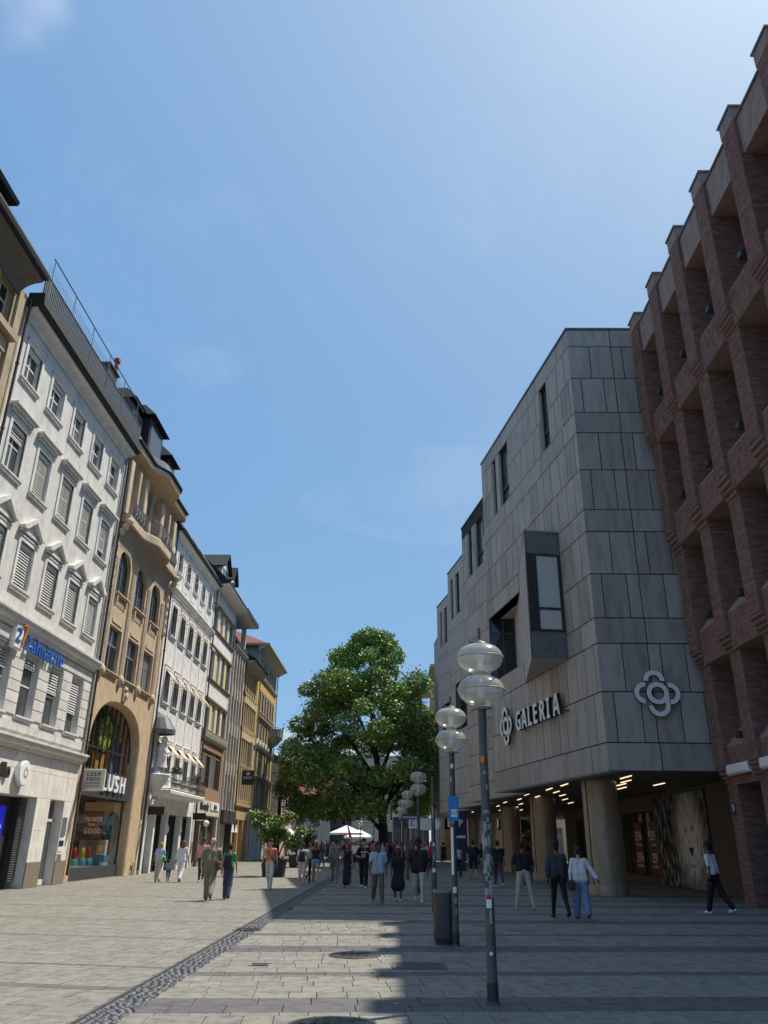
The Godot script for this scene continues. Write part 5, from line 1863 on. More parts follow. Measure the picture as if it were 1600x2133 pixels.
func flower_logo(o: Node3D, k: float, z: float) -> void:
	# four open petals round a small g; units of the drawing are 1/200 of half the width
	var d := 0.10
	var petals := [[-20.0, 108.0, 0.0, PI], [-110.0, 2.0, PI / 2 - 0.1, PI * 1.5 - 0.1], [104.0, -3.0, -PI / 2, PI / 2 + 0.1]]
	for q in petals:
		var mb := MB.new()
		arc(mb, q[0] * k, q[1] * k, 94 * k, 54 * k, q[2], q[3], z + d, z + d + 0.02)
		put(mb, "petal", M.letter_white, o)
		var bk := MB.new()
		arc(bk, q[0] * k, q[1] * k, 93.5 * k, 54.5 * k, q[2], q[3], z, z + d - 0.002)
		put(bk, "petal_side", M.letter_black, o)
	var g := MB.new()
	arc(g, 0, 0, 97 * k, 58 * k, 0, TAU, z + d, z + d + 0.024)
	g.box(58 * k, -110 * k, z + d, 97 * k, 4 * k, z + d + 0.02)
	arc(g, 3 * k, -108 * k, 94 * k, 54 * k, -PI, 0.0, z + d, z + d + 0.02)
	put(g, "letter", M.letter_white, o)
	var gb := MB.new()
	arc(gb, 0, 0, 96.5 * k, 58.5 * k, 0, TAU, z, z + d - 0.002)
	arc(gb, 3 * k, -108 * k, 93.5 * k, 54.5 * k, -PI, 0.0, z, z + d - 0.003)
	put(gb, "letter_side", M.letter_black, o)

func store() -> void:
	var p0 := Vector3(7.15, 0, -27.2)
	var b := thing("department_store", "dark granite department store with sawtooth bays above a column arcade", "building", p0)
	var bays := [[Vector2(7.15, -27.2), Vector2(4.93, -39.93)], [Vector2(6.34, -39.93), Vector2(4.61, -49.9)], [Vector2(6.05, -49.9), Vector2(4.29, -59.7)], [Vector2(5.70, -59.7), Vector2(3.94, -69.3)], [Vector2(5.4, -69.3), Vector2(4.40, -84.0)]]
	# core behind the fronts, roof and soffit
	var core := MB.new()
	var tops := MB.new()
	for q in bays:
		var n := Vector3(q[0].x, 0, q[0].y) - p0
		var f := Vector3(q[1].x, 0, q[1].y) - p0
		var e := 30.0 - p0.x
		tops.quad(Vector3(n.x, 21.5, n.z), Vector3(e, 21.5, n.z), Vector3(e, 21.5, f.z), Vector3(f.x, 21.5, f.z))
		# return wall at the far end of the bay
		core.quad(Vector3(e, 3.93, f.z), Vector3(f.x, 3.93, f.z), Vector3(f.x, 21.5, f.z), Vector3(e, 21.5, f.z))
	put(tops, "roof", M.zinc, b)
	put(core, "return_wall", M.granite2, b)
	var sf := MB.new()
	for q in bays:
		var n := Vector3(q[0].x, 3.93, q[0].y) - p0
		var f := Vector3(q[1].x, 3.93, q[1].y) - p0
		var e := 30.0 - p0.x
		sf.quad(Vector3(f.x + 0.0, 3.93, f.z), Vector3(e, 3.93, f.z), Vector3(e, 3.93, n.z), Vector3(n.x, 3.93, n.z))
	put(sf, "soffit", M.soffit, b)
	# end wall facing the viewer
	var te := Transform3D(Basis.IDENTITY, Vector3.ZERO)
	put(MB.new().at(te).box(0.02, 3.94, -0.6, 16.0, 21.5, -0.035), "end_wall", M.joint, b)
	clad_end(b, te)
	box_part(b, "coping", M.zinc, -0.03, 21.5, -0.5, 6.0, 21.58, 0.04)
	# bays
	var rest := MB.new()
	for i in bays.size():
		var n := Vector3(bays[i][0].x, 0, bays[i][0].y) - p0
		var f := Vector3(bays[i][1].x, 0, bays[i][1].y) - p0
		var L := n.distance_to(f)
		var xd := (n - f) / L
		var zd := xd.cross(Vector3.UP)
		var tf := Transform3D(Basis(xd, Vector3.UP, zd), f)
		var holes := []
		var slots := []
		if i == 0:
			slots = [[2.66, 3.62], [8.32, 9.82], [10.36, 11.0]]
		elif i == 1:
			slots = [[5.1, 6.85], [7.68, 8.65], [1.6, 3.2]]
		elif i == 2:
			slots = [[6.5, 7.6], [8.4, 9.2], [2.0, 3.4]]
		elif i == 3:
			slots = [[6.2, 7.2], [8.0, 8.7]]
		for s in slots:
			holes.append([L - s[1], 17.54, L - s[0], 20.66])
		if i == 0:
			holes.append([L - 12.65, 9.13, L - 7.75, 12.44])
			holes.append([L - 7.75, 8.21, L - 2.65, 13.33])
		elif i == 2 or i == 3:
			holes.append([L - 8.2, 9.13, L - 3.2, 12.44])
		var bw := MB.new().at(tf)
		wall_in(bw, 0, L, 3.94, 21.5, holes, 0.5, -0.035)
		put(bw, "backing_wall", M.joint, b)
		clad(b, tf, 0, L, 1.3, [0.88, 0.80, 0.95], 2.65, holes, 40 + i, null if i < 2 else rest)
		var bot := MB.new().at(tf)
		bot.box(0, 3.915, -0.5, L, 3.935, -0.002)
		put(bot, "soffit_edge", M.granite1, b)
		put(MB.new().at(tf).box(-0.03, 21.5, -0.6, L + 0.03, 21.58, 0.05), "coping", M.zinc, b)
		for s in slots:
			var wn := put(MB.new().at(tf).box(L - s[1], 17.58, -0.22, L - s[1] + 0.07, 20.62, -0.13).box(L - s[0] - 0.07, 17.58, -0.22, L - s[0], 20.62, -0.13).box(L - s[1] + 0.07, 18.38, -0.22, L - s[0] - 0.07, 18.46, -0.13), "window", M.frame_dark, b)
			put(MB.new().at(tf).box(L - s[1], 17.56, -0.25, L - s[0], 20.64, -0.23), "pane", M.glass_mid, wn)
			# stone reveal slips
			put(MB.new().at(tf).box(L - s[1] - 0.001, 17.55, -0.5, L - s[1] + 0.03, 20.65, -0.01).box(L - s[0] - 0.03, 17.55, -0.5, L - s[0] + 0.001, 20.65, -0.01), "reveal", M.granite1, wn)
		if i == 0:
			oriel(b, tf, L)
		if i == 0 or i == 2 or i == 3:
			var a := 7.75 if i == 0 else 3.2
			var e := 12.65 if i == 0 else 8.2
			var dp := 1.25
			var rc := MB.new().at(tf)
			var W3 := Vector3(L - a, 0, -0.02)
			var W4 := Vector3(L - e, 0, -0.02)
			var I := Vector3(L - e + 0.3, 0, -dp)
			var lo := Vector3(0, 9.13, 0)
			var hi := Vector3(0, 12.44, 0)
			rc.quad(I + lo, W3 + lo, W3 + hi, I + hi)
			rc.tri(W4 + hi, W3 + hi, I + hi)
			rc.tri(W3 + lo, W4 + lo, I + lo)
			put(rc, "recess", M.granite1, b)
			var rg := MB.new().at(tf)
			rg.quad(W4 + lo, I + lo, I + hi, W4 + hi)
			put(rg, "recess_glass", M.glass, b)
			var rf := MB.new().at(tf)
			var dd := (I - W4).normalized()
			var oo := Vector3(0.02, 0, 0)
			for t in [0.0, 0.5, 1.0]:
				var c := W4.lerp(I, t) + oo
				rf.quad(c + lo - dd * 0.06, c + lo + dd * 0.06, c + hi + dd * 0.06, c + hi - dd * 0.06)
			var c0 := W4 + oo + Vector3(0, 11.6, 0)
			var c1 := I + oo + Vector3(0, 11.6, 0)
			rf.quad(c0, c1, c1 + Vector3(0, 0.1, 0), c0 + Vector3(0, 0.1, 0))
			put(rf, "recess_frame", M.frame_dark, b)
		if i == 0:
			# name and flower mark
			var sg := thing("store_sign", "white raised GALERIA lettering with a flower mark on the long granite wall", "sign", p0 + tf * Vector3(0, 0, 0))
			sg.transform = Transform3D(tf.basis, p0 + tf.origin)
			var lx := [8.12, 7.32, 6.62, 5.92, 5.12, 4.42, 3.55]
			for q in 7:
				var lt := text_part(sg, "letter", "GALERIA"[q], M.letter_white, Vector3(L - lx[q], 6.62, 0.29), 0.80, 0.02, true, 0.95)
				text_part(lt, "letter_side", "GALERIA"[q], M.letter_black, Vector3(0, 0, -0.09), 0.80, 0.15, true, 1.0)
			flower_logo_at(sg, Vector3(L - 9.95, 6.66, 0.16), 0.0042)
			put(MB.new().box(L - 8.6, 6.3, 0.0, L - 8.55, 6.35, 0.2).box(L - 3.0, 6.3, 0.0, L - 2.95, 6.35, 0.2), "bracket", M.iron, sg)
	var jr := put(rest, "stone_cladding", M.granite1, b)
	jr.set_meta("kind", "stuff")
	var lg := thing("store_emblem", "white flower-shaped g emblem on the granite end wall facing the viewer", "sign", Vector3(9.0, 6.45, -27.2))
	flower_logo_at(lg, Vector3(0, 0, 0.10), 0.00385)
	put(MB.new().box(-0.3, -0.1, 0.0, -0.25, -0.05, 0.12).box(0.25, 0.1, 0.0, 0.3, 0.15, 0.12), "bracket", M.iron, lg)
	# columns of the arcade
	for k in 6:
		var z := -31.6 - 12.1 * k
		var cl := put(MB.new().lathe([Vector2(0.73, 0.0), Vector2(0.73, 0.32), Vector2(0.65, 0.34), Vector2(0.65, 3.93)], 28, Vector3(7.85 - 0.02 * k, 0, z) - p0), "column", M.column_stone, b)
		put(MB.new().at(Transform3D(Basis(Vector3.UP, 0.5), Vector3(7.85 - 0.02 * k, 0, z) - p0)).box(-0.662, 0.34, -0.02, -0.645, 3.93, 0.02), "column_joint", M.joint, cl)
	# strip lights in the soffit
	var strips := [[8.35, -29.6], [8.9, -31.6], [9.2, -33.4], [7.0, -33.8], [6.9, -36.6], [7.6, -38.6], [8.9, -37.2], [9.8, -35.5], [10.6, -33.0], [6.6, -41.0], [7.4, -42.6], [8.4, -41.2], [9.6, -40.0], [6.9, -45.4], [8.0, -46.5], [9.3, -45.0], [10.6, -44.0], [6.6, -49.0], [7.8, -50.8], [9.0, -49.6], [10.4, -48.8], [6.8, -54.0], [8.2, -55.5], [9.6, -54.4], [6.6, -59.0], [7.8, -60.8], [9.2, -60.0], [10.4, -58.0], [6.2, -65.0], [7.6, -66.5]]
	for q in strips:
		put(MB.new().box(q[0] - 0.022, 3.90, q[1] - 0.7, q[0] + 0.022, 3.927, q[1] + 0.7), "strip_light", M.lamp_warm, b, -p0)
	# shop wall behind the arcade
	var sw := Node3D.new()
	sw.name = "shop_wall"
	b.add_child(sw)
	sw.position = Vector3(12.4, 0, -27.6) - p0
	sw.rotation.y = -PI / 2
	# local x runs towards the viewer, so the far end is negative
	var sh := [[-18.0, 0.3, -12.5, 3.2], [-29.5, 0.0, -20.0, 3.2]]
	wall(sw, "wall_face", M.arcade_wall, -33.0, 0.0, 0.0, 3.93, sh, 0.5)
	for h in sh:
		box_part(sw, "shop_glass", M.glass_warm, h[0], h[1], -0.45, h[2], h[3], -0.4)
		for k in 5:
			var x := lerpf(h[0], h[2] - 0.08, k / 4.0)
			box_part(sw, "shop_post", M.frame_dark, x, h[1], -0.4, x + 0.08, h[3], -0.3)
	box_part(sw, "side_wall", M.brown_wall, -0.3, 0.0, 0.0, 0.0, 3.93, 0.85)
	# mural: plastered board with a loosely drawn big cat's face
	var mu := thing("mural", "black and white painted mural of a big cat's face on the arcade wall", "mural", Vector3(12.36, 0, -36.4), -PI / 2)
	var mb := MB.new()
	mb.mapped = true
	mb.quad(Vector3(-3.2, 0.05, 0.02), Vector3(3.3, 0.05, 0.02), Vector3(3.3, 3.75, 0.02), Vector3(-3.2, 3.75, 0.02))
	var mm := StandardMaterial3D.new()
	mm.albedo_texture = ImageTexture.create_from_image(mural_picture())
	mm.roughness = 0.8
	put(mb, "painting", mm, mu)
	box_part(mu, "board", M.shop_dark, -3.25, 0.02, -0.02, 3.35, 3.8, 0.012)
	# red sale posters in the shop windows
	for q in [[-13.6, "red sale poster with white 25% print, in the arcade window nearest the mural"], [-16.2, "red sale poster with white 25% print, second from the arcade mural"], [-22.0, "red sale poster with white 25% print, half hidden behind an arcade column"]]:
		var po := thing("sale_poster", q[1], "poster", Vector3(12.4 + 0.28, 0, -27.6 + q[0]), -PI / 2)
		put(MB.new().slab(-0.65, 0.35, -0.03, 0.65, 2.75, 0.0, 0.01), "sheet", M.poster_red, po)
		text_part(po, "print", "25%", M.letter_white, Vector3(0.0, 2.1, 0.006), 0.42, 0.006, true, 1.0)
		text_part(po, "print", "AUF ALLES", M.letter_white, Vector3(0.0, 1.7, 0.006), 0.14, 0.006, true, 1.0)
		text_part(po, "print", "25%", M.letter_white, Vector3(0.0, 1.1, 0.006), 0.42, 0.006, true, 1.0)
		text_part(po, "print", "AUF ALLES", M.letter_white, Vector3(0.0, 0.72, 0.006), 0.14, 0.006, true, 1.0)

func clad_end(b: Node3D, te: Transform3D) -> void:
	# panels of the end wall, joints copied row by row
	var pa := [0.0, 0.86, 1.76, 2.20, 3.06, 3.94, 4.8]
	var pb := [0.0, 0.41, 1.31, 1.76, 2.64, 3.5, 4.8]
	var ps := [0.0, 1.78, 3.56, 5.2]
	var r := RandomNumberGenerator.new()
	r.seed = 8
	var t := 0
	for j in ROWS.size() - 1:
		var y0: float = ROWS[j]
		var y1: float = ROWS[j + 1]
		var c: Array = ps
		if y1 - y0 > 1.2:
			c = pb if t % 2 == 0 else pa
			t += 1
		for i in c.size() - 1:
			var a: float = c[i] + (0.019 if i > 0 else 0.0)
			var e: float = c[i + 1] - 0.019
			panel_budget -= 1
			var o := put(MB.new().slab(a, y0 + 0.019, -0.04, e, y1 - 0.019, 0.0, 0.005), "stone_panel", M["granite%d" % [2, 4, 2, 0, 3][r.randi_range(0, 4)]], b)
			o.transform = te * Transform3D(Basis.IDENTITY, Vector3(0, 0, r.randf_range(-0.004, 0.004)))

func flower_logo_at(o: Node3D, at: Vector3, k: float) -> void:
	var g := Node3D.new()
	g.name = "flower_mark"
	o.add_child(g)
	g.position = at
	flower_logo(g, k, 0.0)

func oriel(b: Node3D, tf: Transform3D, L: float) -> void:
	# triangular bay: a glazed face turned to the viewer and a long stone cheek
	var W1 := Vector3(L - 2.65, 0, -0.02)
	var W2 := Vector3(L - 7.75, 0, -0.02)
	var A := Vector3(L - 2.70, 0, 1.45)
	var lo := Vector3(0, 8.21, 0)
	var hi := Vector3(0, 13.33, 0)
	var ck := MB.new().at(tf)
	ck.quad(W2 + lo, A + lo, A + hi, W2 + hi)
	ck.tri(W2 + lo, W1 + lo, A + lo)
	var ob := put(ck, "oriel", M.granite1, b)
	put(MB.new().at(tf).prism_y(PackedVector2Array([Vector2(W2.x - 0.02, W2.z), Vector2(A.x - 0.02, A.z + 0.02), Vector2(A.x + 0.05, A.z + 0.02), Vector2(W1.x + 0.05, W1.z)]), 13.33, 13.42), "oriel_cap", M.zinc, ob)
	# glazed face in the plane x = const
	var fx := L - 2.66
	put(MB.new().at(tf).box(fx - 0.03, 8.21, 0.0, fx, 9.25, 1.42), "oriel_panel", M.zinc, ob)
	put(MB.new().at(tf).box(fx - 0.03, 12.44, 0.0, fx + 0.012, 13.33, 1.46), "oriel_panel", M.zinc, ob)
	var fm := MB.new().at(tf)
	fm.box(fx - 0.02, 9.25, 1.02, fx + 0.03, 12.44, 1.44)
	fm.box(fx - 0.02, 9.25, 0.0, fx + 0.03, 12.44, 0.14)
	for y in [9.25, 10.12, 12.34]:
		fm.box(fx - 0.018, y, 0.14, fx + 0.028, y + 0.10, 1.02)
	put(fm, "oriel_frame", M.frame_dark, ob)
	put(MB.new().at(tf).box(fx - 0.02, 9.35, 0.14, fx + 0.005, 10.12, 1.02), "pane", M.glass_curtain, ob)
	put(MB.new().at(tf).box(fx - 0.02, 10.22, 0.14, fx + 0.005, 12.34, 1.02), "pane", M.glass_curtain, ob)

func mural_picture() -> Image:
	# print of a mural: dark strokes of mane on pale paper with eyes, nose and mouth
	var w := 384
	var h := 224
	var im := Image.create_empty(w, h, false, Image.FORMAT_RGB8)
	var n := FastNoiseLite.new()
	n.seed = 5
	n.frequency = 0.03
	n.fractal_octaves = 4
	n.domain_warp_enabled = true
	n.domain_warp_amplitude = 18.0
	for y in h:
		for x in w:
			var fx := (x - 255.0) / 95.0
			var fy := (y - 105.0) / 115.0
			var d := sqrt(fx * fx + fy * fy)
			var s := n.get_noise_2d(x * 2.4, y * 0.7)
			var v := 0.86 - 0.62 * smoothstep(0.5, 1.5, d + s * 0.7)
			v += s * (0.2 + 0.75 * smoothstep(0.3, 1.0, d))
			im.set_pixel(x, y, gray(clampf(v, 0.05, 0.92)))
	for e in [Vector2(232, 88), Vector2(280, 86)]:
		for a in 40:
			var t := TAU * a / 40.0
			for k in 3:
				im.set_pixel(int(e.x + cos(t) * (7 + k)), int(e.y + sin(t) * (4 + k)), gray(0.05))
	for y in range(130, 150):
		for x in range(240, 272):
			if absf(x - 256) < (152 - y) * 0.8:
				im.set_pixel(x, y, gray(0.08))
	for t in 40:
		var x := 236 + t
		var yy := 166 + int(8.0 * absf(sin(t / 40.0 * PI * 2.0)))
		for k in 3:
			im.set_pixel(x, yy + k, gray(0.07))
	return im

# ---------------------------------------------------------------- brick building
func brick_building() -> void:
	var b := thing("brick_building", "dark red brick building with stepped-out piers and deep windows at the right edge", "building", Vector3(10.8, 0, -26.75), -PI / 2)
	var np := 12
	var pitch := 2.4
	var pw := 0.75
	var dep := 1.35
	# floor sections: y0, y1, how far the pier stands out
	var sec := [[0.0, 3.5, 0.0], [4.0, 7.2, 0.28], [7.75, 11.3, 0.60], [12.0, 15.6, 0.88], [16.1, 20.9, 1.12]]
	var br: Array[Transform3D] = []
	var core := MB.new()
	for k in np:
		var u0 := k * pitch
		var u1 := u0 + pw
		for i in sec.size():
			var s: Array = sec[i]
			core.box(u0, s[0], s[2] - dep - 0.6, u1, s[1], s[2])
			lay(br, Vector3(u0, s[0], s[2]), Vector3.RIGHT, Vector3.UP, pw, s[1] - s[0])
			lay(br, Vector3(u1, s[0], s[2]), Vector3(0, 0, -1), Vector3.UP, dep + 0.3, s[1] - s[0])
			if k == 0:
				lay(br, Vector3(u0, s[0], s[2] - 0.9), Vector3(0, 0, 1), Vector3.UP, 0.9, s[1] - s[0])
			if i < sec.size() - 1:
				var nx: Array = sec[i + 1]
				# corbel: four stepped ribs
				for c in 4:
					var ya := lerpf(s[1], nx[0], c / 4.0)
					var yb := lerpf(s[1], nx[0], (c + 1) / 4.0)
					var out := lerpf(s[2], nx[2], (c + 1) / 4.0)
					core.box(u0, ya, s[2] - dep - 0.6, u1, yb, out - 0.045)
					var cb := keyed("corbel %.2f" % (yb - ya), func(): return MB.new().slab(-0.02, 0.015, -0.25, pw + 0.02, yb - ya - 0.02, 0.0, 0.02))
					inst(cb, "corbel", M["brick%d" % (c % 3)], b, Vector3(u0, ya, out))
					lay(br, Vector3(u1, ya, out - 0.045), Vector3(0, 0, -1), Vector3.UP, dep + 0.3, yb - ya)
		# crenel
		var cr := put(MB.new().slab(u0 - 0.02, 20.9, -0.4, u1 + 0.02, 21.40, 1.16, 0.02), "crenel", M.apron, b)
		put(MB.new().box(u0 - 0.06, 21.40, -0.45, u1 + 0.06, 21.47, 1.20), "crenel_cap", M.zinc, cr)
	put(core, "piers", M.mortar, b)
	for k in np - 1:
		var u0 := k * pitch + pw
		var u1 := (k + 1) * pitch
		var w := u1 - u0
		# parapet
		put(MB.new().box(u0, 19.6, 0.2, u1, 20.92, 1.02), "parapet", M.apron, b)
		put(MB.new().box(u0, 20.92, 0.1, u1, 20.98, 1.08), "parapet_cap", M.zinc, b)
		for i in range(1, sec.size()):
			var s: Array = sec[i]
			var rec: float = s[2] - dep
			var yb: float = s[0] - 0.55
			# sloped apron under each window
			var fr: float = s[2] - 0.12
			var ap := MB.new()
			var P := [Vector2(rec - 0.2, yb), Vector2(fr - 0.02, yb), Vector2(fr - 0.02, yb + 1.15), Vector2(fr - 0.05, yb + 1.2), Vector2(rec + 0.25, yb + 2.25), Vector2(rec - 0.2, yb + 2.25)]
			ap.at(Transform3D(Basis(Vector3(0, 0, 1), Vector3(0, 1, 0), Vector3(-1, 0, 0)), Vector3.ZERO))
			ap.prism(PackedVector2Array(P), -u1, -u0)
			var apn := put(ap, "apron", M.apron, b)
			lay(br, Vector3(u1, yb + 0.02, fr - 0.02), Vector3.UP, Vector3.LEFT, 1.1, w, true)
			put(MB.new().slab(u1 - 0.36, yb + 1.25, fr - 0.35, u1 - 0.12, yb + 1.45, fr + 0.22, 0.02), "spout", M.iron, apn)
			# window
			var top: float = s[1] + (0.5 if i < sec.size() - 1 else -1.3)
			var wn := put(MB.new().box(u0, yb + 2.25, rec - 0.1, u0 + 0.08, top, rec).box(u1 - 0.08, yb + 2.25, rec - 0.1, u1, top, rec).box(u0 + 0.08, (yb + 2.25 + top) / 2, rec - 0.1, u1 - 0.08, (yb + 2.25 + top) / 2 + 0.08, rec), "window", M.frame_dark, b)
			put(MB.new().box(u0, yb + 2.2, rec - 0.16, u1, top + 0.2, rec - 0.11), "pane", M.glass, wn)
		# ground floor shop and awning cassette
		box_part(b, "shop_front", M.shop_dark, u0, 0.0, -dep - 0.05, u1, 3.5, -dep)
		var cs := put(MB.new().slab(u0 + 0.05, 3.72, -0.2, u1 - 0.05, 4.02, 0.32, 0.05), "awning_cassette", M.white, b)
		put(MB.new().box(u0 + 0.1, 3.69, 0.2, u1 - 0.1, 3.72, 0.3), "awning_rail", M.steel, cs)
		box_part(b, "door_post", M.tan_frame, u0 + w * 0.5, 0.0, -dep, u0 + w * 0.5 + 0.06, 2.6, -dep + 0.06)
		box_part(b, "transom", M.frame_dark, u0, 2.6, -dep, u1, 2.9, -dep + 0.12)
	put(MB.new().box(0.0, 0.0, -14.0, np * pitch, 20.6, -dep - 0.7), "rear_walls", M.mortar, b)
	put(MB.new().box(0.0, 20.6, -14.0, np * pitch, 20.7, 0.4), "roof", M.slate, b)
	moulding(b, "mansard", M.slate, -1.8, np * pitch, [[-0.5, 20.7], [-2.2, 23.2], [-9.0, 24.4], [-9.0, 20.7]])
	put(MB.new().box(0.16, 2.55, 0.001, 0.36, 2.95, 0.03), "number_plate", M.navy_sign, b)
	text_part(b, "number", "5", M.letter_white, Vector3(0.26, 2.80, 0.035), 0.2, 0.01)
	# bricks
	var r := RandomNumberGenerator.new()
	r.seed = 3
	var unit := MB.new().slab(-0.119, -0.033, -0.03, 0.119, 0.033, 0.012, 0.005).mesh()
	var mm := MultiMesh.new()
	mm.transform_format = MultiMesh.TRANSFORM_3D
	mm.use_colors = true
	mm.mesh = unit
	mm.instance_count = br.size()
	var n := 0
	var parts := 300
	for t in br:
		if parts > 0 and t.origin.x < 4.0 and t.origin.y < 3.2:
			parts -= 1
			inst(unit, "brick", M["brick%d" % r.randi_range(0, 3)], b).transform = t
			continue
		mm.set_instance_transform(n, t)
		var f := r.randf_range(0.72, 1.25)
		mm.set_instance_color(n, Color(0.285 * f, 0.155 * f * r.randf_range(0.9, 1.15), 0.126 * f))
		n += 1
	mm.visible_instance_count = n
	# shrink to what is used
	var m2 := MultiMesh.new()
	m2.transform_format = MultiMesh.TRANSFORM_3D
	m2.use_colors = true
	m2.mesh = unit
	m2.instance_count = n
	for i in n:
		m2.set_instance_transform(i, mm.get_instance_transform(i))
		m2.set_instance_color(i, mm.get_instance_color(i))
	var mi := MultiMeshInstance3D.new()
	mi.multimesh = m2
	mi.material_override = M.brick
	mi.name = "brickwork"
	mi.set_meta("kind", "stuff")
	b.add_child(mi)

# bricks in running bond on the rectangle o + x * w + y * h
func lay(out: Array[Transform3D], o: Vector3, x: Vector3, y: Vector3, w: float, h: float, _soldier := false) -> void:
	var bs := Basis(x, y, x.cross(y))
	var rows := maxi(1, int(round(h / 0.0785)))
	var dy := h / rows
	for j in rows:
		var a := -0.125 if j % 2 else 0.0
		while a < w - 0.03:
			var s := maxf(a, 0.0)
			var e := minf(a + 0.25, w)
			if e - s > 0.04:
				var k := (e - s - 0.012) / 0.238
				out.append(Transform3D(bs * Basis.from_scale(Vector3(k, 1, 1)), o + x * ((s + e) / 2) + y * ((j + 0.5) * dy)))
			a += 0.25

# ---------------------------------------------------------------- far end of the street
func far_houses() -> void:
	# stone church with red roof and green spire
	var b := thing("church", "pale stone church with tall dark windows and steep red roof, far left of tree", "church", Vector3(-16.5, 0, -150))
	var holes := []
	for u in [-4.6, -0.1, 2.7]:
		holes.append([u - 0.75, 4.2, u + 0.75, 8.2])
	wall(b, "wall", M.stone_far, -9.0, 5.3, 0.0, 9.7, holes, 0.5)
	for h in holes:
		window(b, (h[0] + h[2]) / 2, 4.2, 1.5, 4.0, {d = 0.4, nx = 3, rows = [0.0, 0.33, 0.66, 1.0], frame = "frame_dark", pane = "glass_warm", ft = 0.1, sill = 0.2, trim_mat = "stone_far"})
	put(MB.new().box(-9.0, 0, -20.0, 5.3, 9.7, -0.6), "rear_walls", M.stone_far, b)
	for k in 9:
		put(MB.new().box(-9.0, 0.6 + k * 1.0, 0.0, 5.3, 0.64 + k * 1.0, 0.02), "course", M.grey_trim, b)
	for u in [-2.3, 5.0]:
		put(MB.new().box(u - 0.4, 0.0, 0.0, u + 0.4, 8.6, 0.7), "buttress", M.stone_far, b)
	var rf := MB.new()
	rf.quad(Vector3(-9.5, 9.6, 0.5), Vector3(5.6, 9.6, 0.5), Vector3(5.6, 13.6, -5.0), Vector3(-9.5, 13.6, -5.0))
	rf.quad(Vector3(5.6, 9.6, -20.0), Vector3(-9.5, 9.6, -20.0), Vector3(-9.5, 13.6, -5.0), Vector3(5.6, 13.6, -5.0))
	rf.box(-9.5, 9.45, -20.0, 5.6, 9.6, 0.5)
	put(rf, "roof", M.red_tile, b)
	for u in [-7.3, -1.2, 1.6]:
		put(MB.new().box(u - 0.4, 10.2, -2.2, u + 0.4, 11.9, -0.4), "dormer", M.stone_far, b)
	var sp := put(MB.new().box(-4.7, 8.0, -1.0, -3.5, 9.6, 0.8), "turret", M.zinc, b)
	put(MB.new().lathe([Vector2(0.85, 9.6), Vector2(0.30, 12.2), Vector2(0.06, 14.2), Vector2(0.12, 14.35), Vector2(0.0, 14.6)], 8, Vector3(-4.1, 0, 0)), "spire", M.copper, sp)
	# pinkish house just past the yellow one
	b = bldg("rose_house", "narrow rose plastered house beyond the yellow one, mostly hidden", 101.0)
	var hs := []
	for y in [4.6, 7.8]:
		for i in 4:
			hs.append([1.0 + i * 2.6, y, 2.1 + i * 2.6, y + 1.9])
	wall(b, "front_wall", M.pink_panel, 0, 11.0, 0, 10.6, hs, 0.3)
	for h in hs:
		window(b, (h[0] + h[2]) / 2, h[1], 1.1, 1.9, {d = 0.2, nx = 2, rows = [0.0, 0.6, 1.0], frame = "frame_grey", sill = 0.15, trim = 0.12})
	body(b, 11.0, 10.6, M.pink_panel, -0.5)
	moulding(b, "eaves", M.grey_trim, 0, 11.0, [[0.0, 10.3], [0.5, 10.5], [0.55, 10.75], [0.0, 10.8]])
	moulding(b, "roof", M.slate, 0, 11.0, [[0.5, 10.75], [-4.0, 13.0], [-9.0, 13.0], [-9.0, 10.6], [0.0, 10.7]])
	# blue-grey gabled house and grey arched house behind the umbrellas
	b = thing("gothic_house", "pale blue-grey house with lancet windows behind the white parasol", "building", Vector3(-9.2, 0, -156))
	hs = []
	for i in 3:
		for y in [4.6, 9.0]:
			hs.append([-1.6 + i * 1.4, y, -1.0 + i * 1.4, y + 2.6])
	wall(b, "front_wall", M.zinc_light, -2.4, 2.2, 0, 14.0, hs, 0.4)
	for h in hs:
		window(b, (h[0] + h[2]) / 2, h[1], 0.6, 2.6, {d = 0.3, nx = 1, rows = [0.0, 1.0], frame = "frame_dark", sill = 0.12})
	put(MB.new().prism(PackedVector2Array([Vector2(-2.4, 14.0), Vector2(2.2, 14.0), Vector2(-0.1, 18.0)]), -10.0, 0.0), "gable", M.zinc_light, b)
	put(MB.new().box(-2.4, 0, -12, 2.2, 14, -0.5), "rear_walls", M.zinc_light, b)
	b = thing("arched_house", "grey stone house with a round-arched gateway behind the tree trunk", "building", Vector3(-2.6, 0, -146))
	var mb := MB.new()
	wall_in(mb, -4.6, 4.0, 0, 16.0, [[0.4, -0.01, 3.4, 3.4], [-3.8, 5.2, -3.0, 7.4], [-1.8, 5.2, -1.0, 7.4], [0.2, 5.2, 1.0, 7.4], [2.2, 5.2, 3.0, 7.4]], 0.6)
	var ap := arch_points(1.9, 1.5, 1.9, 1.5, 14)
	for i in ap.size() - 1:
		mb.quad(Vector3(ap[i].x, ap[i].y, 0.0), Vector3(ap[i + 1].x, ap[i + 1].y, 0.0), Vector3(ap[i + 1].x, 3.4, 0.0), Vector3(ap[i].x, 3.4, 0.0))
	put(mb, "front_wall", M.grey_trim, b)
	for u in [-3.4, -1.4, 0.6, 2.6]:
		window(b, u, 5.2, 0.8, 2.2, {d = 0.4, nx = 2, rows = [0.0, 0.6, 1.0], frame = "frame_dark", sill = 0.15})
	moulding_x(b, "cornice", M.stone_far, -4.6, 4.0, 4.4, 0.4)
	put(MB.new().box(-4.6, 0, -12, 4.0, 16, -0.7), "rear_walls", M.shop_dark, b)
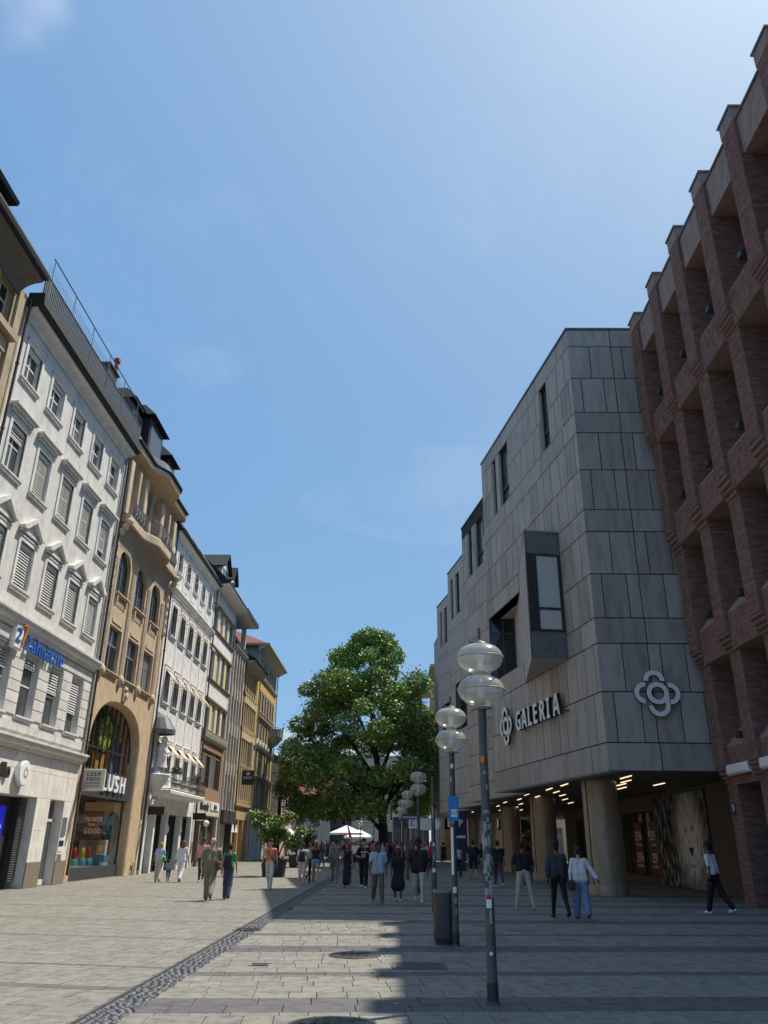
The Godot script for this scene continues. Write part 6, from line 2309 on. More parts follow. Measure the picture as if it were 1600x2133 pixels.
	# orange house with white shops behind the department store
	b = thing("orange_house", "tall orange plastered house above white shop fronts, seen beyond the granite store", "building", Vector3(5.3, 0, -94), -PI / 2)
	hs = []
	for y in [5.4, 8.8, 12.2, 15.6, 18.6]:
		for i in 7:
			hs.append([-21.0 + i * 3.0, y, -19.8 + i * 3.0, y + (1.9 if y < 18 else 1.5)])
	wall(b, "front_wall", M.orange_wall, -22.0, 0.0, 4.4, 21.2, hs, 0.3)
	for h in hs:
		window(b, (h[0] + h[2]) / 2, h[1], 1.2, h[3] - h[1], {d = 0.2, nx = 2, rows = [0.0, 0.6, 1.0], frame = "frame_white", sill = 0.15, trim = 0.14, trim_mat = "pale_beige", pane = "glass_mid"})
	put(MB.new().box(-22.0, 0, -12, 0.0, 21.2, -0.5), "rear_walls", M.orange_wall, b)
	hs = []
	for i in 6:
		hs.append([-21.3 + i * 3.6, 0.0, -18.5 + i * 3.6, 3.2])
	wall(b, "shop_wall", M.trim_white, -22.0, 0.0, 0.0, 4.4, hs, 0.5)
	for h in hs:
		box_part(b, "shop_glass", M.glass_mid, h[0], 0.0, -0.45, h[2], 3.2, -0.4)
	put(MB.new().box(-22.2, 21.2, -12, 0.3, 21.5, 0.9), "eaves", M.grey_trim, b)
	put(MB.new().box(-22.0, 21.5, -12, 0.0, 23.5, -2.0), "roof", M.slate, b)
	# its end wall with shop signs, turned to the viewer
	var eh := []
	for y in [5.4, 8.8, 12.2, 15.6]:
		for i in 3:
			eh.append([1.2 + i * 3.0, y, 2.4 + i * 3.0, y + 1.9])
	var en := Node3D.new()
	en.name = "end_front"
	b.add_child(en)
	en.rotation.y = PI / 2
	wall(en, "end_wall", M.pale_beige, 0.0, 11.5, 0.0, 21.2, eh + [[0.5, 0.0, 3.3, 3.1], [3.9, 0.0, 6.8, 3.1], [7.4, 0.0, 11.0, 3.1]], 0.4)
	for h in eh:
		box_part(en, "window", M.glass_mid, h[0], h[1], -0.3, h[2], h[3], -0.25)
	for q in [[0.5, 3.3], [3.9, 6.8], [7.4, 11.0]]:
		box_part(en, "shop_glass", M.glass, q[0], 0.0, -0.35, q[1], 3.1, -0.3)
	for q in [[0.8, 3.0, "white"], [4.2, 6.5, "letter_white"]]:
		box_part(en, "sign_panel", M[q[2]], q[0], 3.3, 0.0, q[1], 4.2, 0.12)
	# glass shop and white signs across the square, left of it
	b = thing("glass_shop", "low glazed shop with pale green panes just right of the tree trunk", "building", Vector3(2.4, 0, -118))
	for i in 4:
		box_part(b, "pane", M.glass_mid, -2.4 + i * 1.25, 0.0, 0.0, -1.2 + i * 1.25, 5.0, 0.06)
		box_part(b, "post", M.frame_white, -2.44 + i * 1.25, 0.0, 0.0, -2.36 + i * 1.25, 5.2, 0.12)
	put(MB.new().box(-2.5, 5.0, -6.0, 2.7, 9.0, 0.2), "upper_wall", M.trim_white, b)
	put(MB.new().box(-2.5, 0.0, -6.0, 2.7, 5.0, -0.4), "rear_walls", M.shop_dark, b)
	for q in [[-0.4, 4.6, "white"], [0.9, 4.6, "navy_sign"]]:
		put(MB.new().box(q[0], q[1] - 0.9, 0.2, q[0] + 1.1, q[1] + 0.3, 0.3), "sign_panel", M[q[2]], b)
	# house across the side street, seen through the arcade
	b = thing("side_street_house", "cream house across the side street, glimpsed between the arcade columns", "building", Vector3(20.0, 0, -96))
	hs = []
	for i in 4:
		hs.append([-6.5 + i * 3.4, 0.4, -4.1 + i * 3.4, 3.4])
		hs.append([-6.2 + i * 3.4, 5.2, -4.4 + i * 3.4, 7.4])
	wall(b, "front_wall", M.sign_cream, -8.0, 8.0, 0.0, 14.0, hs, 0.4)
	for h in hs:
		window(b, (h[0] + h[2]) / 2, h[1], h[2] - h[0], h[3] - h[1], {d = 0.3, nx = 2, rows = [0.0, 0.7, 1.0], frame = "frame_white", pane = "glass_mid"})
	put(MB.new().box(-8.0, 0, -10, 8.0, 14.0, -0.5), "rear_walls", M.sign_cream, b)
	# parasols and flag
	for q in [[-6.1, -112.0, 3.75, 2.35, "large white market parasol over the crowd at the street's end"], [-4.6, -117.0, 3.3, 2.2, "lower pale blue-white parasol right behind the large white one"], [-13.2, -108.0, 3.2, 2.0, "small white parasol half hidden behind the planter shrubs"]]:
		var um := thing("parasol", q[4], "parasol", Vector3(q[0], 0, q[1]), 0.3, "white parasols at the street's end")
		var cn := MB.new()
		for k in 8:
			var a0 := TAU * k / 8.0
			var a1 := TAU * (k + 1) / 8.0
			var e0 := Vector3(cos(a0) * q[3], q[2] - 0.95, sin(a0) * q[3])
			var e1 := Vector3(cos(a1) * q[3], q[2] - 0.95, sin(a1) * q[3])
			cn.tri(Vector3(0, q[2], 0), e1, e0)
			cn.quad(e0, e1, e1 - Vector3(0, 0.22, 0), e0 - Vector3(0, 0.22, 0))
		put(cn, "canopy", M.canvas, um)
		put(MB.new().tube([Vector3(0, 0, 0), Vector3(0, q[2], 0)], [0.04, 0.04], 6), "pole", M.steel, um)
		put(MB.new().box(-0.4, 0.0, -0.4, 0.4, 0.1, 0.4), "foot", M.planter, um)
	var fl := thing("flag", "red furled flag on a slanting pole above the crowd", "flag", Vector3(-5.4, 0, -104))
	put(MB.new().tube([Vector3(0.35, 0, 0), Vector3(0.1, 2.0, 0), Vector3(-0.4, 4.6, 0)], [0.03, 0.03, 0.02], 5), "pole", M.steel, fl)
	put(MB.new().prism(PackedVector2Array([Vector2(0.1, 2.2), Vector2(0.42, 2.1), Vector2(-0.1, 3.6), Vector2(-0.38, 4.55), Vector2(-0.36, 4.2)]), -0.06, 0.06), "cloth", M.red_paint, fl)

func moulding_x(b: Node, called: String, m: Material, u0: float, u1: float, y: float, d: float) -> void:
	put(MB.new().box(u0, y, 0.0, u1, y + 0.2, d), called, m, b)

# ---------------------------------------------------------------- trees and planters
func big_tree() -> void:
	var t := thing("linden_tree", "tall broad green street tree at the end of the shopping street", "tree", Vector3(-0.9, 0, -86))
	var g := RandomNumberGenerator.new()
	g.seed = 17
	var tr := MB.new()
	tr.tube([Vector3(0, -0.1, 0), Vector3(0, 0.5, 0), Vector3(-0.05, 2.5, 0.05), Vector3(-0.25, 5.0, 0.1), Vector3(-0.5, 7.5, 0.0)], [0.75, 0.58, 0.50, 0.44, 0.36], 14)
	tr.tube([Vector3(-0.5, 7.4, 0), Vector3(-1.0, 11, 0.3), Vector3(-1.5, 15, 0.2), Vector3(-1.6, 19, 0), Vector3(-1.7, 22.6, 0)], [0.36, 0.28, 0.2, 0.12, 0.04], 9)
	put(tr, "trunk", M.bark, t)
	var limbs := [[2.6, Vector3(-5.4, 7.4, 1.5)], [4.5, Vector3(-7.5, 9.5, 0.0)], [4.8, Vector3(4.0, 9.0, 1.0)], [6.0, Vector3(5.0, 12.0, -1.5)], [7.0, Vector3(-6.0, 14.0, 2.0)], [8.0, Vector3(3.0, 16.0, 1.0)], [9.0, Vector3(-5.0, 18.0, -1.0)], [3.5, Vector3(1.5, 8.0, 5.0)], [4.5, Vector3(-3.0, 9.0, -6.0)], [11.0, Vector3(1.5, 19.5, 0.0)], [5.5, Vector3(-3.5, 11.0, 5.5)], [13.0, Vector3(-4.0, 21.0, 0.5)]]
	for q in limbs:
		var a := Vector3(-0.06 * q[0], q[0], 0)
		var e: Vector3 = q[1]
		var m := a.lerp(e, 0.5) + Vector3(0, 0.5, 0)
		var lb := MB.new()
		lb.tube([a, m, e], [0.22, 0.14, 0.04], 7)
		for k in 4:
			var s := m.lerp(e, g.randf_range(0.0, 0.8))
			lb.tube([s, s + Vector3(g.randfn() * 1.1, g.randf_range(0.3, 1.6), g.randfn() * 1.1)], [0.06, 0.015], 5)
		put(lb, "limb", M.bark, t)
	# crown: lobes of leaves through a tapering volume, with gaps between them
	var prof := [[3.6, 7.4], [6.0, 9.0], [9.0, 9.2], [12.0, 8.8], [15.0, 7.9], [18.0, 5.6], [20.5, 3.8], [22.5, 2.2], [24.4, 0.7]]
	var cr := MB.new()
	cr.colored = true
	var leaf := Color(0.25, 0.37, 0.115)
	var lobes := []
	var tries := 0
	while lobes.size() < 116 and tries < 9000:
		tries += 1
		var y := g.randf_range(4.6, 23.2)
		var R := 1.0
		for i in prof.size() - 1:
			if y >= prof[i][0] and y <= prof[i + 1][0]:
				R = lerpf(prof[i][1], prof[i + 1][1], (y - prof[i][0]) / (prof[i + 1][0] - prof[i][0]))
		var a := g.randf() * TAU
		var rr := R * sqrt(g.randf_range(0.34, 1.0)) * g.randf_range(0.85, 1.08)
		var c := Vector3(-1.75 + cos(a) * rr, y, sin(a) * rr * 0.85)
		var s := g.randf_range(1.0, 2.0) * (0.75 if y > 19.0 else 1.0)
		if y < 7.0 and c.x > -1.0 and c.x < 2.2:
			continue
		var ok := true
		for q in lobes:
			if c.distance_to(q[0]) < (s + q[1]) * 0.52:
				ok = false
		if ok:
			lobes.append([c, s])
	lobes.append([Vector3(-1.7, 23.0, 0), 1.3])
	lobes.append([Vector3(-8.8, 5.4, 0.5), 1.4])
	lobes.append([Vector3(-9.9, 6.6, 0.0), 1.2])
	for q in lobes:
		var s: float = q[1]
		var tint := g.randf_range(0.85, 1.15)
		var kc := Color(leaf.r * tint, leaf.g * tint, leaf.b * tint)
		var n := int(520 * s * s)
		for i in n:
			var d := Vector3(g.randfn(), g.randfn(), g.randfn()).normalized()
			var p := d * s * g.randf_range(0.55, 1.08)
			p.y = p.y * 0.72 - 0.22 * Vector2(p.x, p.z).length()
			# sprays stick out of the lobe
			if g.randf() < 0.24:
				p *= g.randf_range(1.1, 1.5)
			leaf_at(cr, q[0] + p, g.randf_range(0.20, 0.38), g, kc)
	put(cr, "crown", M.leaf, t)

func planter_tree(label: String, pos: Vector3, w: float, h: float, seed_: int, k: Color, n: int) -> void:
	var t := thing("planter_shrub", label, "planter", pos, 0.0, "planted tubs along the street")
	put(MB.new().lathe([Vector2(w * 0.40, 0.0), Vector2(w * 0.46, 0.72), Vector2(w * 0.48, 0.78), Vector2(w * 0.42, 0.80), Vector2(w * 0.40, 0.66), Vector2(0, 0.64)], 20), "tub", M.planter, t)
	var g := RandomNumberGenerator.new()
	g.seed = seed_
	var st := MB.new()
	var lf := MB.new()
	for i in 9:
		var a := TAU * i / 9.0 + g.randf()
		var tip := Vector3(cos(a) * w * g.randf_range(0.4, 1.0), h * g.randf_range(0.65, 0.98), sin(a) * w * g.randf_range(0.3, 0.8))
		var m := Vector3(tip.x * 0.3, 0.6 + (tip.y - 0.6) * 0.6, tip.z * 0.3)
		st.tube([Vector3(cos(a) * 0.1, 0.6, sin(a) * 0.1), m, tip], [0.05, 0.035, 0.012], 5)
		leaf_cloud(lf, tip, Vector3(0.5, 0.36, 0.5) * w * 0.62, int(n * 0.6), 0.13, seed_ + i, k)
		leaf_cloud(lf, m + Vector3(tip.x * 0.25, 0.1, tip.z * 0.25), Vector3(0.4, 0.42, 0.4) * w * 0.7, int(n * 0.4), 0.13, seed_ + 40 + i, k)
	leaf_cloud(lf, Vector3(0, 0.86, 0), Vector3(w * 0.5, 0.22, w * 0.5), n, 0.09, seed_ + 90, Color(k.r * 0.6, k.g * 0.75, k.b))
	put(st, "stem", M.bark, t)
	put(lf, "foliage", M.leaf, t)

# ---------------------------------------------------------------- street furniture
func lamp(label: String, pos: Vector3, k := 1.0) -> Node3D:
	var o := thing("street_lamp", label, "street lamp", pos, 0.0, "double globe street lamps")
	put(MB.new().lathe([Vector2(0.085, -0.05), Vector2(0.085, 0.0), Vector2(0.066, 0.03), Vector2(0.064, 0.22), Vector2(0.060, 0.26), Vector2(0.052, 3.28)], 16), "pole", M.pole, o)
	put(MB.new().lathe([Vector2(0.0665, 0.0), Vector2(0.067, 0.20), Vector2(0.0645, 0.22)], 16), "pole_foot", M.iron, o)
	put(MB.new().lathe([Vector2(0.02, 3.28), Vector2(0.13, 3.29), Vector2(0.13, 3.315), Vector2(0.10, 3.33), Vector2(0.10, 3.40)], 18), "collar", M.brass, o)
	for y in [3.53, 3.955]:
		var pr := []
		for i in 17:
			var th := -PI / 2 + PI * i / 16.0
			pr.append(Vector2(maxf(0.305 * pow(cos(th), 0.85), 0.055), y + 0.19 * sin(th) * (1.0 if sin(th) > 0 else 1.05)))
		var gl := put(MB.new().lathe(pr, 32), "globe", M.globe, o)
		put(MB.new().lathe([Vector2(0.303, y - 0.008), Vector2(0.316, y - 0.006), Vector2(0.316, y + 0.006), Vector2(0.303, y + 0.008)], 32), "seam", M.brass, gl)
		put(MB.new().lathe([Vector2(0.03, y - 0.17), Vector2(0.04, y - 0.1), Vector2(0.045, y + 0.05), Vector2(0.03, y + 0.12), Vector2(0, y + 0.14)], 12), "bulb", M.white, gl)
	put(MB.new().lathe([Vector2(0.085, 3.715), Vector2(0.09, 3.745), Vector2(0.09, 3.765), Vector2(0.085, 3.78)], 18), "neck", M.brass, o)
	put(MB.new().lathe([Vector2(0.10, 4.135), Vector2(0.095, 4.16), Vector2(0.03, 4.18), Vector2(0.022, 4.2), Vector2(0.022, 4.36), Vector2(0, 4.36)], 14), "cap", M.pole, o)
	put(MB.new().tube([Vector3(-0.02, 4.16, 0), Vector3(-0.12, 4.17, 0), Vector3(-0.13, 4.20, 0)], [0.012, 0.012, 0.012], 5), "clip", M.iron, o)
	return o

func sticker(o: Node, y0: float, y1: float, a0: float, a1: float, m: Material, r := 0.0575) -> void:
	# paper glued round the pole; the angle is measured from the side of the viewer
	var mb := MB.new()
	var n := 5
	var lo := []
	var hi := []
	for i in n + 1:
		var a := lerpf(a0, a1, float(i) / n)
		lo.append(Vector3(sin(a) * r, y0, cos(a) * r))
		hi.append(Vector3(sin(a) * (r - 0.0005), y1, cos(a) * (r - 0.0005)))
	mb.strip(lo, hi)
	put(mb, "sticker", m, o)

func furniture() -> void:
	var l := lamp("tall double-globe lamp nearest the viewer, pole covered with stickers", Vector3(1.15, 0, -10.35))
	var g := RandomNumberGenerator.new()
	g.seed = 6
	for i in 26:
		var y := g.randf_range(1.05, 1.85)
		var a := g.randf_range(-1.3, 0.7)
		sticker(l, y, y + g.randf_range(0.05, 0.16), a, a + g.randf_range(0.35, 0.9), M.paper, 0.0608 + 0.0006 * (i % 5))
	sticker(l, 0.98, 1.12, -0.7, 0.35, M.letter_white, 0.064)
	sticker(l, 1.07, 1.12, -0.68, 0.33, M.red_paint, 0.0645)
	sticker(l, 0.82, 0.96, -0.2, 0.3, M.paper, 0.064)
	sticker(l, 2.62, 2.70, -0.9, 0.0, M.orange_paint, 0.0575)
	sticker(l, 2.02, 2.06, -0.6, 0.7, M.paper, 0.0585)
	for q in [[2.3, 2.36, 0.1, 0.5], [2.48, 2.52, -0.4, 0.2], [1.92, 1.98, 0.0, 0.5]]:
		sticker(l, q[0], q[1], q[2], q[3], M.paper, 0.0588)
	put(MB.new().at(Transform3D(Basis(Vector3(0, 0, 1), PI / 4), Vector3(-0.008, 0.51, 0.063))).box(-0.03, -0.03, 0.0, 0.03, 0.03, 0.002), "sticker", M.letter_black, l)
	put(MB.new().at(Transform3D(Basis(Vector3(0, 0, 1), PI / 4), Vector3(-0.008, 0.51, 0.0652))).box(-0.02, -0.02, 0.0, 0.02, 0.02, 0.001), "sticker", M.letter_white, l)
	l = lamp("double-globe lamp beside the litter bin, with a small blue number plate", Vector3(1.13, 0, -15.75))
	for q in [[1.15, 1.95, -0.9, -0.1, "letter_white"], [2.02, 2.18, -0.6, 0.4, "paper"], [0.85, 0.95, -0.6, 0.6, "letter_white"], [0.68, 0.78, -0.2, 0.7, "paper"], [0.5, 0.6, 0.1, 0.6, "paper"], [2.75, 2.85, -0.8, -0.2, "paper"], [3.0, 3.08, -0.5, 0.4, "letter_white"]]:
		sticker(l, q[0], q[1], q[2], q[3], M[q[4]], 0.0625)
	var pl := put(MB.new().slab(-0.09, 2.06, 0.055, 0.11, 2.50, 0.08, 0.005), "number_plate", M.sign_blue, l)
	put(MB.new().slab(-0.035, 2.13, 0.08, 0.075, 2.26, 0.084, 0.002), "plate_field", M.letter_white, pl)
	text_part(pl, "number", "157", M.letter_blue, Vector3(0.02, 2.195, 0.086), 0.06, 0.002, true, 0.8)
	lamp("third double-globe lamp of the row, beside the blue street name plate", Vector3(0.95, 0, -31.0))
	lamp("fourth double-globe lamp of the row, small against the tree", Vector3(0.75, 0, -42.5))
	lamp("fifth double-globe lamp of the row, overlapping the one before", Vector3(0.62, 0, -52.0))
	lamp("sixth and farthest double-globe lamp of the row before the tree", Vector3(0.55, 0, -62.0))
	for q in [[-2.2, -98.0, "distant double-globe lamp left of the tree trunk"], [-4.0, -104.0, "distant double-globe lamp above the white parasol"], [11.4, -70.0, "double-globe lamp glimpsed between the arcade columns"]]:
		lamp(q[2], Vector3(q[0], 0, q[1]))
	# bare post
	var po := thing("sign_post", "bare dark post with stickers behind the litter bin", "post", Vector3(1.12, 0, -23.2))
	put(MB.new().lathe([Vector2(0.075, -0.05), Vector2(0.072, 0.0), Vector2(0.070, 0.9), Vector2(0.055, 0.95), Vector2(0.05, 3.4), Vector2(0, 3.42)], 14), "pole", M.pole, po)
	for q in [[0.95, 1.05, -0.6, 0.6, "letter_white", 0.074], [1.25, 1.45, -0.4, 0.5, "paper", 0.056], [1.6, 1.68, -0.5, 0.5, "letter_white", 0.056], [2.3, 2.6, -0.7, 0.1, "paper", 0.055]]:
		sticker(po, q[0], q[1], q[2], q[3], M[q[4]], q[5])
	# litter bin
	var bn := thing("litter_bin", "dark round metal litter bin at the foot of the lamp post", "bin", Vector3(0.98, 0, -16.05))
	put(MB.new().lathe([Vector2(0.20, 0.0), Vector2(0.20, 0.06), Vector2(0.225, 0.065), Vector2(0.23, 0.12), Vector2(0.23, 0.84)], 28), "drum", M.binmetal, bn)
	put(MB.new().lathe([Vector2(0.23, 0.83), Vector2(0.24, 0.84), Vector2(0.24, 0.885), Vector2(0.20, 0.89), Vector2(0.19, 0.86), Vector2(0.19, 0.7), Vector2(0.0, 0.68)], 28), "rim", M.zinc, bn)
	# street name plate on the third lamp and parking sign on a wall bracket
	var ss := thing("street_sign", "small blue street name plate with white lettering on the third lamp", "sign", Vector3(0.64, 2.46, -30.9))
	put(MB.new().slab(-0.30, 0.0, -0.01, 0.32, 0.16, 0.012, 0.003), "plate", M.navy_sign, ss)
	text_part(ss, "print", "Thiereckstr.", M.letter_white, Vector3(0.01, 0.085, 0.015), 0.075, 0.002, true, 0.95)
	put(MB.new().box(0.22, 0.03, -0.12, 0.26, 0.13, -0.01), "clamp", M.steel, ss)
	# tall menu-like info panel under the arcade edge
	var ip := thing("info_panel", "narrow dark blue parking sign panel with a white P beside the arcade", "sign", Vector3(4.6, 0, -57.0))
	put(MB.new().slab(-0.42, 0.6, -0.12, 0.42, 3.5, 0.0, 0.02), "panel", M.navy_sign, ip)
	text_part(ip, "print", "P", M.letter_white, Vector3(0, 2.95, 0.005), 0.42, 0.01)
	put(MB.new().box(-0.3, 2.0, 0.001, 0.3, 2.15, 0.006), "print_field", M.letter_white, ip)
	put(MB.new().box(-0.3, 0.0, -0.1, 0.3, 0.6, -0.02), "foot", M.iron, ip)
	# railing-like rack in the crowd right of the trunk
	var rk := thing("post_rack", "row of slim pale posts with signs right of the tree trunk", "rack", Vector3(2.0, 0, -60.0))
	for i in 4:
		put(MB.new().tube([Vector3(-0.9 + i * 0.55, 0, 0), Vector3(-0.9 + i * 0.55, 3.4, 0)], [0.035, 0.035], 6), "post", M.steel, rk)
	put(MB.new().slab(-0.95, 2.6, 0.03, -0.25, 3.3, 0.08, 0.01), "sign_panel", M.letter_white, rk)
	put(MB.new().slab(-0.1, 2.5, 0.03, 0.75, 3.3, 0.08, 0.01), "sign_panel", M.white, rk)
	text_part(rk, "print", "C", M.red_paint, Vector3(-0.6, 2.95, 0.085), 0.36, 0.01)
	planter_tree("round dark tub with a loose bright yellow-green shrub, left of the shade", Vector3(-6.15, 0, -44.4), 1.45, 3.15, 31, Color(0.115, 0.19, 0.022), 420)
	planter_tree("second dark planted tub with a darker shrub, farther down the street", Vector3(-6.6, 0, -60.0), 1.6, 2.6, 57, Color(0.045, 0.085, 0.02), 380)
	planter_tree("bright green potted shrub in the side street beyond the arcade columns", Vector3(11.9, 0, -75.0), 1.7, 3.6, 83, Color(0.13, 0.21, 0.02), 300)
	# pigeon on the paving
	var pg := thing("pigeon", "small dark pigeon standing on the sunlit paving near the planters", "pigeon", Vector3(-4.2, 0, -42.0), 0.8)
	put(MB.new().ball(Vector3(0, 0.13, 0), Vector3(0.06, 0.06, 0.13), 7, 10).tube([Vector3(0, 0.15, 0.08), Vector3(0, 0.24, 0.12)], [0.035, 0.025], 7).ball(Vector3(0, 0.255, 0.13), Vector3(0.026, 0.026, 0.032), 6, 8).tube([Vector3(0, 0.12, -0.10), Vector3(0, 0.10, -0.24)], [0.04, 0.015], 6).tube([Vector3(0.025, 0.0, 0), Vector3(0.025, 0.09, 0)], [0.006, 0.01], 5).tube([Vector3(-0.025, 0.0, 0), Vector3(-0.025, 0.09, 0)], [0.006, 0.01], 5), "body", M.iron, pg)

# ---------------------------------------------------------------- people
# smooth union of tapered capsules, meshed as surface nets
class Blob:
	var caps := []
	var cell := 0.024
	var k := 0.045
	func cap(a: Vector3, b: Vector3, ra: float, rb: float) -> void:
		caps.append([a, b, ra, rb])
	func emit(mb: MB) -> void:
		if caps.is_empty():
			return
		var lo := Vector3(1e9, 1e9, 1e9)
		var hi := -lo
		for q in caps:
			var r: float = maxf(q[2], q[3]) + cell * 2.5
			for p in [q[0], q[1]]:
				lo = lo.min(p - Vector3(r, r, r))
				hi = hi.max(p + Vector3(r, r, r))
		var nx := int((hi.x - lo.x) / cell) + 2
		var ny := int((hi.y - lo.y) / cell) + 2
		var nz := int((hi.z - lo.z) / cell) + 2
		var f := PackedFloat32Array()
		f.resize(nx * ny * nz)
		f.fill(1.0)
		for q in caps:
			var a: Vector3 = q[0]
			var b: Vector3 = q[1]
			var ra: float = q[2]
			var rb: float = q[3]
			var m := maxf(ra, rb) + k + cell * 1.5
			var l := (a.min(b) - Vector3(m, m, m) - lo) / cell
			var h := (a.max(b) + Vector3(m, m, m) - lo) / cell
			var ab := b - a
			var dd := maxf(ab.length_squared(), 1e-9)
			for z in range(maxi(0, int(l.z)), mini(nz, int(h.z) + 1)):
				for y in range(maxi(0, int(l.y)), mini(ny, int(h.y) + 1)):
					var at := (z * ny + y) * nx
					for x in range(maxi(0, int(l.x)), mini(nx, int(h.x) + 1)):
						var p := lo + Vector3(x, y, z) * cell - a
						var t := clampf(p.dot(ab) / dd, 0.0, 1.0)
						var d := (p - ab * t).length() - lerpf(ra, rb, t)
						var o := f[at + x]
						if absf(o - d) < k:
							var w := (k - absf(o - d)) / k
							f[at + x] = minf(o, d) - w * w * k * 0.25
						elif d < o:
							f[at + x] = d
		var id := PackedInt32Array()
		id.resize(nx * ny * nz)
		id.fill(-1)
		var off := [0, 1, nx, nx + 1, nx * ny, nx * ny + 1, nx * ny + nx, nx * ny + nx + 1]
		var cor := [Vector3(0, 0, 0), Vector3(1, 0, 0), Vector3(0, 1, 0), Vector3(1, 1, 0), Vector3(0, 0, 1), Vector3(1, 0, 1), Vector3(0, 1, 1), Vector3(1, 1, 1)]
		var ed := [[0, 1], [2, 3], [4, 5], [6, 7], [0, 2], [1, 3], [4, 6], [5, 7], [0, 4], [1, 5], [2, 6], [3, 7]]
		for z in nz - 1:
			for y in ny - 1:
				var at := (z * ny + y) * nx
				for x in nx - 1:
					var i := at + x
					var c0 := f[i]
					if c0 > cell * 3.0:
						continue
					var s := 0
					for e in 8:
						if f[i + off[e]] < 0.0:
							s |= 1 << e
					if s == 0 or s == 255:
						continue
					var sum := Vector3.ZERO
					var cnt := 0
					for e in ed:
						var va := f[i + off[e[0]]]
						var vb := f[i + off[e[1]]]
						if (va < 0.0) != (vb < 0.0):
							sum += cor[e[0]].lerp(cor[e[1]], va / (va - vb))
							cnt += 1
					var gr := Vector3(f[i + 1] - c0 + f[i + nx + 1] - f[i + nx], f[i + nx] - c0 + f[i + nx * ny + nx] - f[i + nx * ny], f[i + nx * ny] - c0 + f[i + nx * ny + 1] - f[i + 1])
					id[i] = mb.pt(lo + (Vector3(x, y, z) + sum / cnt) * cell, gr)
		for z in range(1, nz - 1):
			for y in range(1, ny - 1):
				var at := (z * ny + y) * nx
				for x in range(1, nx - 1):
					var i := at + x
					if id[i] < 0:
						continue
					var a := f[i] < 0.0
					for ax in 3:
						var st: int = [1, nx, nx * ny][ax]
						var b := f[i + st] < 0.0
						if a == b:
							continue
						var u: int = [nx, nx * ny, 1][ax]
						var w: int = [nx * ny, 1, nx][ax]
						var q := [id[i], id[i - u], id[i - u - w], id[i - w]]
						if q[0] < 0 or q[1] < 0 or q[2] < 0 or q[3] < 0:
							continue
						if a:
							mb.ix.append_array(PackedInt32Array([q[0], q[2], q[1], q[0], q[3], q[2]]))
						else:
							mb.ix.append_array(PackedInt32Array([q[0], q[1], q[2], q[0], q[2], q[3]]))

func lin(h: Array) -> Color:
	return Color(h[0], h[1], h[2])

func hand(mb: MB, w: Vector3, d: Vector3, side: float, s: float) -> void:
	# palm, four curled fingers and a thumb leaving the side of the palm
	var x := Vector3(0, 0, 1).cross(d).normalized() if absf(d.z) < 0.9 else Vector3.RIGHT
	var f := d.cross(x).normalized()
	mb.ball(w + d * 0.045 * s, Vector3(0.018, 0.050, 0.040) * s, 6, 8, Basis(x, d, f))
	for k in 4:
		var o := (k - 1.5) * 0.019 * s
		var ln: float = [0.066, 0.076, 0.070, 0.054][k] * s
		var a := w + d * 0.085 * s + f * o
		var m := a + d * ln * 0.55 - x * side * 0.010 * s
		mb.tube([a, m, m + d * ln * 0.42 - x * side * 0.022 * s], [0.0092 * s, 0.0085 * s, 0.0068 * s], 5)
	var t0 := w + d * 0.03 * s + f * 0.034 * s
	mb.tube([t0, t0 + d * 0.030 * s + f * 0.022 * s, t0 + d * 0.058 * s + f * 0.026 * s - x * side * 0.012 * s], [0.012 * s, 0.0105 * s, 0.008 * s], 5)

func head(mb: MB, c: Vector3, s: float, turn: float, nod: float, skin: Color) -> void:
	# a skull with jaw, brow, nose, ears, eyes and mouth; faces +z before turning
	var b := Basis(Vector3.UP, turn) * Basis(Vector3.RIGHT, nod)
	mb.tint(skin)
	var rows := []
	for i in 13:
		var th := PI * i / 12.0 - PI / 2
		var row := []
		for k in 16:
			var a := -TAU * k / 16.0
			var d := Vector3(cos(th) * cos(a), sin(th), cos(th) * sin(a))
			var p := d * Vector3(0.076, 0.118, 0.097)
			if p.y < -0.02:
				var t := clampf((-p.y - 0.02) / 0.1, 0, 1)
				p.x *= 1.0 - 0.28 * t
				p.z = p.z * (1.0 - 0.18 * t) + 0.018 * t
			if d.z > 0.75:
				var front := (d.z - 0.75) / 0.25
				if absf(d.x) < 0.22 and p.y < 0.01 and p.y > -0.055:
					p.z += 0.022 * front * (1.0 - absf(d.x) / 0.22)
				if p.y > 0.0 and p.y < 0.03:
					p.z -= 0.007 * front
			row.append([c + b * (p * s), b * (d / Vector3(0.076, 0.118, 0.097))])
		rows.append(row)
	mb.grid(rows, true)
	for sd in [-1.0, 1.0]:
		mb.ball(c + b * (Vector3(sd * 0.077, -0.01, -0.005) * s), Vector3(0.010, 0.030, 0.018) * s, 5, 7, b)
		mb.tint(Color(0.03, 0.02, 0.015))
		mb.ball(c + b * (Vector3(sd * 0.031, 0.012, 0.083) * s), Vector3(0.012, 0.006, 0.007) * s, 4, 6, b)
		mb.ball(c + b * (Vector3(sd * 0.031, 0.031, 0.087) * s), Vector3(0.017, 0.004, 0.006) * s, 4, 6, b)
		mb.tint(skin)
	mb.tint(Color(skin.r * 0.75, skin.g * 0.5, skin.b * 0.48))
	mb.ball(c + b * (Vector3(0, -0.062, 0.086) * s), Vector3(0.022, 0.006, 0.008) * s, 4, 8, b)
	mb.tint(skin)

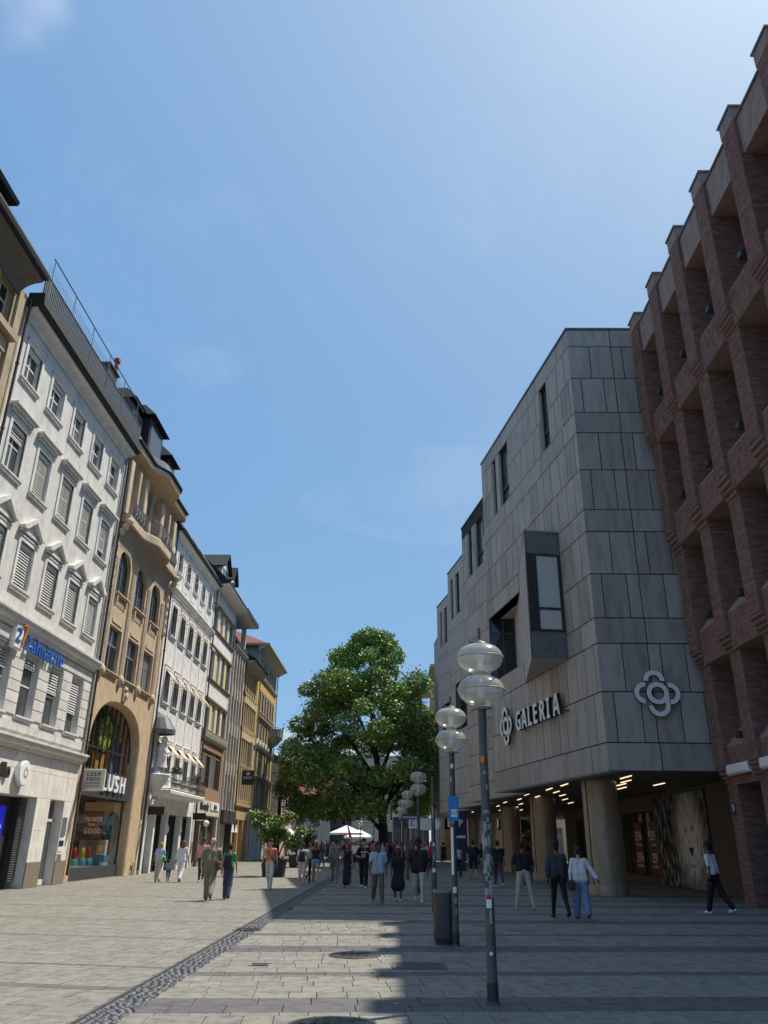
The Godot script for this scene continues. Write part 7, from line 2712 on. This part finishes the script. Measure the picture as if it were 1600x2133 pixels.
# one person; o gives look and pose
func person(label: String, pos: Vector3, h: float, o: Dictionary) -> Node3D:
	var root := thing("person", label, "person", pos, o.get("turn", 0.0))
	var s := h / 1.76
	var fem: bool = o.get("fem", false)
	var broad: float = o.get("broad", 1.0)
	var skin := lin(o.get("skin", [0.42, 0.24, 0.16]))
	var st: float = o.get("step", 0.35)
	var spread: float = o.get("spread", 0.0)
	# skeleton, facing +z
	var hipw := 0.092 * broad
	var J := {}
	var low := 1e9
	for sd in [-1, 1]:
		var th: float = st * sd
		var hp := Vector3(sd * hipw, 0.92, 0)
		var out := spread + 0.02
		var kn := hp + Vector3(sd * out * 0.44, -cos(th) * 0.43, sin(th) * 0.43)
		var flex: float = 0.08 if sd > 0 else 0.10 + absf(st) * 0.9
		var an := kn + Vector3(sd * out * 0.40, -cos(th - flex) * 0.41, sin(th - flex) * 0.41)
		J["hip%d" % sd] = hp
		J["knee%d" % sd] = kn
		J["ank%d" % sd] = an
		low = minf(low, an.y)
	var lift := 0.075 - low
	for k in J:
		J[k] += Vector3(0, lift, 0)
	var pel := Vector3(0, 0.95 + lift, 0)
	var lean: float = o.get("lean", 0.03)
	var chest := pel + Vector3(0, 0.33, lean)
	var neck := pel + Vector3(0, 0.52, lean * 1.5)
	var hd := pel + Vector3(o.get("head_dx", 0.0), 0.685, lean * 2.0 + 0.015)
	var shw := (0.165 if fem else 0.19) * broad
	var arms: Dictionary = o.get("arms", {})
	for sd in [-1, 1]:
		var shp := neck + Vector3(sd * shw, -0.065, 0)
		J["sh%d" % sd] = shp
		if arms.has(sd):
			J["el%d" % sd] = shp + arms[sd][0]
			J["wr%d" % sd] = J["el%d" % sd] + arms[sd][1]
		else:
			var sw: float = -st * sd * 0.8
			J["el%d" % sd] = shp + Vector3(sd * 0.055, -cos(sw) * 0.28, sin(sw) * 0.28)
			J["wr%d" % sd] = J["el%d" % sd] + Vector3(sd * 0.01, -cos(sw + 0.25) * 0.25, sin(sw + 0.25) * 0.25)
	for k in J:
		J[k] *= s
	pel *= s
	chest *= s
	neck *= s
	hd *= s
	var kind: String = o.get("legs", "trousers")
	var top_c := lin(o.get("top", [0.5, 0.5, 0.5]))
	var leg_c := lin(o.get("leg", [0.1, 0.1, 0.12]))
	var cl: float = o.get("cell", 0.024)
	# body: arms, neck, bare legs
	var bb := Blob.new()
	bb.cell = cl
	bb.k = 0.03
	bb.cap(neck - Vector3(0, 0.06, 0) * s, hd - Vector3(0, 0.03, 0) * s, 0.055 * s, 0.052 * s)
	bb.cap(neck + Vector3(-shw * 0.7, -0.075, 0) * s, neck + Vector3(shw * 0.7, -0.075, 0) * s, 0.046 * s, 0.046 * s)
	bb.cap(neck - Vector3(0, 0.06, 0) * s, pel, 0.05 * s, 0.05 * s)
	for sd in [-1, 1]:
		bb.cap(J["sh%d" % sd], J["el%d" % sd], 0.045 * s * broad, 0.037 * s * broad)
		bb.cap(J["el%d" % sd], J["wr%d" % sd], 0.036 * s * broad, 0.026 * s)
		if kind == "shorts" or kind == "skirt" or kind == "dress":
			bb.cap(J["hip%d" % sd], J["knee%d" % sd], 0.075 * s, 0.053 * s)
			bb.cap(J["knee%d" % sd], J["knee%d" % sd].lerp(J["ank%d" % sd], 0.35), 0.050 * s, 0.056 * s)
			bb.cap(J["knee%d" % sd].lerp(J["ank%d" % sd], 0.35), J["ank%d" % sd], 0.056 * s, 0.034 * s)
	var body_mb := MB.new()
	body_mb.tint(skin)
	bb.emit(body_mb)
	for sd in [-1, 1]:
		var d: Vector3 = (J["wr%d" % sd] - J["el%d" % sd]).normalized()
		hand(body_mb, J["wr%d" % sd], d, sd, s)
	head(body_mb, hd, s, o.get("look", 0.0), o.get("nod", 0.0), skin)
	put(body_mb, "body", M.skin_and_cloth, root)
	# top
	var tb := Blob.new()
	tb.cell = cl
	var bl: float = o.get("loose", 0.0)
	var sl: float = o.get("sleeve", 0.5)
	tb.cap(neck + Vector3(-shw * 0.78, -0.075, 0) * s, neck + Vector3(shw * 0.78, -0.075, 0) * s, 0.066 * s, 0.066 * s)
	var cr := (0.098 if not fem else 0.088) * broad
	var hem: float = o.get("hem", -0.02)
	var wr := (0.094 if not fem else 0.078) * broad + bl * 0.8
	for sd in [-1, 1]:
		var c0 := chest + Vector3(sd * 0.088 * broad, 0.05, 0.008) * s
		var w0 := pel + Vector3(sd * 0.070 * broad, 0.17, 0) * s
		var h0 := pel + Vector3(sd * 0.080 * broad, hem + 0.09, 0) * s
		tb.cap(c0, w0, cr * s, wr * s)
		tb.cap(w0, h0, wr * s, (0.100 * broad + bl) * s)
		if fem:
			tb.cap(chest + Vector3(sd * 0.06, 0.02, 0.06) * s, chest + Vector3(sd * 0.06, 0.0, 0.065) * s, 0.056 * s, 0.056 * s)
	for sd in [-1, 1]:
		if sl > 0.0:
			var e: Vector3 = J["sh%d" % sd].lerp(J["el%d" % sd], minf(sl, 1.0))
			tb.cap(J["sh%d" % sd], e, (0.053 * broad + bl * 0.3) * s, (0.051 * broad + bl * 0.4) * s)
			if sl > 1.0:
				var e2: Vector3 = J["el%d" % sd].lerp(J["wr%d" % sd], sl - 1.0)
				tb.cap(J["el%d" % sd], e2, (0.052 + bl * 0.4) * s, (0.044 + bl * 0.5) * s)
	if kind == "dress":
		dress_caps(tb, pel, s, o)
	var top_mb := MB.new()
	top_mb.tint(top_c)
	tb.emit(top_mb)
	put(top_mb, "dress" if kind == "dress" else "top", M.skin_and_cloth, root)
	# legs
	if kind != "dress":
		var lb := Blob.new()
		lb.cell = cl
		lb.cap(pel + Vector3(-0.07, 0.03, -0.008) * s, pel + Vector3(0.07, 0.03, -0.008) * s, 0.100 * s * broad, 0.100 * s * broad)
		if kind == "skirt":
			dress_caps(lb, pel, s, o)
		else:
			var wl: float = o.get("wide", 0.0)
			for sd in [-1, 1]:
				var kn: Vector3 = J["knee%d" % sd]
				var an: Vector3 = J["ank%d" % sd]
				if kind == "shorts":
					lb.cap(J["hip%d" % sd], J["hip%d" % sd].lerp(kn, o.get("short", 0.85)), 0.092 * s, (0.080 + wl) * s)
				else:
					lb.cap(J["hip%d" % sd], kn, 0.092 * s * broad, (0.062 + wl) * s)
					lb.cap(kn, an + Vector3(0, 0.02, 0) * s, (0.060 + wl) * s, (0.044 + wl * 1.3) * s)
		var leg_mb := MB.new()
		leg_mb.tint(leg_c)
		lb.emit(leg_mb)
		put(leg_mb, {"shorts": "shorts", "skirt": "skirt"}.get(kind, "trousers"), M.skin_and_cloth, root)
	# shoes
	for sd in [-1, 1]:
		var an: Vector3 = J["ank%d" % sd]
		var sb := Blob.new()
		sb.cell = cl * 0.8
		sb.k = 0.03
		var tipd := 0.0
		if an.y > 0.12 * s:
			tipd = minf(0.9, (an.y / s - 0.075) * 4.0)
		var bs := Basis(Vector3.RIGHT, tipd)
		sb.cap(an + bs * (Vector3(0, -0.036, -0.045) * s), an + bs * (Vector3(0, -0.030, 0.05) * s), 0.040 * s, 0.042 * s)
		sb.cap(an + bs * (Vector3(0, -0.040, 0.05) * s), an + bs * (Vector3(0.004 * sd, -0.046, 0.145) * s), 0.040 * s, 0.030 * s)
		var sm := MB.new()
		sm.tint(lin(o.get("shoe", [0.5, 0.5, 0.5])))
		sb.emit(sm)
		put(sm, "shoe", M.skin_and_cloth, root)
	hair_of(root, hd, s, o)
	if o.has("bag"):
		bag_of(root, pel, neck, J, s, o)
	return root

func dress_caps(tb: Blob, pel: Vector3, s: float, o: Dictionary) -> void:
	var bottom: float = o.get("bottom", 0.45)
	var flare: float = o.get("flare", 0.20)
	var n := 6
	for i in n:
		var a := lerpf(pel.y / s + 0.02, bottom, float(i) / n)
		var e := lerpf(pel.y / s + 0.02, bottom, float(i + 1) / n)
		var ra := lerpf(0.135, flare, float(i) / n)
		var re := lerpf(0.135, flare, float(i + 1) / n)
		for x in [-0.35, 0.35]:
			tb.cap(Vector3(x * ra, a, 0) * s, Vector3(x * re, e, 0) * s, ra * 0.72 * s, re * 0.72 * s)

func hair_of(root: Node3D, hd: Vector3, s: float, o: Dictionary) -> void:
	var c := lin(o.get("hair", [0.02, 0.014, 0.01]))
	var b := Basis(Vector3.UP, o.get("look", 0.0))
	var style: String = o.get("cut", "short")
	var hb := Blob.new()
	hb.cell = 0.018
	hb.k = 0.04
	if style == "cap":
		hb.cap(hd + b * (Vector3(0, 0.055, -0.012) * s), hd + b * (Vector3(0, 0.055, 0.012) * s), 0.086 * s, 0.086 * s)
		hb.cap(hd + b * (Vector3(-0.04, 0.050, 0.09) * s), hd + b * (Vector3(0.04, 0.050, 0.09) * s), 0.020 * s, 0.020 * s)
	else:
		hb.cap(hd + b * (Vector3(0, 0.050, -0.025) * s), hd + b * (Vector3(0, 0.058, 0.006) * s), 0.084 * s, 0.076 * s)
		hb.cap(hd + b * (Vector3(0, 0.0, -0.042) * s), hd + b * (Vector3(0, -0.045, -0.045) * s), 0.070 * s, 0.055 * s)
		if style == "long":
			var len: float = o.get("hair_len", 0.30)
			for x in [-0.045, 0.045]:
				hb.cap(hd + b * (Vector3(x, -0.02, -0.05) * s), hd + b * (Vector3(x * 1.1, -len, -0.075) * s), 0.050 * s, 0.030 * s)
			for x in [-1.0, 1.0]:
				hb.cap(hd + b * (Vector3(x * 0.062, 0.02, 0.0) * s), hd + b * (Vector3(x * 0.082, -len * 0.75, 0.0) * s), 0.030 * s, 0.024 * s)
		elif style == "bob":
			hb.cap(hd + b * (Vector3(-0.03, -0.02, -0.03) * s), hd + b * (Vector3(0.03, -0.06, -0.035) * s), 0.075 * s, 0.068 * s)
		elif style == "bun":
			hb.cap(hd + b * (Vector3(0, 0.03, -0.10) * s), hd + b * (Vector3(0, 0.04, -0.12) * s), 0.045 * s, 0.045 * s)
		elif style == "full":
			hb.cap(hd + b * (Vector3(-0.02, 0.085, 0.0) * s), hd + b * (Vector3(0.02, 0.085, 0.0) * s), 0.072 * s, 0.072 * s)
	var mb := MB.new()
	mb.tint(c)
	hb.emit(mb)
	put(mb, "cap" if style == "cap" else "hair", M.skin_and_cloth, root)

func bag_of(root: Node3D, pel: Vector3, neck: Vector3, J: Dictionary, s: float, o: Dictionary) -> void:
	var kind: String = o.bag
	var c := lin(o.get("bag_color", [0.02, 0.02, 0.02]))
	var mb := MB.new()
	mb.tint(c)
	var sb := MB.new()
	sb.tint(lin(o.get("strap_color", o.get("bag_color", [0.02, 0.02, 0.02]))))
	var bb := Blob.new()
	bb.cell = 0.022
	if kind == "backpack":
		for x in [-0.07, 0.07]:
			bb.cap(neck + Vector3(x, -0.12, -0.16) * s, pel + Vector3(x * 1.1, 0.08, -0.17) * s, 0.065 * s, 0.085 * s)
		for sd in [-1, 1]:
			sb.tube([neck + Vector3(sd * 0.09, -0.02, -0.09) * s, neck + Vector3(sd * 0.11, 0.005, 0.0) * s, neck + Vector3(sd * 0.12, -0.12, 0.12) * s, pel + Vector3(sd * 0.15, 0.22, 0.06) * s, pel + Vector3(sd * 0.12, 0.14, -0.12) * s], [0.017, 0.017, 0.017, 0.014, 0.012], 5)
	elif kind == "crossbody":
		bb.cap(pel + Vector3(0.19, 0.02, 0.02) * s, pel + Vector3(0.19, -0.02, -0.1) * s, 0.05 * s, 0.05 * s)
		sb.tube([neck + Vector3(-0.10, 0.0, -0.03) * s, neck + Vector3(-0.07, -0.13, 0.125) * s, neck + Vector3(0.06, -0.30, 0.150) * s, pel + Vector3(0.17, 0.06, 0.05) * s], [0.016, 0.016, 0.016, 0.014], 5)
	else:
		var sd: int = o.get("bag_side", 1)
		var dy: float = o.get("bag_drop", 0.05)
		var p := pel + Vector3(sd * 0.23, -dy, -0.04) * s
		bb.cap(p + Vector3(0, 0, -0.10) * s, p + Vector3(0, 0, 0.10) * s, 0.07 * s, 0.07 * s)
		bb.cap(p + Vector3(0, -0.11, -0.11) * s, p + Vector3(0, -0.11, 0.11) * s, 0.08 * s, 0.08 * s)
		sb.tube([p + Vector3(0, 0.04, -0.09) * s, neck + Vector3(sd * 0.17, -0.05, -0.05) * s, neck + Vector3(sd * 0.15, 0.01, 0.0) * s, neck + Vector3(sd * 0.18, -0.08, 0.09) * s, p + Vector3(0, 0.04, 0.09) * s], [0.012, 0.013, 0.014, 0.013, 0.012], 5)
	bb.emit(mb)
	var bg := put(mb, "backpack" if kind == "backpack" else "bag", M.skin_and_cloth, root)
	put(sb, "strap", M.skin_and_cloth, bg)

func people() -> void:
	var A := PI      # walking away from the viewer
	var beige := [0.50, 0.44, 0.35]
	var white := [0.72, 0.71, 0.70]
	var black := [0.012, 0.012, 0.014]
	var fair := [0.52, 0.31, 0.22]
	var brown := [0.17, 0.085, 0.05]
	var dark := [0.10, 0.05, 0.03]
	person("person with short blond hair, pale blue shirt and green shoulder bag, walking away", Vector3(-10.14, 0, -37.1), 1.62, {turn = A + 0.1, fem = true, top = [0.42, 0.50, 0.66], leg = beige, sleeve = 0.6, hair = [0.42, 0.27, 0.12], cut = "bob", wide = 0.02, shoe = [0.3, 0.27, 0.22], skin = fair, step = 0.22, bag = "shoulder", bag_side = -1, bag_color = [0.02, 0.28, 0.07], bag_drop = -0.12, loose = 0.015})
	person("small child in grey top and blue trousers held by the hand between two women", Vector3(-9.72, 0, -37.2), 0.92, {turn = A, broad = 1.15, top = [0.30, 0.31, 0.34], leg = [0.07, 0.10, 0.22], sleeve = 1.6, hair = [0.16, 0.09, 0.05], step = 0.25, skin = fair, cell = 0.02, arms = {-1: [Vector3(-0.18, 0.14, 0.0), Vector3(-0.16, 0.16, 0.0)], 1: [Vector3(0.14, -0.18, 0.02), Vector3(0.10, -0.18, 0.03)]}})
	person("woman with long brown hair in white blouse and white trousers, walking away", Vector3(-9.22, 0, -37.3), 1.72, {turn = A - 0.1, fem = true, top = white, leg = white, sleeve = 1.8, loose = 0.03, hem = -0.10, wide = 0.025, hair = [0.17, 0.085, 0.04], cut = "long", hair_len = 0.42, step = 0.3, skin = fair, shoe = [0.10, 0.08, 0.07]})
	person("person in salmon pink shirt and dark trousers, half hidden behind the olive shirt", Vector3(-8.35, 0, -37.5), 1.82, {turn = A, top = [0.62, 0.31, 0.25], leg = [0.025, 0.025, 0.04], sleeve = 0.6, loose = 0.02, skin = fair, hair = [0.10, 0.06, 0.035], step = 0.2, broad = 1.06})
	person("man in olive shirt and trousers with a khaki cap and brown shoulder bag", Vector3(-5.56, 0, -26.2), 1.80, {turn = A + 0.05, top = [0.19, 0.175, 0.12], leg = [0.20, 0.185, 0.13], sleeve = 0.75, loose = 0.03, hem = -0.12, broad = 1.12, skin = fair, hair = [0.48, 0.43, 0.32], cut = "cap", step = 0.38, shoe = [0.13, 0.11, 0.09], bag = "shoulder", bag_side = -1, bag_color = [0.10, 0.045, 0.025], bag_drop = -0.12, wide = 0.02})
	person("person in bright green t-shirt with a black backpack and jeans", Vector3(-5.14, 0, -26.9), 1.63, {turn = A - 0.05, top = [0.02, 0.36, 0.13], leg = [0.045, 0.065, 0.12], sleeve = 0.55, loose = 0.012, fem = true, skin = fair, hair = [0.025, 0.015, 0.01], cut = "bun", step = 0.2, wide = 0.018, bag = "backpack", bag_color = [0.025, 0.025, 0.03], shoe = [0.03, 0.03, 0.05]})
	person("man in orange sleeveless top and pale trousers with a crossbody strap, facing the viewer", Vector3(-4.66, 0, -32.6), 1.77, {turn = -0.15, top = [0.72, 0.25, 0.13], leg = [0.58, 0.56, 0.55], sleeve = 0.12, skin = fair, hair = [0.02, 0.013, 0.01], cut = "full", step = 0.28, bag = "crossbody", wide = 0.012, look = 0.2, shoe = [0.45, 0.43, 0.40]})
	person("person with black backpack and white shirt over pale shorts, walking away", Vector3(-3.84, 0, -36.4), 1.66, {turn = A, top = [0.62, 0.62, 0.63], leg = [0.50, 0.49, 0.48], legs = "shorts", short = 0.95, wide = 0.02, skin = fair, hair = [0.05, 0.03, 0.02], step = 0.22, bag = "backpack", shoe = white})
	person("person in dark trousers and grey top between the backpack and the denim shorts", Vector3(-3.60, 0, -38.2), 1.72, {turn = A, top = [0.28, 0.27, 0.27], leg = [0.02, 0.02, 0.03], skin = fair, step = 0.3, shoe = black})
	person("woman with long auburn hair, black top and denim shorts, walking away", Vector3(-3.36, 0, -37.3), 1.70, {turn = A + 0.1, fem = true, top = black, leg = [0.24, 0.33, 0.42], legs = "shorts", short = 0.42, sleeve = 0.1, hair = [0.20, 0.10, 0.045], cut = "long", hair_len = 0.40, skin = fair, step = 0.3, hem = 0.06, arms = {1: [Vector3(0.18, -0.1, 0.02), Vector3(-0.05, 0.24, 0.06)]}})
	person("man in grey sleeveless top and grey trousers, walking away", Vector3(-2.52, 0, -37.6), 1.82, {turn = A, top = [0.15, 0.16, 0.18], leg = [0.13, 0.15, 0.18], sleeve = 0.08, skin = [0.45, 0.26, 0.18], hair = [0.02, 0.014, 0.01], step = 0.25, shoe = [0.4, 0.4, 0.4]})
	person("woman in long navy strap dress with her phone hand raised, facing the viewer", Vector3(-1.81, 0, -34.2), 1.66, {turn = 0.0, fem = true, top = [0.012, 0.016, 0.045], legs = "dress", bottom = 0.22, flare = 0.17, sleeve = 0.0, skin = [0.45, 0.25, 0.17], hair = [0.05, 0.025, 0.015], cut = "long", step = 0.12, nod = 0.25, shoe = [0.4, 0.38, 0.36], arms = {-1: [Vector3(-0.07, -0.27, 0.05), Vector3(0.10, 0.12, 0.20)]}})
	var bt := person("man in black printed t-shirt and black trousers, one hand at his mouth", Vector3(-1.15, 0, -34.3), 1.82, {turn = -0.1, top = black, leg = black, sleeve = 0.75, loose = 0.025, skin = fair, hair = [0.02, 0.013, 0.01], cut = "full", step = 0.22, wide = 0.02, look = 0.4, shoe = white, arms = {1: [Vector3(0.10, -0.25, 0.08), Vector3(-0.22, 0.22, 0.10)], -1: [Vector3(-0.10, -0.26, 0.04), Vector3(0.20, -0.05, 0.16)]}})
	put(MB.new().slab(-0.10, 1.28, 0.14, 0.10, 1.34, 0.158, 0.002), "shirt_print", M.sign_cream, bt)
	put(MB.new().slab(-0.08, 1.12, 0.13, 0.08, 1.25, 0.156, 0.002), "shirt_print", M.paper, bt)
	person("person in white t-shirt and black shorts, walking away farther up the street", Vector3(-2.35, 0, -54.5), 1.80, {turn = A, top = white, leg = black, legs = "shorts", skin = fair, hair = [0.35, 0.30, 0.24], step = 0.25, shoe = white, loose = 0.02})
	person("man in pale blue short-sleeved shirt and grey-brown trousers, facing the viewer", Vector3(-0.44, 0, -26.2), 1.72, {turn = 0.12, top = [0.40, 0.50, 0.58], leg = [0.13, 0.12, 0.105], sleeve = 0.72, loose = 0.02, hem = -0.12, skin = brown, hair = [0.014, 0.010, 0.008], step = 0.25, look = 0.7, broad = 1.05, wide = 0.02, shoe = [0.12, 0.11, 0.10]})
	person("woman in knee-length black dress with long dark hair and white shoes", Vector3(0.17, 0, -26.9), 1.54, {turn = -0.05, fem = true, top = [0.016, 0.016, 0.024], legs = "dress", bottom = 0.50, flare = 0.24, sleeve = 1.0, skin = brown, hair = [0.012, 0.009, 0.008], cut = "long", step = 0.1, shoe = white})
	person("man in dark brown polo shirt and white trousers, facing the viewer", Vector3(0.80, 0, -26.6), 1.82, {turn = -0.1, top = [0.030, 0.019, 0.020], leg = [0.55, 0.52, 0.49], sleeve = 0.9, loose = 0.035, hem = -0.10, broad = 1.16, skin = dark, hair = [0.010, 0.008, 0.007], step = 0.28, shoe = white, look = -0.5, cut = "full"})
	person("person in pink top and blue jeans, seen from behind beside the tree trunk", Vector3(-1.55, 0, -66.0), 1.85, {turn = A, fem = true, top = [0.62, 0.07, 0.24], leg = [0.10, 0.22, 0.35], sleeve = 1.7, skin = fair, step = 0.2, hair = [0.03, 0.02, 0.015]})
	person("person in lavender shirt and dark trousers near the far end of the arcade", Vector3(4.4, 0, -74.0), 1.78, {turn = A, top = [0.45, 0.42, 0.58], leg = [0.15, 0.15, 0.2], skin = fair, step = 0.2})
	person("person in black dress carrying paper shopping bags, left of the lamp post", Vector3(3.84, 0, -64.5), 1.76, {turn = A, fem = true, top = black, legs = "dress", bottom = 0.6, flare = 0.2, skin = fair, step = 0.2, cut = "bob", bag = "shoulder", bag_color = [0.42, 0.30, 0.18], bag_drop = 0.35, bag_side = 1})
	person("person in light blue sleeveless top and dark trousers, just right of the lamp post", Vector3(3.31, 0, -43.3), 1.66, {turn = A, fem = true, top = [0.36, 0.44, 0.62], leg = [0.015, 0.02, 0.035], sleeve = 0.0, skin = fair, hair = [0.05, 0.03, 0.02], cut = "bob", step = 0.2, shoe = white, wide = 0.02})
	person("man in navy polo shirt and navy shorts, walking away beside the arcade", Vector3(3.99, 0, -42.4), 1.86, {turn = A, top = [0.012, 0.014, 0.03], leg = [0.012, 0.014, 0.03], legs = "shorts", sleeve = 0.8, loose = 0.03, skin = fair, hair = [0.02, 0.015, 0.012], step = 0.2, broad = 1.08, shoe = [0.2, 0.13, 0.09]})
	person("person in black top and pale shorts, mostly hidden behind the nearest lamp post", Vector3(4.70, 0, -44.8), 1.70, {turn = A, fem = true, top = black, leg = [0.3, 0.34, 0.4], legs = "shorts", skin = fair, step = 0.25, cut = "long", bag = "shoulder", bag_color = [0.08, 0.04, 0.03]})
	person("man in black t-shirt, grey trousers and white trainers, walking away by the arcade", Vector3(4.47, 0, -36.3), 1.84, {turn = A, top = black, leg = [0.055, 0.058, 0.07], sleeve = 0.7, loose = 0.015, skin = fair, hair = [0.02, 0.015, 0.012], step = 0.3, shoe = white, broad = 1.05})
	person("man in black t-shirt and tight cream trousers, standing with legs apart", Vector3(3.66, 0, -24.1), 1.76, {turn = A, top = [0.010, 0.010, 0.011], leg = [0.50, 0.45, 0.39], sleeve = 0.85, skin = brown, hair = [0.012, 0.010, 0.009], step = 0.05, spread = 0.14, shoe = [0.42, 0.40, 0.37], broad = 1.05, loose = 0.012, arms = {-1: [Vector3(-0.09, -0.26, 0.0), Vector3(0.02, -0.14, 0.2)], 1: [Vector3(0.09, -0.26, 0.0), Vector3(-0.02, -0.14, 0.2)]}})
	person("person in black top and blue jeans, hidden behind the second arcade column's shade", Vector3(6.05, 0, -38.6), 1.70, {turn = A, fem = true, top = black, leg = [0.05, 0.075, 0.14], skin = fair, step = 0.2, cut = "long", wide = 0.02, shoe = black})
	person("man in dark grey shirt and black trousers, walking away beside the white blouse", Vector3(4.14, 0, -21.6), 1.80, {turn = A + 0.05, top = [0.035, 0.045, 0.055], leg = [0.008, 0.008, 0.010], sleeve = 1.7, loose = 0.012, skin = brown, hair = [0.010, 0.008, 0.008], cut = "full", step = 0.32, shoe = black, hem = -0.06})
	person("woman in white blouse and flared blue jeans with a brown shoulder bag", Vector3(4.62, 0, -21.3), 1.68, {turn = A - 0.1, fem = true, top = [0.66, 0.64, 0.66], leg = [0.13, 0.22, 0.36], sleeve = 1.75, loose = 0.03, hem = -0.06, wide = 0.03, skin = fair, hair = [0.025, 0.016, 0.012], cut = "bun", step = 0.3, shoe = [0.10, 0.08, 0.07], bag = "shoulder", bag_side = 1, bag_color = [0.05, 0.03, 0.018], strap_color = [0.12, 0.05, 0.025], bag_drop = 0.06, arms = {-1: [Vector3(-0.14, -0.24, -0.02), Vector3(-0.13, -0.21, -0.06)]}})
	person("man in white t-shirt and black trousers striding along the brick piers", Vector3(8.73, 0, -23.5), 1.80, {turn = A + 0.75, top = [0.66, 0.65, 0.70], leg = [0.010, 0.010, 0.012], sleeve = 0.75, loose = 0.015, skin = brown, hair = [0.012, 0.010, 0.010], cut = "full", step = 0.27, shoe = white, wide = 0.018, lean = 0.03})
	crowd()

func crowd() -> void:
	# far-off crowd at the street's end: reads as one mass
	var g := RandomNumberGenerator.new()
	g.seed = 99
	var mb := MB.new()
	mb.colored = true
	var tops := [[0.012, 0.012, 0.014], [0.55, 0.04, 0.05], [0.65, 0.64, 0.63], [0.05, 0.07, 0.14], [0.30, 0.20, 0.15], [0.45, 0.03, 0.07], [0.6, 0.6, 0.62], [0.02, 0.02, 0.03], [0.25, 0.27, 0.3], [0.4, 0.25, 0.22]]
	for i in 115:
		var z := g.randf_range(-112.0, -57.0)
		var x := g.randf_range(-8.5, 4.2) * (-z / 85.0)
		if x > 2.0 and z < -70.0:
			x -= 3.0
		if absf(x + 0.9) < 1.2 and absf(z + 86.0) < 1.5:
			x -= 2.5
		var s := g.randf_range(0.92, 1.06)
		mb.t = Transform3D(Basis(Vector3.UP, g.randf() * TAU).scaled(Vector3(s, s, s)), Vector3(x, 0, z))
		var tc: Array = tops[g.randi_range(0, tops.size() - 1)]
		var lc: Array = [[0.02, 0.02, 0.03], [0.10, 0.14, 0.22], [0.45, 0.42, 0.38], [0.05, 0.05, 0.06]][g.randi_range(0, 3)]
		var st := g.randf_range(0.05, 0.22)
		mb.tint(lin(lc))
		for sd in [-1.0, 1.0]:
			mb.tube([Vector3(sd * 0.10, 0.06, sd * st), Vector3(sd * 0.10, 0.5, sd * st * 0.6), Vector3(sd * 0.09, 0.98, 0)], [0.05, 0.065, 0.10], 7)
		mb.tint(lin(tc))
		mb.tube([Vector3(0, 0.88, 0), Vector3(0, 1.05, 0), Vector3(0, 1.28, 0.01), Vector3(0, 1.42, 0), Vector3(0, 1.50, 0)], [0.15, 0.145, 0.175, 0.16, 0.06], 9)
		for sd in [-1.0, 1.0]:
			mb.tube([Vector3(sd * 0.17, 1.42, 0), Vector3(sd * 0.24, 1.15, -sd * st * 0.5), Vector3(sd * 0.22, 0.88, 0.06)], [0.06, 0.045, 0.035], 6)
		mb.tint(Color(0.45, 0.27, 0.19))
		mb.tube([Vector3(0, 1.45, 0), Vector3(0, 1.56, 0.01)], [0.05, 0.05], 6)
		mb.ball(Vector3(0, 1.63, 0.015), Vector3(0.075, 0.11, 0.09), 7, 9)
		mb.tint([Color(0.02, 0.014, 0.01), Color(0.12, 0.07, 0.04), Color(0.3, 0.2, 0.1)][g.randi_range(0, 2)])
		mb.ball(Vector3(0, 1.67, -0.015), Vector3(0.083, 0.09, 0.09), 6, 9)
	var o := put(mb, "crowd", M.skin_and_cloth, self)
	o.set_meta("kind", "stuff")
	tag(o, "dense far-off crowd of people in mixed clothes at the street's end", "crowd")

# ---------------------------------------------------------------- foliage
func leaf_cloud(mb: MB, o: Vector3, r: Vector3, count: int, size: float, seed_: int, k: Color) -> void:
	var g := RandomNumberGenerator.new()
	g.seed = seed_
	mb.colored = true
	for i in count:
		var p := Vector3(g.randfn(), g.randfn(), g.randfn()).normalized() * pow(g.randf(), 0.4)
		leaf_at(mb, o + p * r, size * g.randf_range(0.7, 1.3), g, k)

func leaf_at(mb: MB, p: Vector3, s: float, g: RandomNumberGenerator, k: Color) -> void:
	var a := Vector3(g.randfn(), g.randfn() * 0.55, g.randfn()).normalized()
	var up := Vector3(g.randfn() * 0.5, 1.0, g.randfn() * 0.5).normalized()
	var b := a.cross(up).normalized()
	var nn := b.cross(a).normalized()
	var f := g.randf_range(0.65, 1.3)
	mb.col = Color(k.r * f * g.randf_range(0.9, 1.15), k.g * f, k.b * f * g.randf_range(0.7, 1.1))
	var fold := nn * s * 0.14
	var i := mb.pt(p - a * s * 0.5, nn)
	mb.pt(p + b * s * 0.36 - a * s * 0.05 + fold, (nn - b * 0.35))
	mb.pt(p + a * s * 0.55, nn)
	mb.pt(p - b * s * 0.36 - a * s * 0.05 + fold, (nn + b * 0.35))
	mb.ix.append_array(PackedInt32Array([i, i + 2, i + 1, i, i + 3, i + 2]))

func _ready() -> void:
	rng.seed = 1
	make_camera()
	make_world()
	make_materials()
	make_ground()
	house_a()
	house_b()
	house_c()
	house_d()
	house_e()
	house_f()
	house_g()
	house_h()
	store()
	brick_building()
	far_houses()
	big_tree()
	furniture()
	people()
